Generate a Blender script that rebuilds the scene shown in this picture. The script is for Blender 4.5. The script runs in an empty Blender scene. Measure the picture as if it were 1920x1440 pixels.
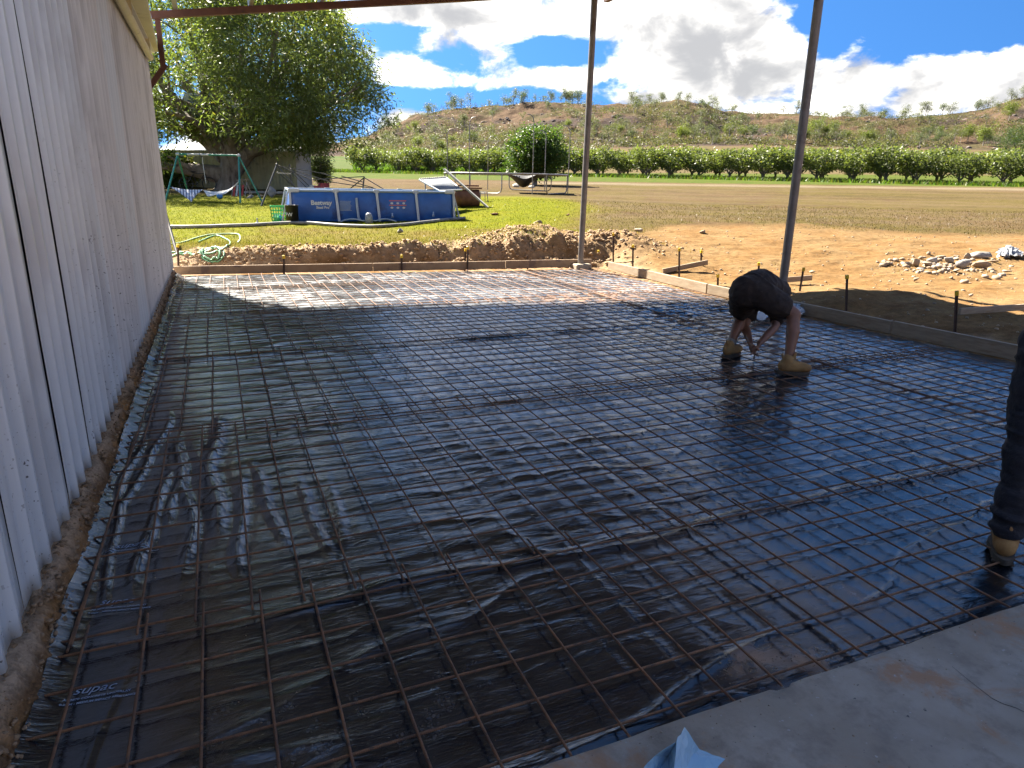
import bpy, bmesh, math, random
import numpy as np
from mathutils import Vector, Matrix, Quaternion, Euler

random.seed(7)
RNG = np.random.default_rng(11)
SC = bpy.context.scene
COL = SC.collection
PI = math.pi

# ------------------------------------------------------------------ camera
# world: X across the slab away from the shed wall, Y along the wall, Z up, metres; z = 0 is the plane of the steel mesh
F_PX, PITCH, ROLL, CAM_H, YAW = 1280.0, 0.289870, 0.019085, 1.62664, 0.402648
cu, su = math.cos(YAW), math.sin(YAW)


def to_world(w):                      # heading frame (right, ahead, up) -> world
    return np.array([w[0] * cu + w[1] * su, -w[0] * su + w[1] * cu, w[2]])


cp, sp, cr, sr = math.cos(PITCH), math.sin(PITCH), math.cos(ROLL), math.sin(ROLL)
_rt, _up, _fw = np.array([1, 0, 0.]), np.array([0, sp, cp]), np.array([0, cp, -sp])
CAM_R = to_world(cr * _rt + sr * _up)
CAM_U = to_world(-sr * _rt + cr * _up)
CAM_F = to_world(_fw)
CAM_O = np.array([0, 0, CAM_H])
HEAD = np.array([su, cu])             # ground heading of the lens
SIDE = np.array([cu, -su])

cam_data = bpy.data.cameras.new('camera')
cam = bpy.data.objects.new('camera', cam_data)
COL.objects.link(cam)
m = Matrix.Identity(4)
for i in range(3):
    m[i][0], m[i][1], m[i][2], m[i][3] = CAM_R[i], CAM_U[i], -CAM_F[i], CAM_O[i]
cam.matrix_world = m
cam_data.sensor_width = 36
cam_data.lens = 36 * F_PX / 1920
cam_data.clip_start = 0.05
cam_data.clip_end = 6000
SC.camera = cam


def ray(px, py):                      # direction (unit depth) of a pixel of the 1920 x 1440 photograph
    return CAM_F + CAM_R * (px - 960) / F_PX - CAM_U * (py - 720) / F_PX


def on_z(px, py, z=0.0):
    d = ray(px, py)
    return CAM_O + d * ((z - CAM_H) / d[2])


def on_y(px, py, y):
    d = ray(px, py)
    return CAM_O + d * (y / d[1])


def on_x(px, py, x):
    d = ray(px, py)
    return CAM_O + d * (x / d[0])


def at_d(px, py, dist):               # point on the pixel's ray at horizontal distance along the heading
    d = ray(px, py)
    return CAM_O + d * (dist / (d[0] * HEAD[0] + d[1] * HEAD[1]))


# ------------------------------------------------------------------ light
SUN_EL, SUN_AZ = math.radians(44), math.radians(-20.5)      # azimuth from +Y towards +X
SUN_DIR = Vector((math.sin(SUN_AZ) * math.cos(SUN_EL), math.cos(SUN_AZ) * math.cos(SUN_EL), math.sin(SUN_EL)))
sun_data = bpy.data.lights.new('sun', 'SUN')
sun_data.energy = 2.0
sun_data.angle = math.radians(0.53)
sun_data.color = (1.0, 0.92, 0.78)
sun = bpy.data.objects.new('sun', sun_data)
COL.objects.link(sun)
sun.rotation_euler = SUN_DIR.to_track_quat('Z', 'Y').to_euler()
sun.location = (0, 0, 40)

SC.view_settings.view_transform = 'Standard'
SC.view_settings.look = 'None'
SC.view_settings.exposure = 3.95
SC.view_settings.gamma = 1.0
SC.view_settings.use_curve_mapping = False
SC.render.engine = 'CYCLES'
SC.cycles.use_denoising = True
SC.cycles.max_bounces = 7
SC.cycles.transparent_max_bounces = 12
SC.cycles.caustics_reflective = False
SC.cycles.caustics_refractive = False
SC.cycles.sample_clamp_indirect = 6.0


class NT:                              # small helper round a node tree
    def __init__(self, tree):
        self.t = tree
        self.n = tree.nodes
        self.l = tree.links

    def add(self, kind, **kw):
        nd = self.n.new(kind)
        for k, v in kw.items():
            setattr(nd, k, v)
        return nd

    def put(self, sock, v):
        if isinstance(v, bpy.types.NodeSocket):
            self.l.new(v, sock)
        else:
            sock.default_value = v

    def math(self, op, a, b=None, c=None, clamp=False):
        nd = self.add('ShaderNodeMath', operation=op, use_clamp=clamp)
        self.put(nd.inputs[0], a)
        if b is not None:
            self.put(nd.inputs[1], b)
        if c is not None:
            self.put(nd.inputs[2], c)
        return nd.outputs[0]

    def mix(self, f, a, b, blend='MIX'):
        nd = self.add('ShaderNodeMix', data_type='RGBA', blend_type=blend, clamp_factor=True)
        self.put(nd.inputs[0], f)
        self.put(nd.inputs[6], a if isinstance(a, bpy.types.NodeSocket) else tuple(a)[:3] + (1,))
        self.put(nd.inputs[7], b if isinstance(b, bpy.types.NodeSocket) else tuple(b)[:3] + (1,))
        return nd.outputs[2]

    def smooth(self, v, lo, hi, a=0.0, b=1.0):
        nd = self.add('ShaderNodeMapRange', interpolation_type='SMOOTHSTEP')
        self.put(nd.inputs[0], v)
        for i, x in zip((1, 2, 3, 4), (lo, hi, a, b)):
            self.put(nd.inputs[i], x)
        return nd.outputs[0]

    def noise(self, vec, scale, detail=4, rough=0.55, dist=0.0, lac=2.0):
        nd = self.add('ShaderNodeTexNoise')
        if vec is not None:
            self.put(nd.inputs['Vector'], vec)
        nd.inputs['Scale'].default_value = scale
        nd.inputs['Detail'].default_value = detail
        nd.inputs['Roughness'].default_value = rough
        nd.inputs['Distortion'].default_value = dist
        nd.inputs['Lacunarity'].default_value = lac
        return nd.outputs['Fac']

    def vmul(self, vec, s):
        nd = self.add('ShaderNodeVectorMath', operation='MULTIPLY')
        self.put(nd.inputs[0], vec)
        nd.inputs[1].default_value = s
        return nd.outputs[0]

    def vadd(self, vec, s):
        nd = self.add('ShaderNodeVectorMath', operation='ADD')
        self.put(nd.inputs[0], vec)
        nd.inputs[1].default_value = s
        return nd.outputs[0]


# ------------------------------------------------------------------ sky with clouds
SKY_STRENGTH = 0.15
world = bpy.data.worlds.new('World')
SC.world = world
world.use_nodes = True
w = NT(world.node_tree)
for nd in list(w.n):
    w.n.remove(nd)
sky = w.add('ShaderNodeTexSky', sky_type='NISHITA')
sky.sun_disc = False
sky.sun_elevation = SUN_EL
sky.sun_rotation = SUN_AZ
sky.air_density = 1.0
sky.dust_density = 0.6
sky.ozone_density = 1.6
tc = w.add('ShaderNodeTexCoord')
d_sky = tc.outputs['Generated']
vn = w.add('ShaderNodeVectorMath', operation='NORMALIZE')      # clear dry air: the deep blue reaches low, with little white at the horizon
w.put(vn.inputs[0], w.vadd(d_sky, (0, 0, 0.32)))
w.put(sky.inputs['Vector'], vn.outputs[0])
sep = w.add('ShaderNodeSeparateXYZ')
w.put(sep.inputs[0], d_sky)
az = w.math('ARCTAN2', sep.outputs[0], sep.outputs[1])
el = w.math('ARCSINE', sep.outputs[2])


def blob(px, py, wx, wy, amp):         # a cloud bank (amp > 0) or a blue gap (amp < 0) at a heading and elevation
    r_ = ray(px, py)
    r_ = r_ / np.linalg.norm(r_)
    a0, e0 = math.atan2(r_[0], r_[1]), math.asin(r_[2])
    a = w.math('DIVIDE', w.math('SUBTRACT', az, a0), wx * 1.15 / F_PX)
    e = w.math('DIVIDE', w.math('SUBTRACT', el, e0), wy * 1.15 / F_PX)
    q = w.math('ADD', w.math('MULTIPLY', a, a), w.math('MULTIPLY', e, e))
    return w.math('MULTIPLY', w.math('EXPONENT', w.math('MULTIPLY', q, -1.0)), amp * .58)


SKY_BLOBS = [
    (1260, 60, 190, 75, .30), (980, 15, 230, 34, .24), (720, 30, 120, 26, .26), (1440, 150, 190, 48, .30),
    (1420, 60, 120, 60, .22), (875, 78, 85, 30, .20), (720, 108, 60, 34, .20), (890, 140, 130, 22, .16),
    (1055, 150, 45, 28, .24), (760, 215, 80, 26, .36), (1840, 125, 130, 40, .34), (1690, 18, 60, 20, .14),
    (1620, 150, 50, 40, .22), (1330, 120, 90, 40, .2), (1840, 188, 90, 22, .2), (1690, 205, 40, 14, .16), (1190, 190, 50, 14, .2),
    (1075, 100, 60, 26, -0.34), (1780, 45, 150, 34, -0.34), (1672, 120, 28, 60, -0.40), (850, 186, 190, 13, -0.40),
    (670, 66, 70, 14, -0.36), (1170, 160, 50, 14, -0.32), (1560, 70, 40, 40, -0.36), (1000, 95, 40, 20, -0.22),
    (1560, 20, 60, 30, -0.28), (1880, 50, 100, 30, -0.26), (800, 55, 90, 10, -0.26), (1010, 186, 60, 16, -0.26), (420, 60, 160, 120, .1),
]
tot = None
for b_ in SKY_BLOBS:
    v_ = blob(*b_)
    tot = v_ if tot is None else w.math('ADD', tot, v_)
vec1 = w.vmul(d_sky, (1.0, 1.0, 1.75))
n_big = w.noise(vec1, 2.6, 3, 0.5)
n_a = w.math('ADD', w.math('MULTIPLY', w.noise(vec1, 11.5, 10, 0.60, 0.3), .72), w.math('MULTIPLY', n_big, .28))
vec2 = w.vadd(vec1, (-0.006, 0.010, 0.040))
n_b = w.math('ADD', w.math('MULTIPLY', w.noise(vec2, 11.5, 7, 0.52, 0.3), .72), w.math('MULTIPLY', w.noise(vec2, 2.6, 3, .5), .28))
dens = w.math('ADD', n_a, tot)
mask = w.smooth(dens, 0.530, 0.660)
thick = w.smooth(dens, 0.60, 0.92)
lit = w.math('ADD', w.math('MULTIPLY', w.math('SUBTRACT', n_a, n_b), 4.0), .80)
lit2 = w.math('SUBTRACT', lit, w.math('MULTIPLY', thick, 0.55), clamp=True)
cloud_col = w.mix(w.math('POWER', lit2, 2.3), (0.275, 0.278, 0.288), (1.08, 1.04, 0.97))
# extra brightness put into clouds mostly out of view, to fill the shade
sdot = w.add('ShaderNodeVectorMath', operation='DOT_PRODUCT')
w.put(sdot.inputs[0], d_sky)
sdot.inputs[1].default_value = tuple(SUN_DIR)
cloud_fill = w.math('ADD', w.math('ADD', 1.0, w.smooth(sdot.outputs['Value'], 0.30, -0.70, 0.0, 3.0)), w.smooth(sdot.outputs['Value'], 0.70, 0.97, 0.0, 1.6))
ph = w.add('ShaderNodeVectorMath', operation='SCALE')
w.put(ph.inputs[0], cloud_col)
w.put(ph.inputs['Scale'], cloud_fill)
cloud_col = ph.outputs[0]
sky_col = w.mix(1.0, sky.outputs[0], (0.030, 0.064, 0.098), 'MULTIPLY')
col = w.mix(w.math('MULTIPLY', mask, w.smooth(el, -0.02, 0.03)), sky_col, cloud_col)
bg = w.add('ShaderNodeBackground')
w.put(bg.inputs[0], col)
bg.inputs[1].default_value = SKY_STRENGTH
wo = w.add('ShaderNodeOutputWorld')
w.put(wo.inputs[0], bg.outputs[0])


# ------------------------------------------------------------------ numpy noise
def _hash(ix, iy, seed):
    h = (ix.astype(np.int64) * 374761393 + iy.astype(np.int64) * 668265263 + seed * 974634777) & 0xffffffff
    h = ((h ^ (h >> 13)) * 1274126177) & 0xffffffff
    h = (h ^ (h >> 16)) & 0xffffffff
    return h / 4294967295.0


def vnoise(x, y, seed=0):
    x, y = np.asarray(x, float), np.asarray(y, float)
    ix, iy = np.floor(x), np.floor(y)
    fx, fy = x - ix, y - iy
    fx, fy = fx * fx * fx * (fx * (fx * 6 - 15) + 10), fy * fy * fy * (fy * (fy * 6 - 15) + 10)
    ix, iy = ix.astype(np.int64), iy.astype(np.int64)
    a, b = _hash(ix, iy, seed), _hash(ix + 1, iy, seed)
    c, d = _hash(ix, iy + 1, seed), _hash(ix + 1, iy + 1, seed)
    return (a + (b - a) * fx) * (1 - fy) + (c + (d - c) * fx) * fy      # 0..1


def fbm(x, y, seed=0, octaves=4, gain=.5):
    s, a, t = 0, 1, 0
    x, y = np.asarray(x, float), np.asarray(y, float)
    for o in range(octaves):
        s = s + a * vnoise(x * 2 ** o + 17.3 * o, y * 2 ** o - 9.1 * o, seed + o)
        t += a
        a *= gain
    return s / t


def sstep(x, a, b):
    t = np.clip((np.asarray(x, float) - a) / (b - a), 0, 1)
    return t * t * (3 - 2 * t)


# ------------------------------------------------------------------ object helpers
def tag(o, label=None, cat=None, group=None, kind=None):
    if label:
        o['label'] = label
    if cat:
        o['category'] = cat
    if group:
        o['group'] = group
    if kind:
        o['kind'] = kind
    return o


def thing(name, label, cat, loc=(0, 0, 0), rotz=0.0, group=None):
    o = bpy.data.objects.new(name, None)
    o.empty_display_size = 0.1
    COL.objects.link(o)
    o.location = loc
    o.rotation_euler = (0, 0, rotz)
    return tag(o, label, cat, group)


def obj(name, mesh, parent=None, loc=None, rot=None):
    o = bpy.data.objects.new(name, mesh)
    COL.objects.link(o)
    if parent is not None:
        o.parent = parent
    if loc is not None:
        o.location = loc
    if rot is not None:
        o.rotation_euler = rot
    return o


def copy_tree(root):
    r = root.copy()
    COL.objects.link(r)
    for ch in root.children:
        c = ch.copy()
        COL.objects.link(c)
        c.parent = r
        for g in ch.children:
            e = g.copy()
            COL.objects.link(e)
            e.parent = c
    return r


def np_mesh(name, verts, faces, mat=None, smooth=False, colors=None, fcolors=None, mats=None, mi=None):
    """verts (n,3), faces (k,3|4) array or list of index lists"""
    me = bpy.data.meshes.new(name)
    verts = np.asarray(verts, np.float32)
    me.vertices.add(len(verts))
    me.vertices.foreach_set('co', verts.ravel())
    if isinstance(faces, np.ndarray):
        k, s = faces.shape
        loops = faces.ravel().astype(np.int32)
        starts = (np.arange(k) * s).astype(np.int32)
    else:
        k = len(faces)
        lens = np.array([len(f) for f in faces], np.int32)
        loops = np.array([i for f in faces for i in f], np.int32)
        starts = np.concatenate([[0], np.cumsum(lens)[:-1]]).astype(np.int32)
    me.loops.add(len(loops))
    me.loops.foreach_set('vertex_index', loops)
    me.polygons.add(k)
    me.polygons.foreach_set('loop_start', starts)
    if smooth:
        me.polygons.foreach_set('use_smooth', np.ones(k, bool))
    for m_ in (mats or ([mat] if mat else [])):
        me.materials.append(m_)
    if mi is not None:
        me.polygons.foreach_set('material_index', np.asarray(mi, np.int32))
    me.update(calc_edges=True)
    if colors is not None:
        a = me.attributes.new('tint', 'FLOAT_COLOR', 'POINT')
        c = np.ones((len(verts), 4), np.float32)
        c[:, :3] = colors
        a.data.foreach_set('color', c.ravel())
    if fcolors is not None:
        a = me.attributes.new('tint', 'FLOAT_COLOR', 'FACE')
        c = np.ones((k, 4), np.float32)
        c[:, :3] = fcolors
        a.data.foreach_set('color', c.ravel())
    return me


class MB:                               # collects simple solids, then builds one mesh
    def __init__(self):
        self.v, self.f, self.sm = [], [], []

    def add(self, vs, fs, smooth=False):
        b = len(self.v)
        self.v += [tuple(map(float, p)) for p in vs]
        self.f += [tuple(i + b for i in f) for f in fs]
        self.sm += [smooth] * len(fs)
        return self

    def box(self, x0, x1, y0, y1, z0, z1, M=None, bev=0.0):
        xs, ys, zs = (x0, x1), (y0, y1), (z0, z1)
        if bev > 0:
            b = min(bev, (x1 - x0) * .45, (y1 - y0) * .45, (z1 - z0) * .45)
            vs, idx = [], {}
            for i in (0, 1):
                for j in (0, 1):
                    for k in (0, 1):
                        sx, sy, sz = (1, -1)[i], (1, -1)[j], (1, -1)[k]
                        p = (xs[i], ys[j], zs[k])
                        for ax in range(3):
                            q = [p[0] + sx * b, p[1] + sy * b, p[2] + sz * b]
                            q[ax] = p[ax]
                            idx[(i, j, k, ax)] = len(vs)
                            vs.append(q)
            fs = []
            for i in (0, 1):
                fs.append([idx[(i, j, k, 0)] for j, k in ((0, 0), (1, 0), (1, 1), (0, 1))][::1 if i else -1])
                fs.append([idx[(j, i, k, 1)] for j, k in ((0, 0), (0, 1), (1, 1), (1, 0))][::1 if i else -1])
                fs.append([idx[(j, k, i, 2)] for j, k in ((0, 0), (1, 0), (1, 1), (0, 1))][::1 if i else -1])
            for a in (0, 1):
                for c in (0, 1):
                    fs.append([idx[(0, a, c, 1)], idx[(1, a, c, 1)], idx[(1, a, c, 2)], idx[(0, a, c, 2)]])
                    fs.append([idx[(a, 0, c, 0)], idx[(a, 1, c, 0)], idx[(a, 1, c, 2)], idx[(a, 0, c, 2)]])
                    fs.append([idx[(a, c, 0, 0)], idx[(a, c, 1, 0)], idx[(a, c, 1, 1)], idx[(a, c, 0, 1)]])
            for i in (0, 1):
                for j in (0, 1):
                    for k in (0, 1):
                        fs.append([idx[(i, j, k, 0)], idx[(i, j, k, 1)], idx[(i, j, k, 2)]])
        else:
            vs = [(x, y, z) for z in zs for y in ys for x in xs]
            fs = [(0, 2, 3, 1), (4, 5, 7, 6), (0, 1, 5, 4), (2, 6, 7, 3), (0, 4, 6, 2), (1, 3, 7, 5)]
        if M is not None:
            vs = [M @ Vector(p) for p in vs]
        return self.add(vs, fs)

    def bar(self, a, b, wdt, hgt, up=(0, 0, 1), bev=0.0):     # box beam from a to b
        a, b = Vector(a), Vector(b)
        d = b - a
        L = d.length
        y = d.normalized()
        z = Vector(up)
        x = y.cross(z)
        if x.length < 1e-4:
            x = y.cross(Vector((1, 0, 0)))
        x.normalize()
        z = x.cross(y)
        M = Matrix(((x.x, y.x, z.x, a.x), (x.y, y.y, z.y, a.y), (x.z, y.z, z.z, a.z), (0, 0, 0, 1)))
        return self.box(-wdt / 2, wdt / 2, 0, L, -hgt / 2, hgt / 2, M, bev)

    def tube(self, pts, r, n=8, cap=True, smooth=True, closed=False):
        pts = [Vector(p) for p in pts]
        rs = r if isinstance(r, (list, tuple, np.ndarray)) else [r] * len(pts)
        vs, fs = [], []
        N = len(pts)
        t0 = (pts[1] - pts[0]).normalized()
        ref = Vector((0, 0, 1)) if abs(t0.z) < .9 else Vector((1, 0, 0))
        x = t0.cross(ref).normalized()
        for i in range(N):
            if closed:
                t = (pts[(i + 1) % N] - pts[i - 1])
            else:
                t = pts[min(i + 1, N - 1)] - pts[max(i - 1, 0)]
            if t.length < 1e-9:
                t = t0
            t.normalize()
            x = (x - t * x.dot(t))
            if x.length < 1e-6:
                x = t.orthogonal()
            x.normalize()
            y = t.cross(x)
            for k in range(n):
                a = 2 * PI * k / n
                vs.append(pts[i] + (x * math.cos(a) + y * math.sin(a)) * rs[i])
        M_ = N if closed else N - 1
        for i in range(M_):
            j = (i + 1) % N
            for k in range(n):
                fs.append((i * n + k, i * n + (k + 1) % n, j * n + (k + 1) % n, j * n + k))
        self.add(vs, fs, smooth)
        if cap and not closed:
            self.add([vs[k] for k in range(n)], [tuple(range(n))[::-1]])
            self.add([vs[(N - 1) * n + k] for k in range(n)], [tuple(range(n))])
        return self

    def lathe(self, prof, c=(0, 0, 0), n=20, smooth=True, M=None):   # prof: (r, z) pairs
        vs, fs = [], []
        for r_, z_ in prof:
            for k in range(n):
                a = 2 * PI * k / n
                p = Vector((c[0] + r_ * math.cos(a), c[1] + r_ * math.sin(a), c[2] + z_))
                vs.append(M @ p if M is not None else p)
        for i in range(len(prof) - 1):
            for k in range(n):
                fs.append((i * n + k, i * n + (k + 1) % n, (i + 1) * n + (k + 1) % n, (i + 1) * n + k))
        self.add(vs, fs, smooth)
        if prof[0][0] > 1e-4:
            self.add(vs[:n], [tuple(range(n))[::-1]])
        if prof[-1][0] > 1e-4:
            self.add(vs[-n:], [tuple(range(n))])
        return self

    def ball(self, c, r, n=12, sq=(1, 1, 1), M=None):
        vs, fs = [], []
        m_ = max(4, n // 2 + 1)
        for i in range(m_ + 1):
            t = PI * i / m_
            for k in range(n):
                a = 2 * PI * k / n
                p = Vector((r * sq[0] * math.sin(t) * math.cos(a), r * sq[1] * math.sin(t) * math.sin(a), -r * sq[2] * math.cos(t)))
                if M is not None:
                    p = M @ p
                vs.append(p + Vector(c))
        for i in range(m_):
            for k in range(n):
                fs.append((i * n + k, i * n + (k + 1) % n, (i + 1) * n + (k + 1) % n, (i + 1) * n + k))
        return self.add(vs, fs, True)

    def quad_sheet(self, grid, thick=0.0):        # grid[i][j] of points -> sheet (two-sided shell when thick > 0)
        n, m_ = len(grid), len(grid[0])
        vs = [Vector(p) for row in grid for p in row]
        fs = [(i * m_ + j, i * m_ + j + 1, (i + 1) * m_ + j + 1, (i + 1) * m_ + j) for i in range(n - 1) for j in range(m_ - 1)]
        if thick:
            nn = [Vector((0, 0, 0)) for _ in vs]
            for f in fs:
                nrm = (vs[f[1]] - vs[f[0]]).cross(vs[f[3]] - vs[f[0]])
                for i in f:
                    nn[i] += nrm
            low = [v - q.normalized() * thick if q.length > 0 else v for v, q in zip(vs, nn)]
            k = len(vs)
            edge = [(i * m_, (i + 1) * m_) for i in range(n - 1)] + [((n - 1) * m_ + j, (n - 1) * m_ + j + 1) for j in range(m_ - 1)]
            edge += [((i + 1) * m_ + m_ - 1, i * m_ + m_ - 1) for i in range(n - 1)] + [(j + 1, j) for j in range(m_ - 1)]
            fs = fs + [tuple(i + k for i in f[::-1]) for f in fs] + [(a, b, b + k, a + k) for a, b in edge]
            vs = vs + low
        return self.add(vs, fs, True)

    def mesh(self, name, mat=None):
        me = np_mesh(name, np.array(self.v, np.float32).reshape(-1, 3), self.f, mat)
        me.polygons.foreach_set('use_smooth', np.array(self.sm, bool))
        return me

    def build(self, name, mat, parent=None, loc=None, rot=None):
        return obj(name, self.mesh(name, mat), parent, loc, rot)


# ------------------------------------------------------------------ materials
def principled(name):
    mt = bpy.data.materials.new(name)
    mt.use_nodes = True
    nt = NT(mt.node_tree)
    bs = nt.n.get('Principled BSDF')
    return mt, nt, bs


def pm(name, c1, c2=None, scale=6.0, rough=0.6, bump=0.0, bscale=None, metal=0.0, stretch=(1, 1, 1), c3=None, c3_scale=2.0, c3_at=.58,
       spec=0.5, coord='Object', rvar=0.0, detail=5, bdist=0.01):
    """two-tone noise material with optional third stain colour and fine relief"""
    mt, nt, bs = principled(name)
    t = nt.add('ShaderNodeTexCoord')
    vec = t.outputs[coord]
    if stretch != (1, 1, 1):
        vec = nt.vmul(vec, stretch)
    base = None
    if c2 is not None:
        f = nt.smooth(nt.noise(vec, scale, detail, .6), .35, .65)
        base = nt.mix(f, c1, c2)
        if c3 is not None:
            f3 = nt.smooth(nt.noise(vec, c3_scale, 6, .65), c3_at, c3_at + .1)
            base = nt.mix(f3, base, c3)
        nt.put(bs.inputs['Base Color'], base)
    else:
        bs.inputs['Base Color'].default_value = tuple(c1) + (1,)
    bs.inputs['Roughness'].default_value = rough
    if rvar:
        nt.put(bs.inputs['Roughness'], nt.smooth(nt.noise(vec, scale * .7, 4, .6), .3, .7, rough - rvar, rough + rvar))
    bs.inputs['Metallic'].default_value = metal
    bs.inputs['Specular IOR Level'].default_value = spec
    if bump:
        b = nt.add('ShaderNodeBump')
        b.inputs['Strength'].default_value = bump
        b.inputs['Distance'].default_value = bdist
        nt.put(b.inputs['Height'], nt.noise(vec, bscale or scale * 4, 5, .6))
        nt.put(bs.inputs['Normal'], b.outputs[0])
    return mt

# ================================================================== TERRAIN
WALL_X = -0.76
FAR_A, FAR_B = (-0.76, 13.05), (7.0, 12.06)            # line of the far formwork boards
_xr = ([-9, 1.4, 4.2, 7.0, 12.06, 14], [7.7, 7.62, 7.45, 7.1, 6.98, 6.95])    # line of the right boards


def far_line(x):
    return FAR_A[1] + (np.asarray(x, float) - FAR_A[0]) * (FAR_B[1] - FAR_A[1]) / (FAR_B[0] - FAR_A[0])


def right_line(y):
    return np.interp(y, _xr[0], _xr[1])


T_D = np.array([12.2, 12.9, 14.5, 17, 19.5, 22, 25, 28, 33, 40, 55, 70, 95, 150, 220, 300.])
T_X = np.array([300, 700, 960, 1300, 1900.])
T_Z = np.array([
    [.10, .33, .38, .47, .52, .58, .66, .72, .85, 1.05, 1.4, 1.8, 2.3, 4, 6.8, 10.8],
    [.10, .33, .38, .47, .49, .60, .75, .80, .90, 1.10, 1.45, 1.8, 2.3, 4, 6.8, 10.8],
    [.05, .27, .38, .50, .62, .78, .92, .97, 1.03, 1.15, 1.5, 1.9, 2.4, 4.3, 8, 14.5],
    [.0, .05, .22, .42, .58, .70, .80, .86, .95, 1.12, 1.55, 2.0, 2.8, 5, 10, 18.5],
    [.0, .02, .15, .36, .52, .65, .77, .85, .95, 1.15, 1.7, 2.2, 3.2, 6, 11.5, 19]])
T_Z = np.where(T_D[None] > 80, CAM_H + (T_Z - CAM_H) * .92, T_Z)
CREST_X = np.array([-800, 300, 560, 690, 740, 780, 830, 900, 1000, 1100, 1200, 1250, 1300, 1335, 1400, 1480, 1560, 1650, 1700, 1760, 1800, 1850, 1920, 2100, 2800])
CREST_Y = np.array([292, 290, 280, 258, 238, 218, 206, 201, 194, 196, 194, 189, 197, 208, 214, 217, 223, 224, 220, 213, 204, 187, 168, 138, 110.])


def polar(x, y):
    a = x * SIDE[0] + y * SIDE[1]
    b = x * HEAD[0] + y * HEAD[1]
    r = np.hypot(a, b)
    th = np.arctan2(a, b)
    thc = np.clip(th, -.9, .9)
    return r * np.cos(thc), 960 + 1325 * np.tan(thc), r, th


def table_z(d, xc):
    ld = np.log(np.clip(d, 12.2, 300))
    cols = [np.interp(ld, np.log(T_D), row) for row in T_Z]
    xi = np.clip(np.interp(xc, T_X, np.arange(len(T_X))), 0, len(T_X) - 1.0001)
    i = xi.astype(int)
    f = xi - i
    C = np.stack(cols)
    flat = C.reshape(len(T_X), -1)
    k = np.arange(flat.shape[1])
    i_, f_ = i.ravel(), f.ravel()
    return (flat[i_, k] * (1 - f_) + flat[i_ + 1, k] * f_).reshape(np.shape(d))


def crest_z(xc):
    hor = 720 - F_PX * math.tan(PITCH) + (xc - 960) * math.tan(ROLL)
    off = hor - np.interp(xc, CREST_X, CREST_Y)
    return CAM_H + off * .918 * 480 / (F_PX + .274 * off)


MOUNDS = [(on_z(1005, 436, .55), .95, .25), (on_z(1175, 448, .45), .80, .20), (on_z(930, 448, .45), .6, .06), (on_z(1130, 452, .40), .6, .06),
          (on_z(1480, 432, .45), 2.0, .12), (on_z(1600, 545, .12), 1.1, .10)]


def ground_z(x, y, detail=False):
    x, y = np.asarray(x, float), np.asarray(y, float)
    d, xc, r, th = polar(x, y)
    z = table_z(d, xc)
    # hill
    hz = crest_z(xc)
    k = np.clip((d - 300) / 180, 0, 1)
    k = .35 * k + .65 * k * k * (3 - 2 * k)
    far = np.clip((d - 480) / 500, 0, 1)
    z = np.where(d > 300, z + (hz - z) * k * (1 - .5 * far), z)
    if detail:
        hillm = sstep(d, 310, 350)
        z = z + hillm * ((fbm(x * .02, y * .02, 5, 4) - .5) * 13 * (1 - .75 * sstep(d, 430, 480)) + (fbm(x * .12, y * .12, 9, 3) - .5) * 3.0)
    # excavated pad
    tf, tr = (y - far_line(np.clip(x, -6, 12))) * .992, x - right_line(y)
    t = np.maximum(tf, tr)
    wob = (fbm(x * 1.1, y * 1.1, 21, 3) - .5) * .75 if detail else 0
    left = sstep(xc, 1325, 1000)
    wl = np.where(tf > tr, sstep(t + wob * .5, .42, .80), sstep(t, .1, .9))
    w_ = left * wl + (1 - left) * sstep(t, .05, 1.1)
    near = d < 40
    for (c, s, a) in MOUNDS:
        z = z + a * np.exp(-((x - c[0]) ** 2 + (y - c[1]) ** 2) / (s * s)) * w_
    pad = -.05 + (np.clip(t, 0, 1) * .05)
    if detail:
        pad = pad + (fbm(x * 3, y * 3, 3, 3) - .5) * .02
        # rough spoil on the cut bank and the mounds, footprints in the sand
        rough = np.exp(-((t - .75) / .55) ** 2) * left * (t > .15) * (.45 + .75 * sstep(x + 1.5 * (fbm(x * .8, x * 0, 35, 2) - .5), 1.6, 3.4))
        for (c, s, a) in MOUNDS[:4]:
            rough = np.maximum(rough, np.exp(-((x - c[0]) ** 2 + (y - c[1]) ** 2) / (s * s * 1.1)))
        cl = fbm(x * 3.2, y * 3.2, 31, 4)
        z = z + rough * ((cl - .5) * .30 + np.abs(fbm(x * 7, y * 7, 33, 3) - .5) * .16 + (fbm(x * 15, y * 15, 36, 2) - .5) * .05)
        pad = pad + rough * (t > .22) * (np.clip(cl - .42, 0, 1) * .55)
        sand = (1 - left) * sstep(t, .05, .5) * sstep(d, 22, 15)
        z = z + sand * ((fbm(x * .9, y * 2.3, 41, 4) - .5) * .11 + (fbm(x * 5, y * 9, 43, 3) - .5) * .030)
        lawn = near & (d > 12)
        z = z + np.where(lawn, (fbm(x * .7, y * .7, 51, 3) - .5) * .05, 0)
    z = np.where(near, pad + (z - pad) * w_, z)
    z = np.where((d < 3) & (t < 0), -.05, z)
    return z


def gz(x, y):
    return float(ground_z(np.array([x]), np.array([y]))[0])


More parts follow.
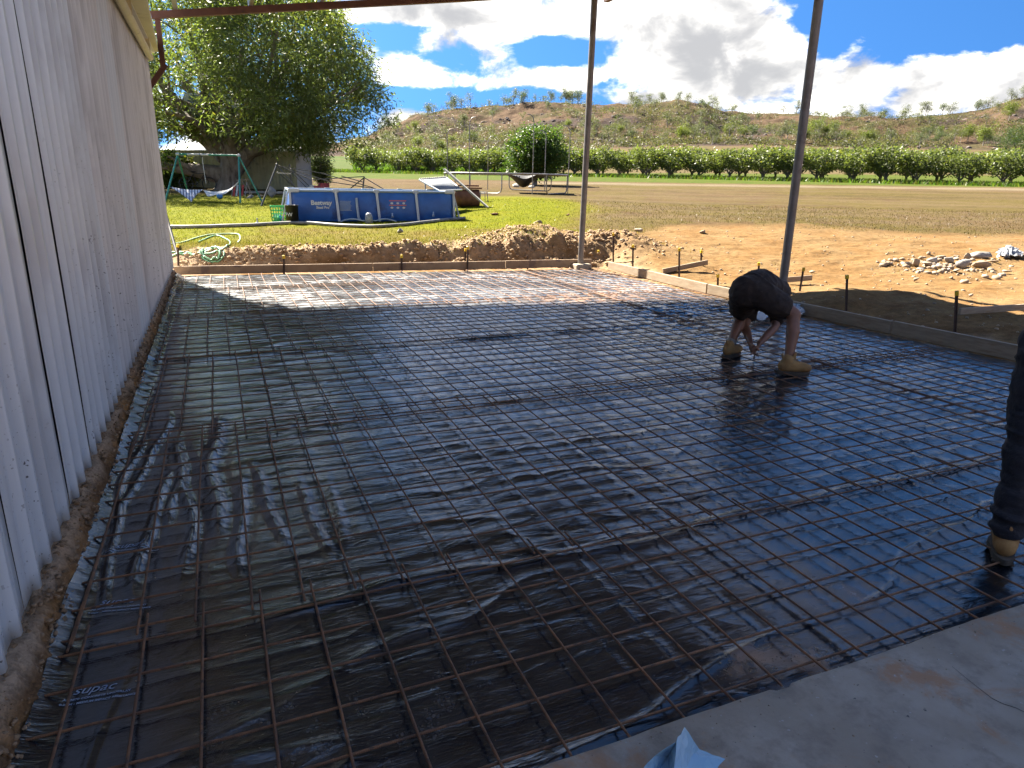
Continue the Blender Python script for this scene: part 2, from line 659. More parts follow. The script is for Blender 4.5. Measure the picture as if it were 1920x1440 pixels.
def hit(px, py, dz=0.0):               # ground point seen at a pixel (smooth terrain, no fine relief)
    d = ray(px, py)
    d = d / np.linalg.norm(d)
    ts = np.concatenate([np.arange(2, 60, .05), np.arange(60, 900, .5)])
    P = CAM_O[None] + ts[:, None] * d[None]
    below = P[:, 2] < ground_z(P[:, 0], P[:, 1]) + dz
    i = int(np.argmax(below)) if below.any() else len(ts) - 1
    a, b = ts[max(i - 1, 0)], ts[i]
    for _ in range(18):
        mid = (a + b) / 2
        p = CAM_O + mid * d
        if p[2] < gz(p[0], p[1]) + dz:
            b = mid
        else:
            a = mid
    p = CAM_O + b * d
    return Vector((p[0], p[1], gz(p[0], p[1])))


def ground_colour(x, y):
    d, xc, r, th = polar(x, y)
    t = np.maximum((y - far_line(np.clip(x, -6, 12))) * .992, x - right_line(y))
    n1, n2 = fbm(x * .35, y * .35, 61, 4), fbm(x * 1.6, y * 1.6, 62, 4)
    n3 = fbm(x * .05, y * .05, 63, 4)
    n4 = fbm(x * 6, y * 6, 64, 3)

    def c(*v):
        return np.array(v)[None, :]

    def lerp(a, b, f):
        return a + (b - a) * np.clip(f, 0, 1)[:, None]
    sand = lerp(c(.50, .285, .115), c(.56, .36, .17), (n2 - .3) * 2)
    sand = lerp(sand, c(.36, .19, .075), sstep(n1 + .3 * n4, .72, .86))
    soil = lerp(c(.92, .64, .40), c(1.1, .80, .52), (n4 - .3) * 2.4)
    lawn = lerp(c(.30, .325, .008), c(.35, .345, .012), (n2 - .3) * 2.2)
    lawn = lerp(lawn, c(.21, .25, .018), sstep(n4, .5, .75) * .5)
    dryl = lerp(c(.33, .25, .06), c(.30, .27, .03), (n2 - .3) * 2.4)
    padk = lerp(c(.262, .176, .086), c(.205, .132, .068), (n1 - .3) * 2.2)
    padk = lerp(padk, c(.23, .182, .052), sstep(n3 + .35 * (n2 - .5), .50, .66) * .8)
    padk = lerp(padk, c(.30, .215, .12), sstep(fbm((x * cu - y * su) * .10, (x * su + y * cu) * .9, 66, 4), .50, .66) * .6)
    padk = lerp(padk, c(.17, .125, .055), sstep(fbm((x * cu - y * su) * .14 + 9, (x * su + y * cu) * .7, 67, 4), .54, .68) * .55)
    padk = lerp(padk, c(.32, .225, .112), sstep(n4 * .5 + n2 * .5, .52, .7) * .6)
    # lawn -> dry lawn near the bank -> paddock to the right
    out = padk
    edge = 1085 + (n1 - .5) * 160 - np.clip(d - 20, 0, 20) * 3
    out = lerp(out, dryl, sstep(xc, edge + 70, edge - 60) * sstep(d, 29, 25))
    g = sstep(xc, edge + 10, edge - 90) * sstep(d + (n1 - .5) * 3.5 - np.clip((xc - 700) * .004, 0, 1.2), 15.2, 17.0) * sstep(d + (n1 - .5) * 4, 31.5, 28)
    g = np.maximum(g, sstep(xc, 520, 400) * sstep(d, 12.9, 13.8) * sstep(d, 32, 29) * (.55 + .45 * sstep(n2, .35, .6)))
    out = lerp(out, lawn, g)
    # sand on the right, spoil along the cut
    sedge = 18.6 + (n1 - .5) * 2.2 - np.clip((1250 - xc) * .02, 0, 6)
    s_ = sstep(d, sedge + .9, sedge - .6) * sstep(xc, 1120, 1260)
    out = lerp(out, sand, s_)
    sp = np.exp(-((t - .72) / .5) ** 2) * sstep(xc, 1250, 1100) * (t < 1.15 + (n2 - .5) * .9)
    for (m_, s, a) in MOUNDS[:4]:
        sp = np.maximum(sp, 1.5 * np.exp(-((x - m_[0]) ** 2 + (y - m_[1]) ** 2) / (s * s)) - .2)
    out = lerp(out, lerp(soil, sand, sstep(xc, 900, 1080) * .65), sp * 2.2)
    out = lerp(out, lerp(sand, soil, (n2 - .3) * 1.5), sstep(t, .62, .45) * (d < 25))
    # farm track, weeds under the orchard, crop field, brown fallow
    track = np.exp(-((d - 54 - (n1 - .5) * 3) / 2.6) ** 2) * sstep(xc, 880, 1050)
    out = lerp(out, c(.46, .37, .25), track * .85)
    brown = sstep(d, 33, 38) * sstep(d, 62, 57)
    out = lerp(out, padk, brown * sstep(xc, 1000, 800))
    weeds = sstep(d + (n2 - .5) * 3, 58, 60) * sstep(d, 110, 100)
    out = lerp(out, lerp(c(.13, .21, .03), c(.22, .24, .05), (n2 - .25) * 2), weeds)
    crop = sstep(d, 104, 108) * sstep(d, 292, 284)
    rows = .5 + .5 * np.sin(d * 2 * PI / 4.2 + (xc - 900) * .002)
    cg = lerp(lerp(c(.11, .19, .035), c(.18, .25, .05), (n1 - .2) * 1.6), c(.24, .24, .09), sstep(rows, .55, .95) * .8)
    cb = lerp(c(.30, .22, .115), c(.24, .20, .08), (n1 - .3) * 2)
    out = lerp(out, lerp(cg, cb, sstep(xc + (n3 - .5) * 60, 900, 1010)), crop)
    hb = sstep(d + (n1 - .5) * 12, 284, 296)
    hill = lerp(c(.235, .150, .098), c(.30, .205, .13), (n1 - .25) * 1.9)
    hill = lerp(hill, c(.17, .155, .07), sstep(n3, .46, .62) * .75)
    hill = lerp(hill, c(.135, .105, .10), sstep(fbm(x * .04 + 7, y * .04, 71, 4) + .25 * (n2 - .5), .56, .64) * .8)
    hill = lerp(hill, c(.34, .20, .11), sstep(n2, .62, .75) * .4)
    out = lerp(out, hill, hb)
    return np.clip(out * .335, 0, 1)


_azs = np.concatenate([np.radians(np.arange(-180, -44, 4.0)), np.radians(np.arange(-44, 44.01, .17)), np.radians(np.arange(48, 177, 4.0))])
_rs = np.concatenate([np.arange(.5, 8, .5), np.arange(8, 11.5, .12), np.arange(11.5, 19.5, .045), 19.5 * 1.0068 ** np.arange(0, 106), 40 * 1.016 ** np.arange(0, 127),
                      np.arange(300, 500, 1.5), 500 * 1.12 ** np.arange(1, 22)])
_rs = np.unique(np.round(_rs, 4))
A_, R_ = np.meshgrid(_azs, _rs)
# rows follow distance along the heading inside the view so that far strips keep their direction
R_ = R_ / np.maximum(np.cos(np.clip(A_, -.78, .78)), .1)
GX = R_ * (np.sin(A_) * SIDE[0] + np.cos(A_) * HEAD[0])
GY = R_ * (np.sin(A_) * SIDE[1] + np.cos(A_) * HEAD[1])
GZ = ground_z(GX.ravel(), GY.ravel(), True).reshape(GX.shape)
_nr, _na = GX.shape


def polar_patch(name, r0, r1, mat):
    vx, vy, vz = GX[r0:r1 + 1], GY[r0:r1 + 1], GZ[r0:r1 + 1]
    n = r1 - r0 + 1
    idx = np.arange(n * _na).reshape(n, _na)
    a, b = idx[:-1], idx[1:]
    f = np.stack([a, np.roll(a, -1, 1), np.roll(b, -1, 1), b], -1).reshape(-1, 4)
    V = np.stack([vx.ravel(), vy.ravel(), vz.ravel()], 1)
    if r0 == 0:                        # close the middle under the lens
        V = np.vstack([V, [[0, 0, -.05]]])
    cols = ground_colour(V[:, 0], V[:, 1])
    me = np_mesh(name, V, f, mat, True, cols)
    o = obj(name, me)
    o['kind'] = 'structure'
    return o


def ground_material(name, s1, s2, bump, dist, var):
    mt, nt, bs = principled(name)
    at = nt.add('ShaderNodeAttribute', attribute_name='tint')
    t = nt.add('ShaderNodeTexCoord')
    n1_ = nt.noise(t.outputs['Object'], s1, 6, .7)
    n2_ = nt.noise(t.outputs['Object'], s2, 3, .6)
    f = nt.math('ADD', nt.math('MULTIPLY', n1_, .65), nt.math('MULTIPLY', n2_, .35))
    k = nt.smooth(f, .32, .68, 1 - var, 1 + var * .7)
    sc = nt.add('ShaderNodeVectorMath', operation='SCALE')
    nt.put(sc.inputs[0], at.outputs['Color'])
    nt.put(sc.inputs['Scale'], k)
    nt.put(bs.inputs['Base Color'], sc.outputs[0])
    bs.inputs['Roughness'].default_value = .95
    bs.inputs['Specular IOR Level'].default_value = .04
    b = nt.add('ShaderNodeBump')
    b.inputs['Strength'].default_value = bump
    b.inputs['Distance'].default_value = dist
    nt.put(b.inputs['Height'], f)
    nt.put(bs.inputs['Normal'], b.outputs[0])
    return mt


M_GROUND = ground_material('earth_and_grass', 9.0, 60.0, .7, .05, .36)
M_HILL = ground_material('dry_hillside', .35, 2.5, .8, 1.2, .45)
i_f = int(np.argmin(np.abs(_rs - 300)))
i_c = int(np.argmin(np.abs(_rs - 106)))
polar_patch('ground', 0, i_c, M_GROUND)
polar_patch('crop_field', i_c, i_f, M_GROUND)
polar_patch('hill', i_f, _nr - 1, M_HILL)

# ================================================================== CONCRETE SLAB
mt, nt, bs = principled('old_concrete')
t = nt.add('ShaderNodeTexCoord')
v = t.outputs['Object']
c_ = nt.mix(nt.smooth(nt.noise(v, 1.7, 7, .62), .36, .64), (.275, .228, .175), (.365, .318, .26))
c_ = nt.mix(nt.smooth(nt.noise(v, 9, 5, .65), .45, .72), c_, (.21, .175, .138))
c_ = nt.mix(nt.math('MULTIPLY', nt.smooth(nt.noise(v, 2.3, 8, .7, .6), .515, .63), .85), c_, (.33, .175, .085))
c_ = nt.mix(nt.smooth(nt.noise(v, 55, 2, .5), .70, .76), c_, (.36, .34, .31))
c_ = nt.mix(nt.smooth(nt.noise(v, 42, 2, .5), .72, .78), c_, (.07, .06, .055))
nt.put(bs.inputs['Base Color'], c_)
nt.put(bs.inputs['Roughness'], nt.smooth(nt.noise(v, 3, 4, .6), .3, .7, .55, .85))
b = nt.add('ShaderNodeBump')
b.inputs['Strength'].default_value = .6
b.inputs['Distance'].default_value = .006
nt.put(b.inputs['Height'], nt.noise(v, 38, 6, .7))
nt.put(bs.inputs['Normal'], b.outputs[0])
M_CONC = mt
SLAB_EDGE, SLAB_Z = 1.395, .03
xs = np.arange(-.76, 7.6, .02)
ed = SLAB_EDGE + (fbm(xs * 2, xs * 0, 81, 4) - .5) * .018 - np.where(vnoise(xs * 5, xs * 0 + 3, 82) > .86, .012, 0)
rows_ = [(-7.0, SLAB_Z), (-2.0, SLAB_Z), (0.0, SLAB_Z)]
V = [np.stack([xs, np.full_like(xs, y_), np.full_like(xs, z_)], 1) for y_, z_ in rows_]
for off, z_ in ((-.25, .0), (-.03, .0), (-.008, -.003), (0, -.012), (.002, -.06), (.0, -.2)):
    V.append(np.stack([xs, ed + off, SLAB_Z + z_ + (fbm(xs * 14, xs * 0 + off * 30, 83, 2) - .5) * (.004 if z_ < 0 else 0)], 1))
n, k = len(V), len(xs)
V = np.vstack(V)
idx = np.arange(n * k).reshape(n, k)
fcs = np.stack([idx[:-1, :-1], idx[:-1, 1:], idx[1:, 1:], idx[1:, :-1]], -1).reshape(-1, 4)
slab = obj('concrete_floor', np_mesh('concrete_floor', V, fcs, M_CONC, False))
slab['kind'] = 'structure'
# hairline crack in the slab top: a thin dark groove strip that wanders
crk = MB()
pts = [on_z(px, py, SLAB_Z) for px, py in ((1785, 1250), (1815, 1275), (1838, 1293), (1860, 1310), (1880, 1320), (1905, 1328), (1940, 1345))]
vs = []
for i, p_ in enumerate(pts):
    wd = .0016 * (1 - abs(i - 3) / 6)
    vs += [(p_[0] - wd, p_[1] - wd, SLAB_Z + .0012), (p_[0] + wd, p_[1] + wd, SLAB_Z + .0012)]
crk.add(vs, [(2 * i, 2 * i + 2, 2 * i + 3, 2 * i + 1) for i in range(len(pts) - 1)])
crk.build('crack', pm('crack_dirt', (.05, .04, .035), rough=.95), slab)

# ================================================================== SHED WALL
def sheet_metal(name, c1, c2, c3, rough, metal):
    mt, nt, bs = principled(name)
    t = nt.add('ShaderNodeTexCoord')
    v = t.outputs['Object']
    st = nt.vmul(v, (1, 9, .35))
    a = nt.noise(st, 1.6, 6, .62)
    base = nt.mix(nt.smooth(a, .34, .66), c1, c2)
    # wandering grime patches with soft upper edges
    g = nt.noise(nt.vmul(v, (1, 1.3, .55)), 1.1, 5, .6, .4)
    base = nt.mix(nt.math('MULTIPLY', nt.smooth(g, .50, .62), .62), base, c3)
    sepv = nt.add('ShaderNodeSeparateXYZ')
    nt.put(sepv.inputs[0], v)
    # thin dirty run marks
    r2 = nt.noise(nt.vmul(v, (1, 42, .5)), 1.0, 3, .6)
    base = nt.mix(nt.math('MULTIPLY', nt.smooth(r2, .58, .72), .35), base, c3)
    # splash specks low on the wall
    spk = nt.noise(v, 60, 2, .5)
    low = nt.smooth(sepv.outputs[2], 2.1, .2, 0, 1)
    far_ = nt.smooth(nt.noise(nt.vmul(v, (1, .6, .3)), .9, 2, .5), .46, .56)
    base = nt.mix(nt.math('MULTIPLY', nt.math('MULTIPLY', nt.smooth(spk, .655, .70), low), far_), base, (.10, .095, .09))
    at = nt.add('ShaderNodeAttribute', attribute_name='tint')      # rib highlights painted in: crests lighter, pans darker
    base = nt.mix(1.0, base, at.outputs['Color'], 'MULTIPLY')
    nt.put(bs.inputs['Base Color'], base)
    bs.inputs['Roughness'].default_value = rough
    bs.inputs['Metallic'].default_value = metal
    b = nt.add('ShaderNodeBump')
    b.inputs['Strength'].default_value = .10
    b.inputs['Distance'].default_value = .02
    nt.put(b.inputs['Height'], nt.noise(nt.vmul(v, (1, 2.5, .8)), 3.0, 3, .5))
    nt.put(bs.inputs['Normal'], b.outputs[0])
    return mt


M_WALL = sheet_metal('weathered_zinc_sheet', (.76, .80, .825), (.84, .875, .895), (.58, .585, .59), .38, .25)
M_RUST = pm('red_oxide_steel', (.085, .030, .022), (.12, .045, .03), 5, .55, .15, 40, c3=(.05, .025, .02), c3_scale=3)
M_GALV = pm('dull_galvanised_steel', (.155, .135, .12), (.20, .18, .165), 8, .48, .08, 60, metal=.25, c3=(.11, .08, .062), c3_scale=2.2, c3_at=.6)
M_CREAM = pm('cream_painted_steel', (.62, .565, .38), (.56, .50, .33), 3, .5, .05, c3=(.40, .35, .23), c3_scale=4, c3_at=.6)
M_DARK = pm('dark_gap', (.02, .02, .02), rough=.9)

M_GREYW = pm('plain_zinc_sheet', (.55, .55, .55), (.62, .62, .62), 3, .5)
SHED_T = 3.36
shed = thing('shed', 'weathered grey ribbed steel shed with cream eave along the slab', 'shed', (WALL_X, 12.72, .14))
PITCH_R = .1905
prof = []
for k in range(4):
    o_ = k * PITCH_R
    prof += [(o_ + .000, 0), (o_ + .040, 0), (o_ + .048, .0035), (o_ + .060, .0035), (o_ + .068, 0), (o_ + .122, 0), (o_ + .131, .024), (o_ + .157, .024), (o_ + .166, 0)]
prof += [(4 * PITCH_R, 0), (4 * PITCH_R + .012, 0)]
zl = np.array([.14, .22, .5, .9, 1.4, 2.0, 2.6, 3.1, SHED_T])
M_WALL_OLD = sheet_metal('grimy_zinc_sheet', (.74, .735, .73), (.84, .835, .83), (.52, .51, .50), .40, .25)
edges_y = [12.72, 12.442] + [12.442 - .762 * i for i in range(1, 12)] + [3.44, 2.57] + [2.57 - .762 * i for i in range(1, 9)]
for s in range(len(edges_y) - 1):
    y1, y2 = edges_y[s], edges_y[s + 1]
    W_ = y1 - y2
    opened = {4.06: .017, 3.44: .014, 2.57: .006}.get(round(y2, 2), -.010)     # sprung laps gape, the others overlap
    if abs(y2 - 4.822) < .01:
        opened = .004
    pr2 = [(a, h_) for a, h_ in prof if a < W_ - opened - .004] + [(W_ - opened, 0.0)]
    vs, tn = [], []
    rs_ = np.random.default_rng(100 + s)
    dent = [(rs_.uniform(0, .7), rs_.uniform(.4, 2.2), rs_.uniform(-.008, .006)) for _ in range(3)]
    for layer in (0, -1):
        for z_ in zl:
            for (a, hgt) in pr2:
                lap = .0030 * (1 - a / .774)           # each sheet's first edge lies over its neighbour
                dx = sum(q * math.exp(-((a - u) / .09) ** 2 - ((z_ - zz) / .35) ** 2) for u, zz, q in dent)
                if opened > .005:
                    dx += .010 * max(0, (a - W_ + .22) / .22) * math.exp(-((z_ - 1.3) / 1.2) ** 2)
                vs.append((hgt + lap + dx + layer * .0012, y1 - 12.72 - a, z_ - .14))
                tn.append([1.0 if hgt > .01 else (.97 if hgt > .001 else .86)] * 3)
    npf, nz, fs = len(pr2), len(zl), []
    for i in range(nz - 1):
        for j in range(npf - 1):
            fs.append((i * npf + j, (i + 1) * npf + j, (i + 1) * npf + j + 1, i * npf + j + 1))
    k0 = nz * npf
    fs += [tuple(q + k0 for q in f[::-1]) for f in fs]
    for j in range(npf - 1):
        fs.append((j, j + 1, k0 + j + 1, k0 + j))
        q = (nz - 1) * npf
        fs.append((q + j + 1, q + j, k0 + q + j, k0 + q + j + 1))
    for i in range(nz - 1):
        fs.append(((i + 1) * npf, i * npf, k0 + i * npf, k0 + (i + 1) * npf))
        q = npf - 1
        fs.append((i * npf + q, (i + 1) * npf + q, k0 + (i + 1) * npf + q, k0 + i * npf + q))
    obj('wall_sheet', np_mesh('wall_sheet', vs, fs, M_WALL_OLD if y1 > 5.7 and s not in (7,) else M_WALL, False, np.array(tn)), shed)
# framing behind the sheets, end wall and roof of the shed
fr = MB()
fr.box(-.06, -.03, -16, -.02, 0.0, 3.2)
fr.build('wall_lining', M_DARK, shed)
MB().box(-7.5, -.02, -.06, -.012, 0, 3.2).build('end_wall', M_GREYW, shed)
rf = MB()
rf.add([(.12, -16.2, 3.30), (.12, .05, 3.30), (-3.8, .05, 4.1), (-3.8, -16.2, 4.1), (-7.7, .05, 3.30), (-7.7, -16.2, 3.30),
        (.12, -16.2, 3.26), (.12, .05, 3.26), (-3.8, .05, 4.06), (-3.8, -16.2, 4.06), (-7.7, .05, 3.26), (-7.7, -16.2, 3.26)],
       [(0, 1, 2, 3), (3, 2, 4, 5), (7, 6, 9, 8), (8, 9, 11, 10), (1, 0, 6, 7), (4, 2, 8, 10), (2, 1, 7, 8), (5, 4, 10, 11), (0, 3, 9, 6), (3, 5, 11, 9)])
rf.build('roof', M_GREYW, shed)
# cream eave: soffit lengths with joints, and the round pipe slung under them
yj = [12.70, 11.35, 9.9, 7.2, 4.5, 1.8, -1.0, -3.3]
for i in range(len(yj) - 1):
    ya, yb = yj[i], yj[i + 1] + .012

    def wd(y):
        return .17 + (12.7 - y) * .031
    e = MB()
    z0, z1 = 3.275, 3.40
    vs = []
    for y_ in (ya, yb):
        vs += [(.022, y_ - 12.72, z0 - .0), (wd(y_), y_ - 12.72, z0), (wd(y_), y_ - 12.72, z1), (.022, y_ - 12.72, z1)]
    e.add(vs, [(0, 1, 2, 3), (7, 6, 5, 4), (0, 4, 5, 1), (1, 5, 6, 2), (2, 6, 7, 3), (3, 7, 4, 0)])
    e.build('eave_panel', M_CREAM, shed)
pe = MB()
pe.tube([(.075, -.45, 3.13), (.075, -.5, 3.13)] + [(.075, y_, 3.13 + .004 * math.sin(y_)) for y_ in np.arange(-1, -16, -1.0)], .048, 14)
pipe = pe.build('eave_pipe', M_CREAM, shed)
for y_ in (-1.2, -3.6, -6.0, -8.4):
    MB().box(.02, .13, y_ - .012, y_ + .012, 3.115, 3.28).build('pipe_bracket', M_CREAM, shed)

# soil and old footing along the foot of the wall
ny = 1700
yy = np.linspace(-.4, 12.75, ny)
us = np.array([-.90, -.80, -.772, -.752, -.738, -.728, -.718, -.708, -.698, -.688, -.67, -.58])
uz = np.array([.105, .112, .105, .092, .080, .058, .035, .008, -.018, -.036, -.046, -.05])
VV = []
for u_, z_ in zip(us, uz):
    amp = .034 if -.76 < u_ < -.66 else .010
    nz_ = (fbm(yy * 5, yy * 0 + u_ * 40, 91, 5) - .5) * 2 * amp
    nu_ = ((fbm(yy * 3, yy * 0 + u_ * 9, 92, 5) - .5) * .050 + (fbm(yy * 17, yy * 0 + u_ * 60, 94, 3) - .5) * .030 + (fbm(yy * 45, u_ * 160 + yy * 0, 95, 2) - .5) * .014) * sstep(u_, -.78, -.72) + .030 * sstep(u_, -.76, -.70) * np.interp(yy, [0, 3, 5, 12], [1, .8, .2, -.5])
    VV.append(np.stack([u_ + nu_, yy, z_ + nz_], 1))
VV = np.vstack(VV)
idx = np.arange(len(us) * ny).reshape(len(us), ny)
fcs = np.stack([idx[:-1, :-1], idx[1:, :-1], idx[1:, 1:], idx[:-1, 1:]], -1).reshape(-1, 4)
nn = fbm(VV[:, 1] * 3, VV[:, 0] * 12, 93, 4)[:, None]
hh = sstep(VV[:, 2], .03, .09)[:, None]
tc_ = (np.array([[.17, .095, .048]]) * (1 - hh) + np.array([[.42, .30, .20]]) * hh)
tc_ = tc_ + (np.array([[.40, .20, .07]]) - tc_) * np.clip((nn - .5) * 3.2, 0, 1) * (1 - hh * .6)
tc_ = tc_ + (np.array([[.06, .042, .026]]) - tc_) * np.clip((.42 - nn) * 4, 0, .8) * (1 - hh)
M_FOOT = ground_material('footing_soil', 22.0, 90.0, .9, .02, .4)
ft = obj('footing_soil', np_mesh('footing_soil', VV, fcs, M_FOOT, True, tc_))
ft['kind'] = 'structure'

# ================================================================== AWNING (posts, rafters, purlins, roof)
SL = .148


def raf_z(x):
    return 3.90 + SL * (x + .6)


awn = thing('awning', 'open steel awning on tall galvanised pipe posts above the slab', 'awning', (7.1, 12.5, 0))


def post(x, y, z0, lean):
    b = MB()
    zt = raf_z(7.1)
    b.tube([(x - 7.1, y - 12.5, z0), (x - 7.1 + lean[0], y - 12.5 + lean[1], zt)], .057, 16)
    o = b.build('post', M_GALV, awn)
    pl = MB()
    pl.box(x - 7.1 - .1, x - 7.1 + .1, y - 12.5 - .1, y - 12.5 + .1, z0, z0 + .012)
    pl.build('base_plate', M_GALV, o)
    return o


p_mid = on_z(1088, 503, -.02)
post(p_mid[0], p_mid[1], .05, (0.02, -.03))
post(7.2, 7.32, -.02, (0.0, .03))
ry = [(12.6, 12.45), (7.35, 7.35), (4.15, 4.15)]
for ya, yb in ry:
    MB().bar((-.62 - 7.1, ya - 12.5, raf_z(-.62)), (.75, yb - 12.5, raf_z(7.85)), .09, .10).build('rafter', M_RUST, awn)
MB().box(.0, .10, -8.5, .12, raf_z(7.1) - .16, raf_z(7.1) - .055).build('eave_beam', M_RUST, awn)
# stub column and knee brace at the far corner of the shed
MB().bar((-.545 - 7.1, .16, raf_z(-.55) - .05), (-.545 - 7.1, .16, 3.18), .075, .075, (0, 1, 0)).build('column', M_RUST, awn)
MB().bar((-.50 - 7.1, .16, 3.24), (-.80 - 7.1, .20, 2.86), .075, .06, (0, 1, 0)).build('knee_brace', M_RUST, awn)
for i in range(9):
    x_ = -.28 + i * 1.08
    z_ = raf_z(x_) + .05
    b = MB()
    b.box(x_ - 7.1 - .03, x_ - 7.1 + .03, -8.55, .3, z_, z_ + .30)
    b.build('purlin', M_GALV, awn)
rz0 = .37
xa, xb = -1.0, 7.95
rv = []
nr_ = 92
for i in range(nr_):
    x_ = xa + (xb - xa) * i / (nr_ - 1)
    h_ = .018 * (i % 2)
    yf = 13.30 + (12.85 - 13.30) * (x_ - xa) / (xb - xa)
    for zz in (0, .004):
        rv += [(x_ - 7.1, -8.6, raf_z(x_) + rz0 + h_ + zz), (x_ - 7.1, yf - 12.5, raf_z(x_) + rz0 + h_ + zz)]
fs = []
for i in range(nr_ - 1):
    a, c = i * 4, i * 4 + 4
    fs += [(a, a + 1, c + 1, c), (a + 2, c + 2, c + 3, a + 3), (a + 1, a + 3, c + 3, c + 1), (a, c, c + 2, a + 2)]
obj('roof_sheet', np_mesh('roof_sheet', rv, fs, pm('grey_roof_steel', (.27, .31, .37), (.32, .36, .42), 2, .5)), awn)

# ================================================================== PLASTIC UNDERLAY
FOLDS = [(-.61, 2.7, 4.9, .014, .014, .4), (-.56, 3.4, 5.4, .018, .016, 1.3), (-.43, 2.75, 4.3, .024, .024, 2.9), (-.36, 3.3, 4.9, .024, .022, 3.4), (-.27, 2.8, 4.4, .020, .022, 5.1),
         (-.15, 3.1, 5.2, .026, .034, .3), (-.02, 2.7, 4.1, .018, .022, 3.0), (.10, 2.9, 4.3, .016, .024, 6.0), (.28, 2.7, 4.0, .013, .024, .2), (-.50, 1.5, 2.5, .006, .012, 1.0), (.45, 2.8, 3.9, .010, .022, 3.3)]


def membrane_z(x, y):
    x, y = np.asarray(x, float), np.asarray(y, float)
    # the sheet pillows a little between the bars of the 200 mm mesh
    px_, py_ = np.abs(np.sin(PI * (x + .187) / .2)), np.abs(np.sin(PI * (y - 2.27) / .2))
    amp = .001 + .007 * fbm(x * 1.3, y * 1.3, 101, 3)
    z = amp * (px_ * py_) ** .8 * (sstep(fbm(x * .9 + 4, y * .9, 118, 2), .36, .56) * .8 + .45 * np.exp(-((x - 1.0) / 1.5) ** 2 - ((y - 3.6) / 1.0) ** 2))

    def ridge(n, p):
        return (1 - np.abs(2 * n - 1)) ** p
    wx, wy = x + (fbm(x * 2, y * 2, 102, 2) - .5) * .25, y + (fbm(x * 1.7, y * 1.7, 103, 2) - .5) * .22
    near = sstep(y, 2.5, 1.9)
    a1 = ridge(vnoise(wx * 1.1, wy * 5.0, 104), 6) * .0055 * (.35 + .9 * fbm(x * .8, y * .8, 105, 2))
    a2 = ridge(vnoise(wx * 3.2, wy * 13.0, 106), 4) * .0018
    a3 = ridge(vnoise((wx + wy * .8) * 2.2, (wy - wx * .5) * 6.5, 107), 8) * .0060 * sstep(fbm(x * .6, y * .6, 108, 2), .45, .62)
    a4 = ridge(fbm(wx * .55 + wy * .3, wy * 2.6 - wx * .5, 119, 2), 14) * .0120 * sstep(fbm(x * .9, y * .9 + 3, 120, 2), .34, .52)
    calm = 1 - .65 * near
    lay = 1 - .85 * np.clip((-.56 - x) / .06, 0, 1)
    z = z + ((a1 + a2 + a3) * calm + a4 * (.6 + .5 * near)) * lay
    z = z + (fbm(x * 1.2, y * 2.4, 109, 3) - .5) * .009
    # lengthwise folds where the sheet is gathered along the wall
    for x0, y0, y1, am, wd_, ph in FOLDS:
        xc_ = x0 + .035 * np.sin(y * 2.6 + ph) + .012 * np.sin(y * 7.1 + ph * 3) + .05 * (y - y0) * math.sin(ph)
        win = sstep(y, y0, y0 + .35) * sstep(y, y1, y1 - .5)
        z = z + am * win * np.exp(-((x - xc_) / wd_) ** 2) - .25 * am * win * np.exp(-((x - xc_ - wd_ * 2) / (wd_ * 1.3)) ** 2)
    # overlapping sheet seams and taped folds
    for sx in (1.37, 1.985, 3.62):
        dx = x - sx - .015 * np.sin(y * 2.3 + sx * 5)
        z = z + (.002 / (1 + np.exp(-np.clip(dx / .004, -30, 30))) + .0035 * np.exp(-(dx / .012) ** 2)) * (.3 + .9 * fbm(y * 1.3, y * 0 + sx, 127, 2))
    # long slack folds across at the mesh laps
    for yv in (2.50, 4.63, 6.83):
        dy = y - yv - (fbm(x * 1.2, x * 0 + yv, 111, 3) - .5) * .22
        z = z + .013 * np.exp(-(dy / .03) ** 2) * sstep(fbm(x * .7, x * 0 + yv * 3, 112, 2), .38, .55)
    # pushed-up crumple near the far right corner
    cr_ = np.exp(-((x - 5.6) / 1.0) ** 2 - ((y - 7.6) / .55) ** 2)
    z = z + cr_ * (ridge(fbm(x * 3.4, y * 5.2, 113, 3), 2.5) * .035 - .008)
    z = z - .031
    z = np.minimum(z, -.009 + .2 * (z + .009) * (z > -.009) + .9 * cr_ * np.clip(z + .009, 0, 1))
    # turned up along the wall footing, dipping under the slab edge
    up = np.clip((-.585 - x) / .11, 0, 1)
    z = z + up ** 1.5 * (.050 + .010 * np.sin(y * 2.1) * np.sin(y * 1.1) + (fbm(y * 2, x * 5, 114, 2) - .5) * .016)
    z = z - sstep(y, 1.47, 1.38) * .006
    return z


def left_edge(y):
    return -.700 + .035 * (fbm(y * 2.2, y * 0 + 5, 115, 3) - .5) + .018 * np.interp(y, [0, 3, 5, 12], [.6, .6, .2, -.8])


ys = [1.36]
while ys[-1] < 12.4:
    ys.append(ys[-1] + .0105 + .0026 * max(0, ys[-1] - 2.5))
ys = np.array(ys)
us_ = np.linspace(0, 1, 590) ** 1.12
MX, MY = np.meshgrid(us_, ys)
le = left_edge(ys)[:, None]
re_ = (right_line(ys) - .16 - .10 * fbm(ys * .9, ys * 0, 116, 3) - .10 * sstep(ys, 8, 11.5))[:, None]
MX = le + (re_ - le) * MX
far_e = far_line(MX) - .20 - .10 * fbm(MX * 1.1, MX * 0, 117, 3)
MY = np.where(MY > 10.5, 10.5 + (MY - 10.5) * (far_e - 10.5) / (ys[-1] - 10.5), MY)
MZ = membrane_z(MX, MY)
idx = np.arange(MX.size).reshape(MX.shape)
fcs = np.stack([idx[:-1, :-1], idx[:-1, 1:], idx[1:, 1:], idx[1:, :-1]], -1).reshape(-1, 4)
mv = np.stack([MX.ravel(), MY.ravel(), MZ.ravel()], 1)
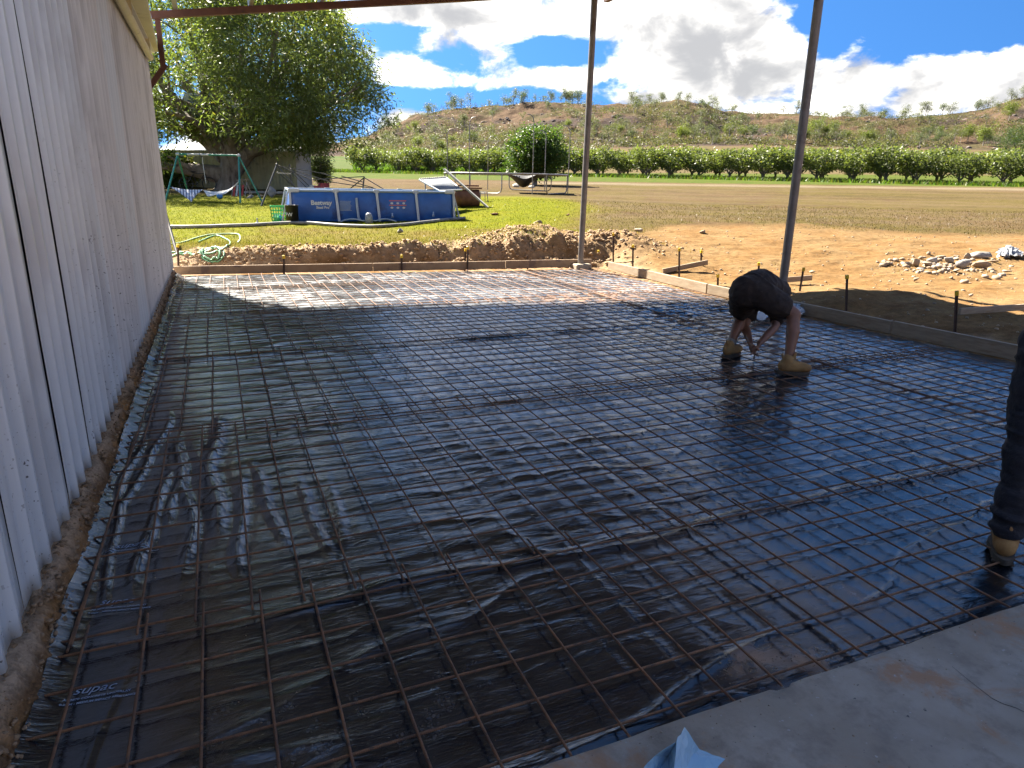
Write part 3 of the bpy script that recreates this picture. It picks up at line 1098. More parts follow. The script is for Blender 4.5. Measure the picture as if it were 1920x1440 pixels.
# dust, spilt soil and the painted paleness of the sunlit strip (one mask)
dx_, dy_ = mv[:, 0], mv[:, 1]
dust_and_sun = .045 + .13 * sstep(fbm(dx_ * .9, dy_ * .9, 121, 4), .5, .7)
dust_and_sun *= .75 + .25 * sstep(dy_, 2.2, 4.5)
dust_and_sun += .52 * sstep(dy_, 7.8, 9.4) * (.55 + .9 * sstep(fbm(dx_ * 1.1, dy_ * 2.6, 122, 4), .40, .62))  # far sunlit strip painted paler, over and above the loose dust
dust_and_sun += .25 * sstep(dx_ - right_line(dy_), -.55, -.2) * sstep(fbm(dx_ * 3, dy_ * 3, 126, 3), .35, .6)
soilm = np.zeros(len(mv))
for (sx, sy, s_, a_) in ((1.63, 1.58, .10, .7), (1.86, 1.50, .08, 1.0), (1.75, 1.53, .12, .35), (5.0, 8.8, .9, .55), (6.2, 9.6, .7, .5), (2.3, 1.75, .2, .3)):
    soilm += a_ * np.exp(-((dx_ - sx) ** 2 + ((dy_ - sy) * 1.6) ** 2) / s_ ** 2)
soilm = np.clip(soilm * sstep(fbm(dx_ * 8, dy_ * 8, 123, 4), .42, .62), 0, 1)
prints = sstep(fbm(dx_ * 2.2, dy_ * 2.2, 124, 3), .52, .60) * sstep(dy_, 3.0, 1.9)
mk = np.stack([np.clip(dust_and_sun, 0, .95), soilm, prints], 1)
mt, nt, bs = principled('black_plastic_film')
at = nt.add('ShaderNodeAttribute', attribute_name='tint')
sp_ = nt.add('ShaderNodeSeparateColor')
nt.put(sp_.inputs[0], at.outputs['Color'])
t = nt.add('ShaderNodeTexCoord')
v = t.outputs['Object']
dn = nt.smooth(nt.noise(v, 7, 7, .7), .32, .68)
fine = nt.smooth(nt.noise(v, 190, 2, .5), .50, .64)
fd = nt.math('MULTIPLY', sp_.outputs[0], nt.math('ADD', nt.math('MULTIPLY', dn, .9), nt.math('MULTIPLY', fine, .35)), clamp=True)
# boot tread marks left in the dust near the slab
vor = nt.add('ShaderNodeTexVoronoi', feature='DISTANCE_TO_EDGE')
nt.put(vor.inputs['Vector'], v)
vor.inputs['Scale'].default_value = 62
tread = nt.math('MULTIPLY', nt.math('MULTIPLY', nt.smooth(vor.outputs['Distance'], .10, .22), sp_.outputs[2]), nt.smooth(nt.noise(v, 13, 2, .5), .5, .62))
fd = nt.math('ADD', fd, nt.math('MULTIPLY', tread, .10), clamp=True)
base = nt.mix(fd, (.0050, .0066, .0100), (.31, .325, .345))
base = nt.mix(sp_.outputs[1], base, (.38, .20, .09))
nt.put(bs.inputs['Base Color'], base)
rg = nt.math('ADD', .085, nt.math('MULTIPLY', fd, .45))
rg = nt.math('ADD', rg, nt.math('MULTIPLY', nt.noise(v, 4, 4, .6), .07))
rg = nt.math('ADD', rg, nt.math('MULTIPLY', sp_.outputs[1], .5), clamp=True)
nt.put(bs.inputs['Roughness'], rg)
bs.inputs['IOR'].default_value = 1.75
bs.inputs['Specular IOR Level'].default_value = .55
b1 = nt.add('ShaderNodeBump')
b1.inputs['Strength'].default_value = .34
b1.inputs['Distance'].default_value = .010
def ridged(scale, stretch, det, dist):
    nd = nt.add('ShaderNodeTexNoise', noise_type='RIDGED_MULTIFRACTAL')
    nt.put(nd.inputs['Vector'], nt.vmul(v, stretch))
    for k_, x_ in (('Scale', scale), ('Detail', det), ('Roughness', .45), ('Distortion', dist), ('Gain', 2.0), ('Offset', 1.0)):
        nd.inputs[k_].default_value = x_
    return nd.outputs['Fac']


nt.put(b1.inputs['Height'], nt.math('ADD', nt.math('MULTIPLY', ridged(3.6, (1, 2.6, 1), 4, .7), .5), nt.math('MULTIPLY', ridged(2.0, (1.6, 1, 1), 2, .8), .25)))
b2 = nt.add('ShaderNodeBump')
b2.inputs['Strength'].default_value = .40
b2.inputs['Distance'].default_value = .003
nt.put(b2.inputs['Height'], nt.noise(nt.vmul(v, (.22, 5.0, 1)), 24, 4, .6, .5))
nt.put(b2.inputs['Normal'], b1.outputs[0])
nt.put(bs.inputs['Normal'], b2.outputs[0])
M_FILM = mt
film = obj('plastic_underlay', np_mesh('plastic_underlay', mv, fcs, M_FILM, True, mk))
tag(film, 'glossy black plastic underlay sheet spread under the steel mesh', 'plastic sheet')

# printing on the sheet: pale blue letters that follow its surface
M_PRINT = pm('pale_print_ink', (.20, .27, .40), (.30, .38, .50), 30, .5)


def text_mesh(body, size, shear=0.0, bold=0.0, spacing=1.0):
    cu_ = bpy.data.curves.new('lettering', 'FONT')
    cu_.body = body
    cu_.size = size
    cu_.shear = shear
    cu_.offset = bold
    cu_.space_character = spacing
    cu_.resolution_u = 3
    tmp = bpy.data.objects.new('lettering', cu_)
    COL.objects.link(tmp)
    dg_ = bpy.context.evaluated_depsgraph_get()
    me = bpy.data.meshes.new_from_object(tmp.evaluated_get(dg_))
    bpy.data.objects.remove(tmp)
    bpy.data.curves.remove(cu_)
    n = len(me.vertices)
    co = np.zeros(n * 3, np.float32)
    me.vertices.foreach_get('co', co)
    fs = [tuple(p.vertices) for p in me.polygons]
    bpy.data.meshes.remove(me)
    return co.reshape(-1, 3), fs


def print_block(ox, oy, ang, k, lines):
    vs, fs = [], []
    for body, size, lx, ly, shear, bold in lines:
        co, f = text_mesh(body, size * k, shear, bold * k)
        if not len(co):
            continue
        # cut long letter faces finely enough by using the letters' own outline points only
        px_ = co[:, 0] + lx * k
        py_ = co[:, 1] + ly * k
        X = ox + px_ * math.cos(ang) - py_ * math.sin(ang)
        Y = oy + px_ * math.sin(ang) + py_ * math.cos(ang)
        b0 = len(vs)
        vs += list(np.stack([X, Y, membrane_z(X, Y) + .0022], 1))
        fs += [tuple(i + b0 for i in q) for q in f]
    o = obj('printed_text', np_mesh('printed_text', np.array(vs), fs, M_PRINT), film)
    return o


LINES = [('supac', .060, .020, .010, .25, .0004), ('AS 2870 CONCRETE UNDERLAY', .0150, 0, -.022, 0, .0005), ('0.2MM - MEDIUM IMPACT RESISTANCE', .0142, -.004, -.046, 0, .0005)]
print_block(-.61, 2.265, -.12, .93, LINES)
print_block(-.60, 2.79, -.18, .93, LINES)
print_block(-.60, 3.27, -.20, .93, LINES)

# ================================================================== REINFORCING MESH
mt, nt, bs = principled('rusty_ribbed_bar')
t = nt.add('ShaderNodeTexCoord')
g = nt.add('ShaderNodeNewGeometry')
v = t.outputs['Object']
n_ = nt.noise(g.outputs['Position'], 3.2, 5, .65)
base = nt.mix(nt.smooth(n_, .36, .64), (.135, .064, .034), (.235, .112, .052))
base = nt.mix(nt.smooth(nt.noise(g.outputs['Position'], 26, 3, .6), .5, .66), base, (.085, .05, .035))
nt.put(bs.inputs['Base Color'], base)
bs.inputs['Roughness'].default_value = .68
bs.inputs['Metallic'].default_value = .15
wv = nt.add('ShaderNodeTexWave', wave_type='BANDS', bands_direction='X')
nt.put(wv.inputs['Vector'], v)
wv.inputs['Scale'].default_value = 48
b = nt.add('ShaderNodeBump')
b.inputs['Strength'].default_value = .6
b.inputs['Distance'].default_value = .0012
nt.put(b.inputs['Height'], wv.outputs['Fac'])
nt.put(bs.inputs['Normal'], b.outputs[0])
M_BAR = mt
BAR_R = .0048
_bar_cache = {}


def bar_mesh(L, variant, axis):
    key = (round(L, 3), variant, axis)
    if key not in _bar_cache:
        n = max(6, int(L / .2))
        rs_ = np.random.default_rng(900 + variant * 7 + (50 if axis == 'y' else 0))
        ph = rs_.uniform(0, 6.28, 4)
        pts = []
        for i in range(n + 1):
            s_ = L * i / n
            bz = .0022 * math.sin(s_ * 2.1 + ph[0]) + .0012 * math.sin(s_ * 6.3 + ph[1])
            bx = .0035 * math.sin(s_ * 1.1 + ph[2]) + .0010 * math.sin(s_ * 4.7 + ph[3])
            pts.append((s_, bx, bz))
        mb = MB().tube(pts, BAR_R, 6)
        _bar_cache[key] = mb.mesh('bar', M_BAR)
    return _bar_cache[key]


SHEETS = [  # y start, y end, first cross bar y, shift of the long bars, tilt
    (1.405, 2.625, 1.47, .000, .000), (2.485, 4.775, 2.55, -.030, .002), (4.575, 6.915, 4.63, .026, -.004),
    (6.720, 9.030, 6.78, -.022, .006), (8.850, 11.150, 8.90, .030, -.010), (10.950, 12.62, 11.02, -.018, -.03)]
ROW_TXT = ['nearest the concrete floor', 'second from the concrete floor', 'third from the concrete floor', 'fourth from the concrete floor',
           'fifth from the concrete floor', 'along the far formwork boards']
for r_i, (y0, y1, yc, sh, tilt) in enumerate(SHEETS):
    for c_i in (0, 1):
        lbl = ('wide' if c_i == 0 else 'narrow') + ' rusty mesh sheet ' + ('beside the shed wall, ' if c_i == 0 else 'beside the right boards, ') + ROW_TXT[r_i]
        x0, x1 = (-.665, 5.33) if c_i == 0 else (5.10, 6.86)
        x1 = min(x1, float(right_line(y1)) - .12)
        ms = thing('mesh_sheet', lbl, 'steel mesh', (x0, y0, 0), 0, 'sheets of reinforcing mesh tiled over the plastic')
        zb = .004 * ((r_i + c_i) % 2)
        xo = -.187 + sh if c_i == 0 else -.187 + sh + .035
        n0 = math.ceil((x0 + .03 - xo) / .2)
        xx = xo + .2 * n0
        j = 0
        while xx < x1 - .02:
            yb = y1 if r_i < 5 else min(y1, float(far_line(xx)) - .22)
            o = obj('bar', bar_mesh(yb - y0, j % 4, 'y'), ms)
            o.location = (xx - x0 + random.uniform(-.003, .003), random.uniform(-.012, .012), zb + .0047 + random.uniform(-.001, .001))
            o.rotation_euler = (0, 0, PI / 2 + tilt * .4 + random.uniform(-.0012, .0012))
            xx += .2
            j += 1
        yy_ = yc
        j = 0
        while yy_ < y1 - .02:
            if r_i < 5 or yy_ < float(far_line(x1)) - .2:
                o = obj('bar', bar_mesh(x1 - x0, j % 4, 'x'), ms)
                o.location = (random.uniform(-.015, .015), yy_ - y0 + random.uniform(-.003, .003), zb - .0047 + random.uniform(-.001, .001))
                o.rotation_euler = (0, 0, tilt + random.uniform(-.0008, .0008))
            yy_ += .2
            j += 1
# single extra bar lying along the wall side of the mesh
eb = obj('loose_bar', bar_mesh(3.4, 1, 'y'))
eb.location = (-.63, 2.46, .012)
eb.rotation_euler = (0, 0, PI / 2 - .012)
tag(eb, 'loose rusty bar lying beside the soil edge of the shed wall', 'steel bar')

# ================================================================== FORMWORK
M_TIMBER = pm('sawn_formwork_timber', (.31, .24, .165), (.24, .18, .12), 5, .8, .25, 60, stretch=(1, 1, 5), c3=(.24, .165, .10), c3_scale=3, c3_at=.55)
M_TIMBER2 = pm('grey_formwork_timber', (.36, .255, .165), (.28, .19, .12), 5, .8, .25, 60, c3=(.19, .13, .10), c3_scale=3, c3_at=.55)


def board(a, b, h_, th_, lbl, mat, name='formwork_board', grp='formwork boards edging the pad', tilt=0.0):
    a, b = Vector(a), Vector(b)
    d = b - a
    L = d.length
    mb = MB()
    n = 8
    mb.box(0, L, -th_ / 2, th_ / 2, 0, h_, None, .004)
    o = mb.build(name, mat, None)
    yaw = math.atan2(d.y, d.x)
    pit = math.asin(max(-1, min(1, d.z / L)))
    o.matrix_world = Matrix.Translation(a) @ Matrix.Rotation(yaw, 4, 'Z') @ Matrix.Rotation(-pit, 4, 'Y') @ Matrix.Rotation(tilt, 4, 'X')
    return tag(o, lbl, 'board', grp)


def fl(x, dz=0.0):
    return (x, float(far_line(x)), dz)


board(fl(-.80, -.03), fl(2.55, -.02), .145, .038, 'far timber formwork board meeting the end of the shed wall', M_TIMBER2)
board(fl(2.56, -.02), fl(5.05, -.01), .145, .038, 'middle length of the far timber formwork boards below the dug bank', M_TIMBER2)
board(fl(5.06, -.01), fl(6.82, .0), .150, .038, 'far timber formwork board ending at the concrete pier', M_TIMBER2)
board((float(right_line(11.95)) + .15, 11.92, -.04), (float(right_line(8.75)), 8.75, -.035), .150, .045, 'pale timber formwork board from the concrete pier along the sand', M_TIMBER)
board((float(right_line(8.73)), 8.73, -.035), (float(right_line(5.60)), 5.60, -.04), .150, .045, 'timber formwork board behind the bending worker', M_TIMBER)
board((float(right_line(5.58)) + .005, 5.58, -.045), (float(right_line(3.0)), 3.0, -.05), .160, .045, 'shaded timber formwork board nearest the standing worker', M_TIMBER)
board((float(right_line(2.98)), 2.98, -.05), (float(right_line(1.2)), 1.2, -.05), .160, .045, 'last timber formwork board running up to the concrete floor', M_TIMBER)

# concrete pier under the far post
px0, py0 = p_mid[0], p_mid[1]
ft_ = thing('concrete_pier', 'rough concrete pier under the farthest pipe post', 'footing', (px0, py0, -.06))
V_, F_ = [], []
mb = MB()
mb.box(-.17, .17, -.17, .17, 0, .135, None, .02)
o = mb.build('pier_block', pm('rough_pier_concrete', (.40, .33, .25), (.31, .245, .18), 9, .9, .6, 30), ft_)

M_STAKE = pm('rusty_black_stake', (.045, .028, .022), (.075, .04, .028), 12, .7, .2, 40)
M_CAP = pm('yellow_plastic_cap', (.66, .46, .02), (.60, .40, .02), 6, .45)


def stake(px, pt, pb, lbl, lean=0.0, dist=None, cap=True, base=None):
    g_ = base if base is not None else hit(px, pb)
    dd = g_[0] * HEAD[0] + g_[1] * HEAD[1]
    top = at_d(px + lean, pt, dd)
    h_ = top[2] - g_[2]
    st_ = thing('stake', lbl, 'stake', (g_[0], g_[1], g_[2]), random.uniform(0, 3), 'steel stakes holding the formwork')
    lx, ly = top[0] - g_[0], top[1] - g_[1]
    c_, s_ = math.cos(-st_.rotation_euler.z), math.sin(-st_.rotation_euler.z)
    lx, ly = lx * c_ - ly * s_, lx * s_ + ly * c_
    mb = MB()
    up = Vector((lx, ly, h_)).normalized()
    # three-flanged picket section
    for k in range(3):
        a = 2 * PI * k / 3
        d = Vector((math.cos(a), math.sin(a), 0))
        q0, q1 = Vector((0, 0, -.06)) + d * .009, Vector((lx, ly, h_)) + d * .009
        mb.bar(q0, q1, .007, .019, up=d)
    mb.build('picket', M_STAKE, st_)
    if cap:
        t_ = Vector((lx, ly, h_))
        cm = MB()
        cm.box(-.021, .021, -.021, .021, -.045, .012, Matrix.Translation(t_) @ Vector((0, 0, 1)).rotation_difference(up).to_matrix().to_4x4(), .005)
        cm.build('safety_cap', M_CAP, st_)
    return st_


for a in ((1150, 438, 492, 'tall stake with yellow cap standing alone behind the concrete pier', 0),
          (1122, 470, 492, 'short yellow capped stake beside the concrete pier', 0),
          (1187, 460, 503, 'yellow capped stake at the start of the pale timber board', 0),
          (1274, 466, 519, 'yellow capped stake at the joint of board and diagonal brace', 0),
          (1315, 470, 499, 'yellow capped stake at the outer end of the diagonal brace', 0),
          (1346, 515, 537, 'short yellow capped stake tight behind the board near the worker', 0),
          (1423, 493, 530, 'yellow capped stake just above the back of the bending worker', 0),
          (1500, 503, 545, 'leaning stake with yellow cap crossing a short plank', 7),
          (1587, 517, 583, 'yellow capped stake in the shaded sand behind the board', 1),
          (1792, 547, 622, 'tallest looking yellow capped stake next to the cross brace', 2),
          (333, 459, 500, 'black stake at the end of the shed wall', 0),
          (532, 480, 512, 'stake on the far board below the coiled hose and pool basket', 0),
          (753, 479, 507, 'stake on the far board in line with the pool', 0),
          (876, 463, 504, 'taller stake of a close pair at the far board', 1),
          (871, 467, 502, 'shorter leaning stake of a close pair at the far board', 2),
          (989, 479, 503, 'bare stake against the dark cut of the bank', 0)):
    px, pt, pb, lbl, lean = a
    base = None
    if px < 1000:                              # the far row is driven just inside or outside of the board
        q = on_y(px, pb, float(far_line(on_z(px, pb, 0)[0])) - (.03 if pb > 503 else -.06))
        base = Vector((q[0], q[1], -.03))
    stake(px, pt, pb, lbl, lean, base=base, cap=(px != 989))

# braces and planks on the sand
def gp(px, py, dz=0.0):
    p_ = hit(px, py)
    return (p_.x, p_.y, p_.z + dz)


board(gp(1243, 513, .0), tuple(at_d(1327, 496, 13.0)), .09, .035, 'diagonal timber brace from the right board to an outer stake', M_TIMBER, 'timber_brace', 'loose timber braces on the sand')
board(gp(1471, 532, .02), gp(1521, 531, .05), .09, .03, 'short plank nailed across the leaning stake behind the worker', M_TIMBER, 'timber_brace', 'loose timber braces on the sand')
board(gp(1797, 594, .03), gp(1990, 583, .05), .085, .035, 'timber brace running out over the shaded sand from the capped stake', M_TIMBER, 'timber_brace', 'loose timber braces on the sand')

# ================================================================== VEGETATION
def leaf_mat(name, tint_scale=1.0, trans=.35, rough=.45):
    mt, nt, bs = principled(name)
    at = nt.add('ShaderNodeAttribute', attribute_name='tint')
    nt.put(bs.inputs['Base Color'], at.outputs['Color'])
    bs.inputs['Roughness'].default_value = rough
    bs.inputs['Specular IOR Level'].default_value = .3
    tr = nt.add('ShaderNodeBsdfTranslucent')
    sc = nt.mix(1.0, at.outputs['Color'], (1.25, 1.35, .55), 'MULTIPLY')
    nt.put(tr.inputs[0], sc)
    mx = nt.add('ShaderNodeMixShader')
    mx.inputs[0].default_value = trans
    nt.put(mx.inputs[1], bs.outputs[0])
    nt.put(mx.inputs[2], tr.outputs[0])
    out = nt.n.get('Material Output')
    nt.put(out.inputs[0], mx.outputs[0])
    return mt


M_LEAF = leaf_mat('leaf', 1.0, .45)
M_BARK = pm('bark', (.15, .12, .095), (.23, .19, .155), 7, .9, .5, 30, stretch=(1, 1, .35), c3=(.075, .058, .046), c3_scale=2.5, c3_at=.55)
M_BARK_PALE = pm('pale_bark', (.36, .32, .27), (.22, .19, .165), 5, .9, .4, 20, stretch=(1, 1, .3))


def leaves(centers, n_per, spread, length, width, droop, rng, base, var=.3, outward=None, yellow=0.05, flat=1.0):
    """clumps of leaf blades: returns verts, quads, face colours"""
    C = np.repeat(np.asarray(centers, float), n_per, 0)
    N = len(C)
    if np.ndim(spread):
        spread = np.repeat(np.asarray(spread, float), n_per)[:, None]
    off = rng.normal(0, 1, (N, 3)) * np.array([1, 1, .75 * flat]) * spread * .55
    P = C + off
    d = rng.normal(0, 1, (N, 3))
    d[:, 2] = d[:, 2] * .5 - droop
    d += off / (np.linalg.norm(off, axis=1, keepdims=True) + 1e-6) * .9
    d /= np.linalg.norm(d, axis=1, keepdims=True)
    s = np.cross(d, rng.normal(0, 1, (N, 3)))
    s /= np.linalg.norm(s, axis=1, keepdims=True) + 1e-9
    L = length * rng.uniform(.65, 1.25, (N, 1))
    W = width * rng.uniform(.7, 1.2, (N, 1))
    bend = np.cross(d, s) * L * .12
    v = np.stack([P, P + d * L * .45 + s * W * .5 + bend, P + d * L + bend * .2, P + d * L * .45 - s * W * .5 + bend], 1).reshape(-1, 3)
    f = np.arange(N * 4).reshape(N, 4)
    cl = np.repeat(rng.uniform(-1, 1, (len(centers), 1)), n_per, 0)
    k = 1 + var * (.6 * cl + .5 * rng.uniform(-1, 1, (N, 1)))
    col_ = np.asarray(base)[None] * k
    yl = (rng.random((N, 1)) < yellow * (1 + cl))
    col_ = np.where(yl, np.asarray([[.155, .145, .030]]) * k, col_)
    return v, f, np.clip(col_, .003, 1)


def crown_mesh(name, parts, mat=None):
    vs, fs, cs, b = [], [], [], 0
    for v, f, c in parts:
        vs.append(v)
        fs.append(f + b)
        cs.append(c)
        b += len(v)
    return np_mesh(name, np.vstack(vs), np.vstack(fs), mat or M_LEAF, False, None, np.vstack(cs))


def limb_path(a, b, wob, rng, n=6, sag=0.0):
    a, b = np.asarray(a, float), np.asarray(b, float)
    L = np.linalg.norm(b - a)
    pts = []
    o1, o2 = rng.normal(0, wob * L, 3), rng.normal(0, wob * L, 3)
    for i in range(n + 1):
        t = i / n
        p = a + (b - a) * t + o1 * math.sin(PI * t) + o2 * math.sin(2 * PI * t) * .5
        p[2] += sag * L * math.sin(PI * t)
        pts.append(p)
    return pts


def branch_tree(mb, start, targets, r0, rng, wob=.06, levels=2, twig=None, sag=0.05):
    """limbs from start to each target, with side branches; returns twig ends"""
    ends = []
    for tg, rr in targets:
        pts = limb_path(start, tg, wob, rng, 8, sag)
        rad = [rr * (1 - .75 * i / 8) for i in range(9)]
        mb.tube(pts, rad, 8)
        ends.append(pts[-1])
        if levels > 0:
            for j in range(3, 8):
                for _ in range(2 if levels > 1 else 1):
                    dirv = rng.normal(0, 1, 3)
                    dirv[2] = abs(dirv[2]) * .7
                    dirv += (np.asarray(pts[-1]) - np.asarray(pts[0])) / (np.linalg.norm(np.asarray(pts[-1]) - np.asarray(pts[0])) + 1e-6) * .8
                    dirv /= np.linalg.norm(dirv)
                    ln = np.linalg.norm(np.asarray(pts[-1]) - np.asarray(pts[0])) * rng.uniform(.25, .5)
                    ends += branch_tree(mb, pts[j], [(np.asarray(pts[j]) + dirv * ln, rad[j] * .5)], rad[j], rng, wob * 1.3, levels - 1, twig, sag)
    return ends


# ---- the big mango tree beside the shed
mango_base = hit(428, 357)
rng = np.random.default_rng(5)
M_D = float(mango_base.x * HEAD[0] + mango_base.y * HEAD[1])
PXM = (M_D / F_PX) * 1.04             # metres per photograph pixel at the tree


def tl(px, py, away=0.0):              # offset from the tree base for a picture direction, moved away along the heading
    p_ = at_d(px, py, M_D + away)
    return np.array([p_[0] - mango_base.x, p_[1] - mango_base.y, p_[2] - mango_base.z])


mango = thing('mango_tree', 'huge spreading mango tree shading the swing frame and the old vehicle', 'tree', mango_base)
mb = MB()
fork = tl(432, 300)
mb.tube([tl(428, 368), tl(428, 355), tl(431, 330), tl(433, 305), tl(432, 285)], [.85, .60, .50, .46, .44], 12)
ends = []
big = [((424, 330), (296, 308), .46, -.6), ((436, 320), (505, 262), .46, .4), ((432, 295), (430, 200), .5, 0), ((430, 285), (372, 120), .34, -1), ((432, 285), (455, 90), .34, 1.5), ((434, 285), (560, 120), .32, 0),
       ((432, 290), (330, 110), .30, 1.5), ((430, 280), (410, 40), .30, .5), ((470, 285), (640, 190), .26, -1), ((460, 290), (600, 235), .24, 1.5), ((432, 280), (520, 60), .28, -2), ((430, 285), (310, 210), .28, -3),
       ((430, 285), (350, 30), .26, 3), ((440, 285), (560, 30), .24, 2), ((500, 264), (655, 120), .2, 1), ((420, 295), (335, 235), .36, 1.5), ((330, 240), (300, 150), .2, 1), ((432, 285), (250, 160), .28, 1), ((432, 285), (240, 70), .26, 0)]
for (sx_, sy_), (ex, ey), rr, aw in big:
    ends += branch_tree(mb, tl(sx_, sy_), [(tl(ex, ey, aw), rr)], rr, rng, .05, 1, sag=.02)
mb.build('trunk', M_BARK, mango)
# crown volume: a lumpy dome, open inside towards the upper part, hanging low on the side of the pool
cen = tl(436, 162)
cs_ = []
tries = 0
while len(cs_) < 2600 and tries < 200000:
    tries += 1
    u_ = rng.normal(0, 1, 3)
    u_ /= np.linalg.norm(u_)
    rr = rng.random() ** (1 / 5.0)
    a = u_[0] * SIDE[0] + u_[1] * SIDE[1]      # sideways part
    sideq = float(u_[0] * SIDE[0] + u_[1] * SIDE[1])
    rz = 5.3 if u_[2] > 0 else (3.9 if sideq > .15 else 2.6)
    lump = .86 + .26 * vnoise(np.array([u_[0] * 3.1 + 9]), np.array([u_[1] * 3.1 + u_[2] * 4.3]), 131)[0]
    p_ = cen + np.array([u_[0] * 6.75, u_[1] * 6.75, u_[2] * rz]) * rr * lump
    sw_ = float(p_[0] * SIDE[0] + p_[1] * SIDE[1])
    if p_[2] < np.interp(sw_, [-6, -2, 2, 3.4, 7.5], [2.6, 2.6, 2.5, 2.1, 1.95]) + rng.uniform(-.25, .25):
        continue
    hole = vnoise(np.array([p_[0] * .55 + 3]), np.array([p_[1] * .4 + p_[2] * .75]), 133)[0]
    if hole < (.54 if (sideq < .15 and u_[2] > .05) else .42) and rr < .96:
        continue
    aw_ = float(p_[0] * HEAD[0] + p_[1] * HEAD[1])
    if aw_ < .4 and tl(315, 0)[0] * SIDE[0] + tl(315, 0)[1] * SIDE[1] < sw_ < 1.7 and tl(430, 246)[2] < p_[2] < tl(430, 172)[2] and rng.random() < .90:
        continue      # the old vehicle body shows through the leaves here
    cs_.append(p_)
cs_ = np.array(cs_ + [np.asarray(e) for e in ends])
v1 = leaves(cs_, 34, .52, .27, .060, .75, rng, (.122, .154, .054), .5, yellow=.04)
top = cs_[cs_[:, 2] > cen[2] + 1.6]
v2 = leaves(top[rng.random(len(top)) < .3], 20, .5, .25, .06, .6, rng, (.16, .17, .035), .35, yellow=.15)
obj('crown', crown_mesh('crown', [v1, v2]), mango)


def round_crown(rng, rx, rz, n, base, lf, ln_, wd_, flat=1.0, inner=.35, spread=.4, lump=.3, droop=.3, yellow=.04, var=.4):
    cs = []
    for _ in range(n):
        u = rng.normal(0, 1, 3)
        u /= np.linalg.norm(u)
        r_ = (inner + (1 - inner) * rng.random()) ** .6
        l_ = 1 - lump / 2 + lump * vnoise(np.array([u[0] * 2.4 + 5]), np.array([u[1] * 2.4 + u[2] * 2.9]), int(rng.integers(1e6)) * 0 + 137)[0]
        cs.append(u * np.array([rx, rx, rz]) * r_ * l_)
    return np.array(cs)


# ---- dense round tree behind the trampoline
rb = hit(1003, 347)
rt_ = thing('small_tree', 'dense dark green round tree standing behind the trampoline', 'tree', rb)
D_ = rb.x * HEAD[0] + rb.y * HEAD[1]
s_px = D_ / F_PX
rng = np.random.default_rng(21)
mb = MB()
branch_tree(mb, (0, 0, .5), [((rng.uniform(-1, 1) * .9, rng.uniform(-1, 1) * .9, 2.2), .10) for _ in range(5)], .12, rng, .06, 1)
mb.tube([(0, 0, -.05), (.02, 0, .3), (0, 0, .7)], [.17, .14, .12], 8)
mb.build('trunk', M_BARK_PALE, rt_)
rx = 50 * s_px
cs = round_crown(rng, rx, 47 * s_px, 620, None, 0, 0, 0, inner=.3) + np.array([0, 0, 48 * s_px + .25])
cs = cs[(cs[:, 2] > .45)]
obj('crown', crown_mesh('crown', [leaves(cs, 26, .38, .20, .085, .35, rng, (.05, .09, .02), .5, yellow=.03)]), rt_)

V3_ = lambda p: Vector((float(p[0]), float(p[1]), float(p[2])))
# ---- orchard of low goblet trees
rng = np.random.default_rng(31)
orch_protos = []
for k in range(6):
    t_ = thing('orchard_tree', 'low goblet shaped orchard tree with pale leaves in the long rows past the farm track', 'tree', (0, 0, 0), 0, 'orchard trees in rows beyond the track')
    mb = MB()
    tg = []
    na = 7
    for j in range(na):
        a = 2 * PI * j / na + rng.uniform(-.3, .3)
        q = rng.uniform(.7, 1.25)
        tg.append(((math.cos(a) * q, math.sin(a) * q, rng.uniform(1.5, 2.3)), rng.uniform(.05, .075)))
    mb.tube([(0, 0, -.15), (0, .01, .2), (.01, 0, .5)], [.17, .14, .13], 7)
    branch_tree(mb, (0, 0, .42), tg, .1, rng, .05, 0, sag=-.06)
    mb.build('trunk', M_BARK, t_)
    n = 165
    a = rng.uniform(0, 2 * PI, n)
    zz = .95 + 1.8 * rng.random(n) ** .75
    rr = (0.55 + .95 * sstep(zz, .7, 1.9)) * np.sqrt(rng.uniform(.15, 1, n)) * (1 - .35 * sstep(zz, 2.3, 3.0))
    cs = np.stack([np.cos(a) * rr * 1.18, np.sin(a) * rr * 1.18, zz], 1)
    obj('crown', crown_mesh('crown', [leaves(cs, 13, .38, .25, .15, .1, rng, (.104, .126, .046), .5, yellow=.04)]), t_)
    orch_protos.append(t_)
RA, RBp = V3_(at_d(690, 341, 96)), V3_(at_d(1918, 329, 63))
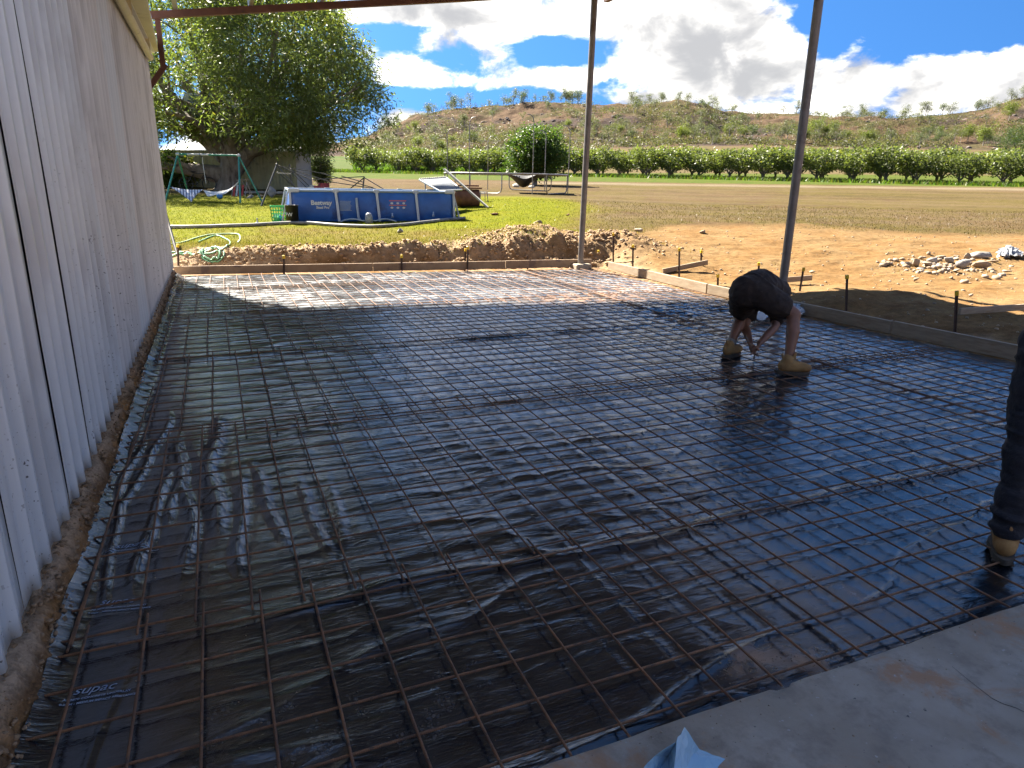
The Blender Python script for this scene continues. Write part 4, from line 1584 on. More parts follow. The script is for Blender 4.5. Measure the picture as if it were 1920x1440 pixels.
# the front row follows a straight line through the two ends seen in the photograph, more rows run behind it
ra, rb2 = np.array([RA.x, RA.y]), np.array([RBp.x, RBp.y])
dirr = (rb2 - ra) / np.linalg.norm(rb2 - ra)
nrm = np.array([-dirr[1], dirr[0]])
if nrm @ HEAD < 0:
    nrm = -nrm
n_orch = 0
front = []
back_rows = {1: [], 2: []}
for row in range(3):
    s0 = -2 - row * 2.0
    sL = np.linalg.norm(rb2 - ra) + 26
    s_ = s0 + rng.uniform(0, 1.4)
    while s_ < sL:
        q = ra + dirr * s_ + nrm * (row * 5.2 + rng.uniform(-.25, .25))
        dq, xq, _, _ = polar(q[0], q[1])
        if 672 < xq < 2060 and not (row > 0 and xq < 720):
            p_ = orch_protos[n_orch % 6] if n_orch < 6 else copy_tree(orch_protos[int(rng.integers(6))])
            p_.location = (q[0], q[1], gz(q[0], q[1]) - .02)
            p_.rotation_euler = (0, 0, rng.uniform(0, 6.28))
            sc_ = rng.uniform(.78, 1.14)
            p_.scale = (sc_ * 1.05, sc_ * 1.05, sc_)
            if row == 0:
                front.append((xq, p_))
            if row:
                back_rows[row].append((xq, p_))
                p_['label'] = 'leafy orchard tree half hidden behind the front row of the orchard'
                p_['group'] = 'orchard trees in the rows behind the front row'
            n_orch += 1
        s_ += rng.uniform(2.3, 3.4)

_ones = ['', 'first', 'second', 'third', 'fourth', 'fifth', 'sixth', 'seventh', 'eighth', 'ninth', 'tenth', 'eleventh', 'twelfth', 'thirteenth', 'fourteenth', 'fifteenth', 'sixteenth',
         'seventeenth', 'eighteenth', 'nineteenth']
ORD = _ones[1:]
for _t, _w in ((2, 'twent'), (3, 'thirt'), (4, 'fort'), (5, 'fift'), (6, 'sixt'), (7, 'sevent')):
    ORD += [_w + 'ieth'] + [_w + 'y ' + _ones[q] for q in range(1, 10)]
LANDMARKS = [(-1e9, 1003, 'left of the round tree', -1), (1003, 1093, 'right of the round tree', 1), (1093, 1492, 'right of the far post', 1), (1492, 1e9, 'right of the nearer post', 1)]


def ordinal_labels(items, text):        # items: (picture column, object)
    for lo, hi, where, sgn in LANDMARKS:
        sub = sorted([q for q in items if lo <= q[0] < hi], key=lambda q: q[0] * sgn)
        for i, (_, o_) in enumerate(sub):
            o_['label'] = ORD[min(i, 78)] + ' ' + text + ', counted ' + where


ordinal_labels(front, 'goblet shaped tree of the front orchard row')
ordinal_labels(back_rows[1], 'tree of the second orchard row')
ordinal_labels(back_rows[2], 'tree of the third orchard row')

# ---- weeds under and before the orchard, tufts along the bank and the lawn: grass nobody could count
rng = np.random.default_rng(41)


def blade_field(name, pts, hgt, wid, col_, var, label=None):
    n = len(pts)
    a = rng.uniform(0, 2 * PI, n)
    h_ = hgt * rng.uniform(.5, 1.3, n)
    w_ = wid * rng.uniform(.6, 1.3, n)
    lean = rng.normal(0, .45, (n, 2)) * h_[:, None]
    ca, sa = np.cos(a) * w_, np.sin(a) * w_
    P = np.asarray(pts)
    v = np.stack([P + np.stack([ca, sa, -.01 + 0 * a], 1), P - np.stack([ca, sa, .01 + 0 * a], 1), P + np.stack([lean[:, 0], lean[:, 1], h_], 1)], 1).reshape(-1, 3)
    f = np.arange(3 * n).reshape(n, 3)
    c_ = np.asarray(col_) * (1 + var * rng.uniform(-1, 1, (n, 1)))
    o = obj(name, np_mesh(name, v, f, M_LEAF, False, None, np.clip(c_, 0, 1)))
    o['kind'] = 'stuff'
    return o


n = 30000
s_ = rng.uniform(-25, np.linalg.norm(rb2 - ra) + 24, n)
o_ = rng.uniform(-4.2, 3.0, n) * rng.random(n) ** .3
q = ra + dirr * s_[:, None] + nrm * o_[:, None]
gzq = ground_z(q[:, 0], q[:, 1], True)
cmix = np.where(rng.random((n, 1)) < .6, [[.062, .115, .015]], [[.09, .10, .025]])
blade_field('grass', np.stack([q[:, 0], q[:, 1], gzq], 1), .34, .07, cmix, .35)
# crop rows left of the hill foot and the seed heads of the fallow
n = 26000
xx_ = rng.uniform(660, 1010, n)
dd_ = 106 + 150 * rng.random(n) ** 1.5
dd_ = np.round(dd_ / 4.2) * 4.2 + rng.normal(0, .35, n)
sd = (xx_ - 960) / 1325 * dd_
q = HEAD * dd_[:, None] + SIDE * sd[:, None]
blade_field('grass', np.stack([q[:, 0], q[:, 1], ground_z(q[:, 0], q[:, 1], True)], 1), .55, .22, np.tile([[.07, .12, .022]], (n, 1)), .35)
# lip of the bank
n = 9000
x_ = rng.uniform(-.9, 6.5, n)
t_ = np.abs(rng.normal(.95, .32, n)) + .25
y_ = far_line(x_) + t_ + (fbm(x_ * 1.1, x_ * 0, 21, 3) - .5) * .3
gx = ground_z(x_, y_, True)
keep = (t_ > .72)
pts = np.stack([x_, y_, gx], 1)[keep]
blade_field('grass', pts, .055, .005, np.where(rng.random((len(pts), 1)) < .6, [[.15, .115, .05]], [[.10, .105, .025]]), .35)
# lawn and dry paddock relief
n = 48000
dd_ = 13.3 + 14 * rng.random(n) ** 1.3
xx_ = rng.uniform(290, 1960, n)
sd = (xx_ - 960) / 1325 * dd_
q = HEAD * dd_[:, None] + SIDE * sd[:, None]
gcol = ground_colour(q[:, 0], q[:, 1])
sandy = ((gcol[:, 0] - gcol[:, 1]) / (gcol[:, 0] + 1e-6) > .36)
tq = np.maximum((q[:, 1] - far_line(np.clip(q[:, 0], -6, 12))), q[:, 0] - right_line(q[:, 1]))
ok = (~sandy) & (tq > 1.1)
pts = np.stack([q[:, 0], q[:, 1], ground_z(q[:, 0], q[:, 1], True)], 1)[ok]
blade_field('grass', pts, .045, .009, gcol[ok] * .9, .4)

# ---- shrubs by the shed in the yard
def shrub(px, py, wpx, hpx, lbl, colr, seed, ln_=.28, wd_=.07, n=200, nm='shrub', away=0, per=22):
    b_ = hit(px, py)
    D_ = b_.x * HEAD[0] + b_.y * HEAD[1]
    k = D_ / F_PX
    rg_ = np.random.default_rng(seed)
    t_ = thing(nm, lbl, 'shrub' if nm == 'shrub' else 'tree', b_)
    mb = MB()
    branch_tree(mb, (0, 0, .0), [((rg_.uniform(-1, 1) * wpx * k * .3, rg_.uniform(-1, 1) * wpx * k * .3, hpx * k * .75), .04 + .0006 * hpx) for _ in range(5)], .06, rg_, .06, 0)
    mb.build('trunk', M_BARK, t_)
    cs = round_crown(rg_, wpx * k * .5, hpx * k * .5, n, None, 0, 0, 0, inner=.2) + np.array([0, 0, hpx * k * .52])
    obj('crown', crown_mesh('crown', [leaves(cs, per, .12 * wpx * k, ln_, wd_, .2, rg_, colr, .5, yellow=.04)]), t_)
    return t_


shrub(322, 352, 46, 62, 'broad leaved green shrub between the shed corner and the tree', (.07, .11, .03), 51)
shrub(604, 352, 44, 58, 'feathery grey green shrub at the end of the yard shed', (.085, .115, .04), 52, .2, .03)
shrub(1912, 300, 92, 62, 'rounded dark green tree rising over the end of the orchard', (.03, .06, .014), 53, .34, .13, 420, 'round_tree', per=26)
shrub(352, 352, 26, 50, 'yellowish shrub between the swing frame and the yard shed', (.14, .15, .03), 54)

# ---- gum trees, bushes and rocks of the hill
rng = np.random.default_rng(61)


def gum_proto(k):
    rg_ = np.random.default_rng(700 + k)
    mb = MB()
    H = rg_.uniform(6.0, 8.5)
    lean = rg_.uniform(-.5, .5, 2)
    trunk = [(0, 0, -.4), (lean[0] * .3, lean[1] * .3, H * .25), (lean[0] * .8, lean[1] * .6, H * .55)]
    mb.tube(trunk, [.17, .13, .09], 5)
    tips = []
    for j in range(8):
        a = rg_.uniform(0, 6.28)
        q = rg_.uniform(.6, 2.5)
        st_ = trunk[1] if j % 3 else trunk[2]
        tip = (st_[0] + math.cos(a) * q, st_[1] + math.sin(a) * q, H * rg_.uniform(.42, .98))
        mb.tube(limb_path(st_, tip, .08, rg_, 3), [.08, .06, .045, .02], 4)
        tips.append(tip)
    style = k % 4
    colr = [(.088, .100, .060), (.098, .112, .052), (.118, .145, .03), (.070, .090, .05)][style]
    cs = []
    for tp in tips:
        nn_ = int(rg_.integers(3, 13))
        for _ in range(nn_):
            cs.append(np.array(tp) + rg_.normal(0, 1, 3) * np.array([.7, .7, .6]))
    for _ in range(10 if style != 2 else 60):
        q = rg_.normal(0, 1, 3)
        q /= np.linalg.norm(q)
        cs.append(np.array([lean[0] * .8, lean[1] * .6, H * .62]) + q * np.array([2.0, 2.0, H * .30]) * rg_.uniform(.3, 1))
    v = leaves(cs, 13 if style != 2 else 16, .8, .42, .17, .35, rg_, colr, .45, yellow=.02)
    return mb.mesh('trunk', M_BARK_PALE), crown_mesh('crown', [v])


GUMS = [gum_proto(k) for k in range(16)]
TXT = ['grey green gum tree on the dry hillside', 'open leafy gum tree on the dry hillside', 'lime green gum tree on the lower dry hillside', 'dull green gum tree on the dry hillside']


def hill_spot(px, f):                  # column of the photograph and fraction up the slope
    d_ = 300 + 180 * f
    sd_ = (px - 960) / 1325 * d_
    q_ = HEAD * d_ + SIDE * sd_
    return float(q_[0]), float(q_[1])


spots = []
for px in np.sort(rng.uniform(700, 1990, 84)):     # skyline
    for _ in range(1 if (1330 < px < 1800) else int(rng.integers(1, 4))):
        if rng.random() < (.93 if px < 1340 else .62):
            spots.append((px + rng.uniform(-9, 9), rng.uniform(.93, 1.01), rng.choice([0, 0, 1, 3]), rng.uniform(.55, 1.3), 1))
while len(spots) < 292:
    px = rng.uniform(715, 1980)
    f_ = rng.uniform(.02, .92)
    dens_ = .35 + .65 * sstep(np.array(f_ + 0), .62, .15)
    if px > 1330 and f_ > .5:
        dens_ *= .25
    if 740 < px < 960 and f_ > .55:
        dens_ *= .5
    if rng.random() < dens_:
        st_ = rng.choice([0, 1, 2, 3], p=[.3, .3, .2 if f_ < .5 else .02, .2 if f_ < .5 else .38])
        spots.append((px, f_, st_, rng.uniform(.5, 1.25), 0))
ridge_items = []
slope_items = {0: [], 1: [], 2: [], 3: []}
for px, f_, st_, sc_, sky_ in spots:
    x_, y_ = hill_spot(px, f_)
    k = int(st_) + 4 * int(rng.integers(4))
    z_ = float(ground_z(np.array([x_]), np.array([y_]), True)[0])
    o = thing('gum_tree', None, None, (x_, y_, z_), rng.uniform(0, 6.28))
    obj('trunk', GUMS[k][0], o)
    obj('crown', GUMS[k][1], o)
    o.scale = (sc_ * 1.05, sc_ * 1.05, sc_ * rng.uniform(.85, 1.1))
    if sky_:
        ridge_items.append((px, o))
        tag(o, 'thin gum tree standing on the skyline of the hill', 'tree', 'gum trees along the ridge')
    else:
        slope_items[int(st_)].append((px, o))
        tag(o, TXT[int(st_)], 'tree', 'gum trees scattered over the hillside')
ordinal_labels(ridge_items, 'thin gum tree on the ridge skyline')
for st_ in range(4):
    ordinal_labels(slope_items[st_], ['grey green hillside gum tree', 'open leafy hillside gum tree', 'lime green hillside gum tree', 'dull green hillside gum tree'][st_])
# low scrub and boulders
cs = []
ccol = []
for _ in range(9000):
    px = rng.uniform(640, 2020)
    f_ = rng.uniform(.0, .98) ** 1.3
    x_, y_ = hill_spot(px, f_)
    cs.append((x_, y_, 0))
cs = np.array(cs)
cs[:, 2] = ground_z(cs[:, 0], cs[:, 1], True) + rng.uniform(.3, 2.2, len(cs))
cl_ = fbm(cs[:, 0] * .03, cs[:, 1] * .03, 141, 3)
cs = cs[cl_ + .12 * rng.random(len(cs)) > .50]
v = leaves(cs, 15, rng.uniform(.7, 2.6, len(cs)), .8, .30, .1, rng, (.072, .074, .038), .5, yellow=.03)
o = obj('hillside_scrub', crown_mesh('hillside_scrub', [v]))
o['kind'] = 'stuff'
rk_v, rk_f, b_ = [], [], 0
base_ = MB().ball((0, 0, 0), 1.0, 7)
bv = np.array(base_.v)
for _ in range(900):
    px = rng.uniform(720, 2000)
    f_ = rng.uniform(.03, .95)
    x_, y_ = hill_spot(px, f_)
    if fbm(np.array([x_ * .04 + 7]), np.array([y_ * .04]), 71, 4)[0] < .55:
        continue
    s_ = rng.uniform(.3, 1.0)
    z_ = float(ground_z(np.array([x_]), np.array([y_]), True)[0])
    vv = bv * rng.uniform(.7, 1.3, (len(bv), 1)) * np.array([s_ * rng.uniform(.8, 1.6), s_ * rng.uniform(.8, 1.6), s_ * .7]) + np.array([x_, y_, z_ + s_ * .2])
    rk_v.append(vv)
    rk_f += [tuple(i + b_ for i in f) for f in base_.f]
    b_ += len(bv)
if rk_v:
    o = obj('hillside_rocks', np_mesh('hillside_rocks', np.vstack(rk_v), rk_f, pm('hill_rock', (.085, .066, .062), (.125, .098, .088), .8, .95, .4, 3)))
    o['kind'] = 'stuff'

# ================================================================== YARD THINGS
def V3(p):
    return Vector((float(p[0]), float(p[1]), float(p[2])))


def dist_of(p):
    return float(p[0] * HEAD[0] + p[1] * HEAD[1])


class Site:                            # a thing's base point with picture directions turned into offsets
    def __init__(self, px, py, name, label, cat, group=None, dist=None):
        self.b = hit(px, py) if dist is None else V3(at_d(px, py, dist))
        self.D = dist_of(self.b)
        self.k = self.D / F_PX * 1.03
        self.t = thing(name, label, cat, self.b, 0, group)

    def p(self, px, py, away=0.0):
        return V3(at_d(px, py, self.D + away)) - self.b

    def g(self, px, py):               # ground point
        return hit(px, py) - self.b


M_BLUE = pm('blue_pool_liner', (.012, .075, .30), (.018, .10, .38), 3, .42, .12, 9, c3=(.01, .04, .17), c3_scale=1.4)
M_POOLWHITE = pm('white_pool_frame', (.42, .44, .48), (.36, .39, .45), 4, .4)
M_POOLRAIL = pm('pale_blue_pool_rail', (.26, .31, .40), (.21, .27, .37), 4, .4)
M_WATER = pm('pool_water', (.02, .12, .22), rough=.03)
M_WPRINT = pm('white_print', (.45, .47, .5), rough=.6)
M_RPRINT = pm('red_print', (.45, .10, .08), rough=.6)
M_BLACKP = pm('black_plastic', (.012, .012, .013), (.02, .02, .02), 6, .4)
M_STEELB = pm('black_painted_tube', (.014, .014, .015), (.03, .026, .024), 6, .45)
M_GREENP = pm('green_painted_tube', (.02, .17, .11), (.03, .22, .15), 5, .4, c3=(.10, .12, .09), c3_scale=6, c3_at=.6)
M_WHITEP = pm('white_plastic', (.46, .46, .44), (.38, .38, .36), 5, .45)
M_GREYT = pm('grey_steel_tube', (.19, .175, .165), (.28, .265, .25), 6, .45, metal=.3, c3=(.16, .09, .06), c3_scale=3)
M_RUSTY = pm('rusted_drum_steel', (.115, .045, .024), (.18, .078, .04), 4, .8, .3, 20, c3=(.06, .03, .022), c3_scale=2)

# ---- above-ground pool
PN, PR = hit(547, 417), hit(850, 411)
zb_ = (PN.z + PR.z) / 2 - .01
N_ = Vector((PN.x, PN.y, zb_))
e1 = Vector((PR.x - PN.x, PR.y - PN.y, 0))
PL = e1.length
e1.normalize()
e2 = Vector((-e1.y, e1.x, 0))
if e2.x * HEAD[0] + e2.y * HEAD[1] < 0:
    e2 = -e2
PH = float(at_d(548, 357, dist_of(PN))[2] - zb_)
PW_ = 2.25
pool = thing('pool', 'blue rectangular frame pool with white legs standing on the lawn', 'swimming pool', N_)


def pl(a, b, z):
    return e1 * a + e2 * b + Vector((0, 0, z))


mb = MB()
per = []
nseg = 40
for i in range(nseg):
    per.append((PL * i / nseg, 0))
for i in range(16):
    per.append((PL, PW_ * i / 16))
for i in range(nseg):
    per.append((PL * (1 - i / nseg), PW_))
for i in range(16):
    per.append((0, PW_ * (1 - i / 16)))
hs = [0, .04, .14, .3, .5, .68, .82, .93, 1.0]
LEGS = [.265, .51, .755]
vs, fs = [], []
for h_ in hs:
    for a, b in per:
        f_ = a / PL
        seg = min(LEGS + [0, 1], key=lambda q: abs(q - f_))
        bulge = .075 * math.sin(PI * min(1, max(0, h_))) ** .8 * (1 - math.exp(-((f_ - seg) / .05) ** 2) * .55)
        ob = -bulge if b == 0 else (bulge if b == PW_ else 0)
        oa = bulge * .8 if a == PL and 0 < b < PW_ else (-bulge * .8 if a == 0 and 0 < b < PW_ else 0)
        vs.append(pl(a + oa, b + ob, h_ * (PH - .03)))
n = len(per)
for i in range(len(hs) - 1):
    for j in range(n):
        fs.append((i * n + j, i * n + (j + 1) % n, (i + 1) * n + (j + 1) % n, (i + 1) * n + j))
mb.add(vs, fs, True)
mb.build('liner', M_BLUE, pool)
MB().add([pl(.02, .02, PH * .86), pl(PL - .02, .02, PH * .86), pl(PL - .02, PW_ - .02, PH * .86), pl(.02, PW_ - .02, PH * .86)], [(0, 1, 2, 3)]).build('water', M_WATER, pool)
for b_ in (0, PW_):
    cuts = [.10] + [q * PL for q in LEGS] + [PL - .10]
    for i in range(4):
        MB().tube([pl(cuts[i] + .035, b_, PH), pl(cuts[i + 1] - .035, b_, PH)], .032, 10).build('top_rail', M_POOLRAIL, pool)
for a_ in (0, PL):
    MB().tube([pl(a_, .10, PH), pl(a_, PW_ - .10, PH)], .032, 10).build('top_rail', M_POOLRAIL, pool)
for f_ in LEGS:
    for b_, s_ in ((0, -1), (PW_, 1)):
        a_ = f_ * PL
        lg = MB()
        lg.bar(pl(a_ + .05, b_ + s_ * .13, .0), pl(a_, b_ + s_ * .045, PH - .02), .062, .035, up=e2 * s_)
        o = lg.build('leg', M_POOLWHITE, pool)
        MB().bar(pl(a_ - .075, b_, PH), pl(a_ + .075, b_, PH), .085, .085, bev=.01).build('rail_joint', M_POOLWHITE, pool)
for a_ in (0, PL):
    for b_ in (0, PW_):
        sa, sb = (1 if a_ == 0 else -1), (1 if b_ == 0 else -1)
        cpz = MB()
        cpz.bar(pl(a_ - sa * .03, b_, PH), pl(a_ + sa * .24, b_, PH), .09, .09, bev=.012)
        cpz.bar(pl(a_, b_ - sb * .03, PH - .002), pl(a_, b_ + sb * .24, PH - .002), .088, .085, bev=.012)
        cpz.build('corner_joint', M_POOLWHITE, pool)
        lg = MB()
        lg.bar(pl(a_ - sa * .16 * 0, b_ - sb * .12, 0), pl(a_, b_ - sb * .03, PH - .04), .055, .04, up=e2)
        lg.build('leg', M_POOLWHITE, pool)
        lg = MB()
        lg.bar(pl(a_ - sa * .22, b_ + sb * .1, 0), pl(a_ - sa * .04, b_ + sb * .16, PH - .03), .055, .04, up=e1)
        lg.build('leg', M_POOLWHITE, pool)


def on_front(me_v, a0, z0, k):          # flat print coordinates -> just proud of the bulging front liner
    out = []
    for x_, y_, _ in me_v:
        a_, z_ = a0 + x_ * k, z0 + y_ * k
        f_ = a_ / PL
        seg = min(LEGS + [0, 1], key=lambda q: abs(q - f_))
        h_ = z_ / (PH - .03)
        bl = .075 * math.sin(PI * min(1, max(0, h_))) ** .8 * (1 - math.exp(-((f_ - seg) / .05) ** 2) * .55)
        out.append(pl(a_, -bl - .012, z_))
    return out


def front_text(body, a0, z0, size, bold, mat=M_WPRINT, name='printed_text'):
    co, f = text_mesh(body, size, 0, bold)
    return obj(name, np_mesh(name, np.array([tuple(p) for p in on_front(co, a0, z0, 1)]), f, mat), pool)


front_text('Bestway', .50, PH * .545, PH * .205, PH * .008)
front_text('Steel Pro', .63, PH * .42, PH * .115, PH * .004)
mb = MB()
for i in range(9):
    z_ = PH * (.66 - i * .038)
    w0 = .30 if i % 4 else .33
    q = on_front([(0, 0, 0), (w0 * random.uniform(.85, 1), 0, 0), (w0 * .9, PH * .014, 0), (0, PH * .014, 0)], PL * .285, z_, 1)
    mb.add(q, [(0, 1, 2, 3)])
mb.build('notice_print', M_POOLRAIL, pool)
mb, mr = MB(), MB()
for zz, w0 in ((.68, .46), (.53, .46)):
    mr.add(on_front([(0, 0, 0), (w0, 0, 0), (w0, PH * .03, 0), (0, PH * .03, 0)], PL * .585, PH * zz, 1), [(0, 1, 2, 3)])
for r_ in (.60, .45):
    for c_ in range(3):
        x0 = PL * .585 + .03 + c_ * .16
        ring = [(.04 + .04 * math.cos(k * PI / 4), PH * .025 + PH * .035 * math.sin(k * PI / 4), 0) for k in range(8)]
        mb.add(on_front(ring, x0, PH * r_ - .01, 1), [tuple(range(8))])
        mr.add(on_front([(.012, 0, 0), (.025, 0, 0), (.07, PH * .05, 0), (.058, PH * .05, 0)], x0, PH * r_ - .01, 1), [])
mr.build('warning_print', M_RPRINT, pool)
mb.build('warning_print', M_WPRINT, pool)
# hoses and fittings of the pool front
hs_ = MB()
hs_.tube([pl(PL * .385, -.10, PH * .78), pl(PL * .387, -.12, PH * .5), pl(PL * .392, -.13, PH * .15), pl(PL * .40, -.16, .02)], .035, 8)
hs_.build('suction_hose', M_POOLRAIL, pool)
for f_ in (.60, .86):
    MB().lathe([(.0, 0), (.035, 0), (.03, .05), (.02, .06), (.02, .12), (.0, .125)], pl(PL * f_, -.15, .10 if f_ < .7 else .13), 10).build('drain_valve', M_POOLRAIL, pool)
pump = Site(692, 419.5, 'pool_pump', 'small grey filter pump with looping hoses at the foot of the pool', 'pump')
mb = MB()
mb.lathe([(.0, 0), (.10, 0), (.10, .16), (.085, .20), (.085, .23), (.05, .27), (.0, .28)], (0, 0, 0), 14)
mb.build('pump_body', pm('grey_pump_plastic', (.22, .23, .25), (.30, .31, .33), 6, .5), pump.t)
for sgn in (1, -1):
    pts = [Vector((0, 0, .08)) + e1 * sgn * .09]
    for i in range(1, 9):
        a = i / 8
        pts.append(e1 * sgn * (.1 + .62 * a) + Vector((0, 0, .05 + .07 * math.sin(PI * a))) - e2 * (.05 * math.sin(a * 6)))
    MB().tube(pts, .020, 8).build('pump_hose', M_POOLRAIL, pump.t)

# ---- basket and bucket on the lawn beside the pool
bk = Site(523.5, 415.5, 'laundry_basket', 'bright green lattice basket beside the pool corner', 'basket')
k = bk.k
M_GRN = pm('bright_green_plastic', (.03, .36, .10), (.04, .42, .13), 5, .4)
W2, H2, D2 = 13.2 * k, 27 * k, .17


def bq(u, v_, z_):
    f_ = .84 + .16 * z_ / H2
    return e1 * (u * W2 * f_) + e2 * (v_ * D2 * f_) + Vector((0, 0, z_))


mb = MB()
cor = [(-1, -1), (1, -1), (1, 1), (-1, 1)]
for i in range(4):
    (u0, v0), (u1, v1) = cor[i], cor[(i + 1) % 4]
    for z_, t_ in ((.015, .03), (H2 * .25, .018), (H2 * .5, .018), (H2 * .72, .018), (H2 - .012, .04)):
        mb.bar(bq(u0, v0, z_), bq(u1, v1, z_), .014, t_)
    for s_ in range(7):
        f_ = s_ / 6
        mb.bar(bq(u0 + (u1 - u0) * f_, v0 + (v1 - v0) * f_, 0), bq(u0 + (u1 - u0) * f_, v0 + (v1 - v0) * f_, H2), .018, .01)
mb.add([bq(u, v_, .012) for u, v_ in cor], [(0, 1, 2, 3)])
mb.build('basket_lattice', M_GRN, bk.t)
for nm, c_, r_, off, lbl in (('ball', (.02, .16, .55), 5 * k, (.25, -.1, 6 * k), 'small blue ball seen through the green basket'),
                             ('crumpled_cloth', (.66, .70, .66), 7 * k, (-.3, .1, 8 * k), 'white cloth bundle inside the green basket')):
    o = MB().ball((0, 0, 0), r_, 12, (1, .8, 1 if nm == 'ball' else .85)).build(nm, pm(nm + '_surface', c_, tuple(q * .8 for q in c_), 9, .6, .3 if nm != 'ball' else 0))
    o.location = bk.b + bq(off[0], off[1], 0) + Vector((0, 0, off[2]))
    tag(o, lbl, 'ball' if nm == 'ball' else 'cloth')
bu = Site(549, 419.5, 'bucket', 'tall black bucket with white letters in front of the pool', 'bucket')
k = bu.k
mb = MB()
R_ = 11.2 * k
mb.lathe([(0, 0), (R_ * .92, 0), (R_, 31 * k), (R_ * 1.05, 31 * k), (R_ * 1.05, 32.5 * k), (R_ * .95, 32.5 * k), (R_ * .9, 3 * k), (0, 3 * k)], (0, 0, 0), 24)
mb.build('bucket_body', M_BLACKP, bu.t)
co, f = text_mesh('PW', 9.5 * k, 0, .001)
vs = []
ang0 = math.atan2(-HEAD[1], -HEAD[0]) - .95
for x_, y_, _ in co:
    a = ang0 + (x_) / R_
    rr = R_ * (.92 + .08 * ((13 * k + y_) / (31 * k))) * 1.012
    vs.append((rr * math.cos(a), rr * math.sin(a), 13 * k + y_))
obj('printed_text', np_mesh('printed_text', vs, f, M_WPRINT), bu.t)

# ---- pipes and hoses lying on the grass
def ground_tube(name, pix, r, mat, label, cat, lift=1.0, dense=6, jit=0.0):
    pts = [hit(px, py) for px, py in pix]
    out = []
    for i in range(len(pts) - 1):
        p0, p1, p2, p3 = pts[max(i - 1, 0)], pts[i], pts[i + 1], pts[min(i + 2, len(pts) - 1)]
        for j in range(dense):
            t = j / dense
            q = .5 * ((2 * p1) + (p2 - p0) * t + (2 * p0 - 5 * p1 + 4 * p2 - p3) * t * t + (3 * p1 - p0 - 3 * p2 + p3) * t ** 3)
            out.append(q)
    out.append(pts[-1])
    q2 = []
    seen = []
    for q in out:
        z_ = float(ground_z(np.array([q.x]), np.array([q.y]), True)[0]) + r * lift
        over = 0
        for s_ in seen[:-8]:
            if (s_[0] - q.x) ** 2 + (s_[1] - q.y) ** 2 < (2.2 * r) ** 2 and abs(s_[2] - z_) < 1.6 * r:
                over = max(over, s_[2] + 2 * r - z_)
        seen.append((q.x, q.y, z_ + over))
        q2.append((q.x, q.y, z_ + over))
    o = MB().tube(q2, r, 8).build(name, mat)
    return tag(o, label, cat)


M_POLY = pm('grey_poly_pipe', (.20, .19, .175), (.13, .125, .115), 6, .55)
ground_tube('pipe', [(306, 428), (345, 428.5), (400, 427), (450, 425.5), (500, 422.5), (545, 421), (590, 421.5), (640, 424.5), (700, 427), (750, 425), (800, 419.5), (840, 414), (872, 411.5)],
            .042, M_POLY, 'long grey pipe lying along the front of the pool', 'pipe')
M_HOSE = pm('green_garden_hose', (.10, .27, .13), (.16, .34, .20), 8, .45)
ground_tube('garden_hose', [(306, 462), (330, 459), (348, 454), (368, 447), (390, 442), (412, 440), (436, 439), (448, 441), (450, 449), (446, 457)], .016,
            pm('pale_green_hose', (.34, .44, .26), (.26, .40, .22), 7, .5), 'pale green hose end looping over the dry lawn edge', 'hose')
ground_tube('garden_hose', [(306, 478), (330, 477), (352, 477), (374, 479), (398, 478), (414, 472), (428, 463), (432, 456), (424, 449), (408, 443), (392, 446), (372, 455)], .016, M_HOSE,
            'green garden hose strand leading from the coil up the lawn', 'hose')
ground_tube('garden_hose', [(306, 486), (325, 482), (348, 479), (372, 478), (392, 473), (410, 468), (420, 476), (418, 488), (404, 495), (388, 492), (378, 484), (376, 474), (388, 468), (404, 468), (412, 476), (410, 486), (400, 491), (386, 486), (380, 477), (390, 470), (406, 471), (414, 480), (411, 490), (396, 494), (382, 488)], .016, M_HOSE,
            'dark green garden hose coil beside the shed corner', 'hose')
st_ = hit(341, 505)
o = MB().tube([(0, 0, -.02), tuple(at_d(309, 396, dist_of(st_) + 1.1) - np.array(st_))], .028, 10).build('leaning_pole', pm('dark_pole', (.03, .032, .035), (.06, .055, .05), 6, .5))
o.location = st_
tag(o, 'dark pole leaning against the far corner of the shed', 'pole')

# ---- swing frame
sw = Site(380, 379, 'swing_frame', 'green tubular swing frame with white top joints under the tree', 'swing set')
lt, rt2 = sw.p(333, 289, .75), sw.p(447.5, 291.5, .75)
mb = MB()
mb.tube([lt, rt2], .034, 10)
cb = mb.build('crossbar', M_GREENP, sw.t)
MB().tube([lt + (rt2 - lt) * .16, lt + (rt2 - lt) * .51], .036, 10).build('white_sleeve', M_WHITEP, cb)
for top, a, b in ((lt, (309, 380), (354, 353)), (rt2, (450.5, 381), (490.5, 377))):
    for i, q in enumerate((a, b)):
        g_ = sw.g(*q)
        if q == b and top is lt:
            g_ = sw.p(354, 362, 1.9)
            g_.z = gz(sw.b.x + g_.x, sw.b.y + g_.y) - sw.b.z
        MB().tube([top + Vector((0, 0, -.02)), g_], .030, 10).build('leg', M_GREENP, sw.t)
    MB().ball(top, .065, 10, (1.1, 1.1, .9)).build('corner_joint', M_WHITEP, sw.t)
mid = lt + (rt2 - lt) * .4
MB().tube([mid, mid + Vector((0, 0, -.35)), mid + Vector((.03, 0, -1.0))], .013, 6).build('hanging_rope', M_WHITEP, sw.t)
MB().tube([mid + Vector((-.09, 0, 0)), mid + Vector((-.02, 0, -.08)), mid + Vector((.05, 0, 0))], .02, 6).build('rope_hook', M_BLACKP, sw.t)


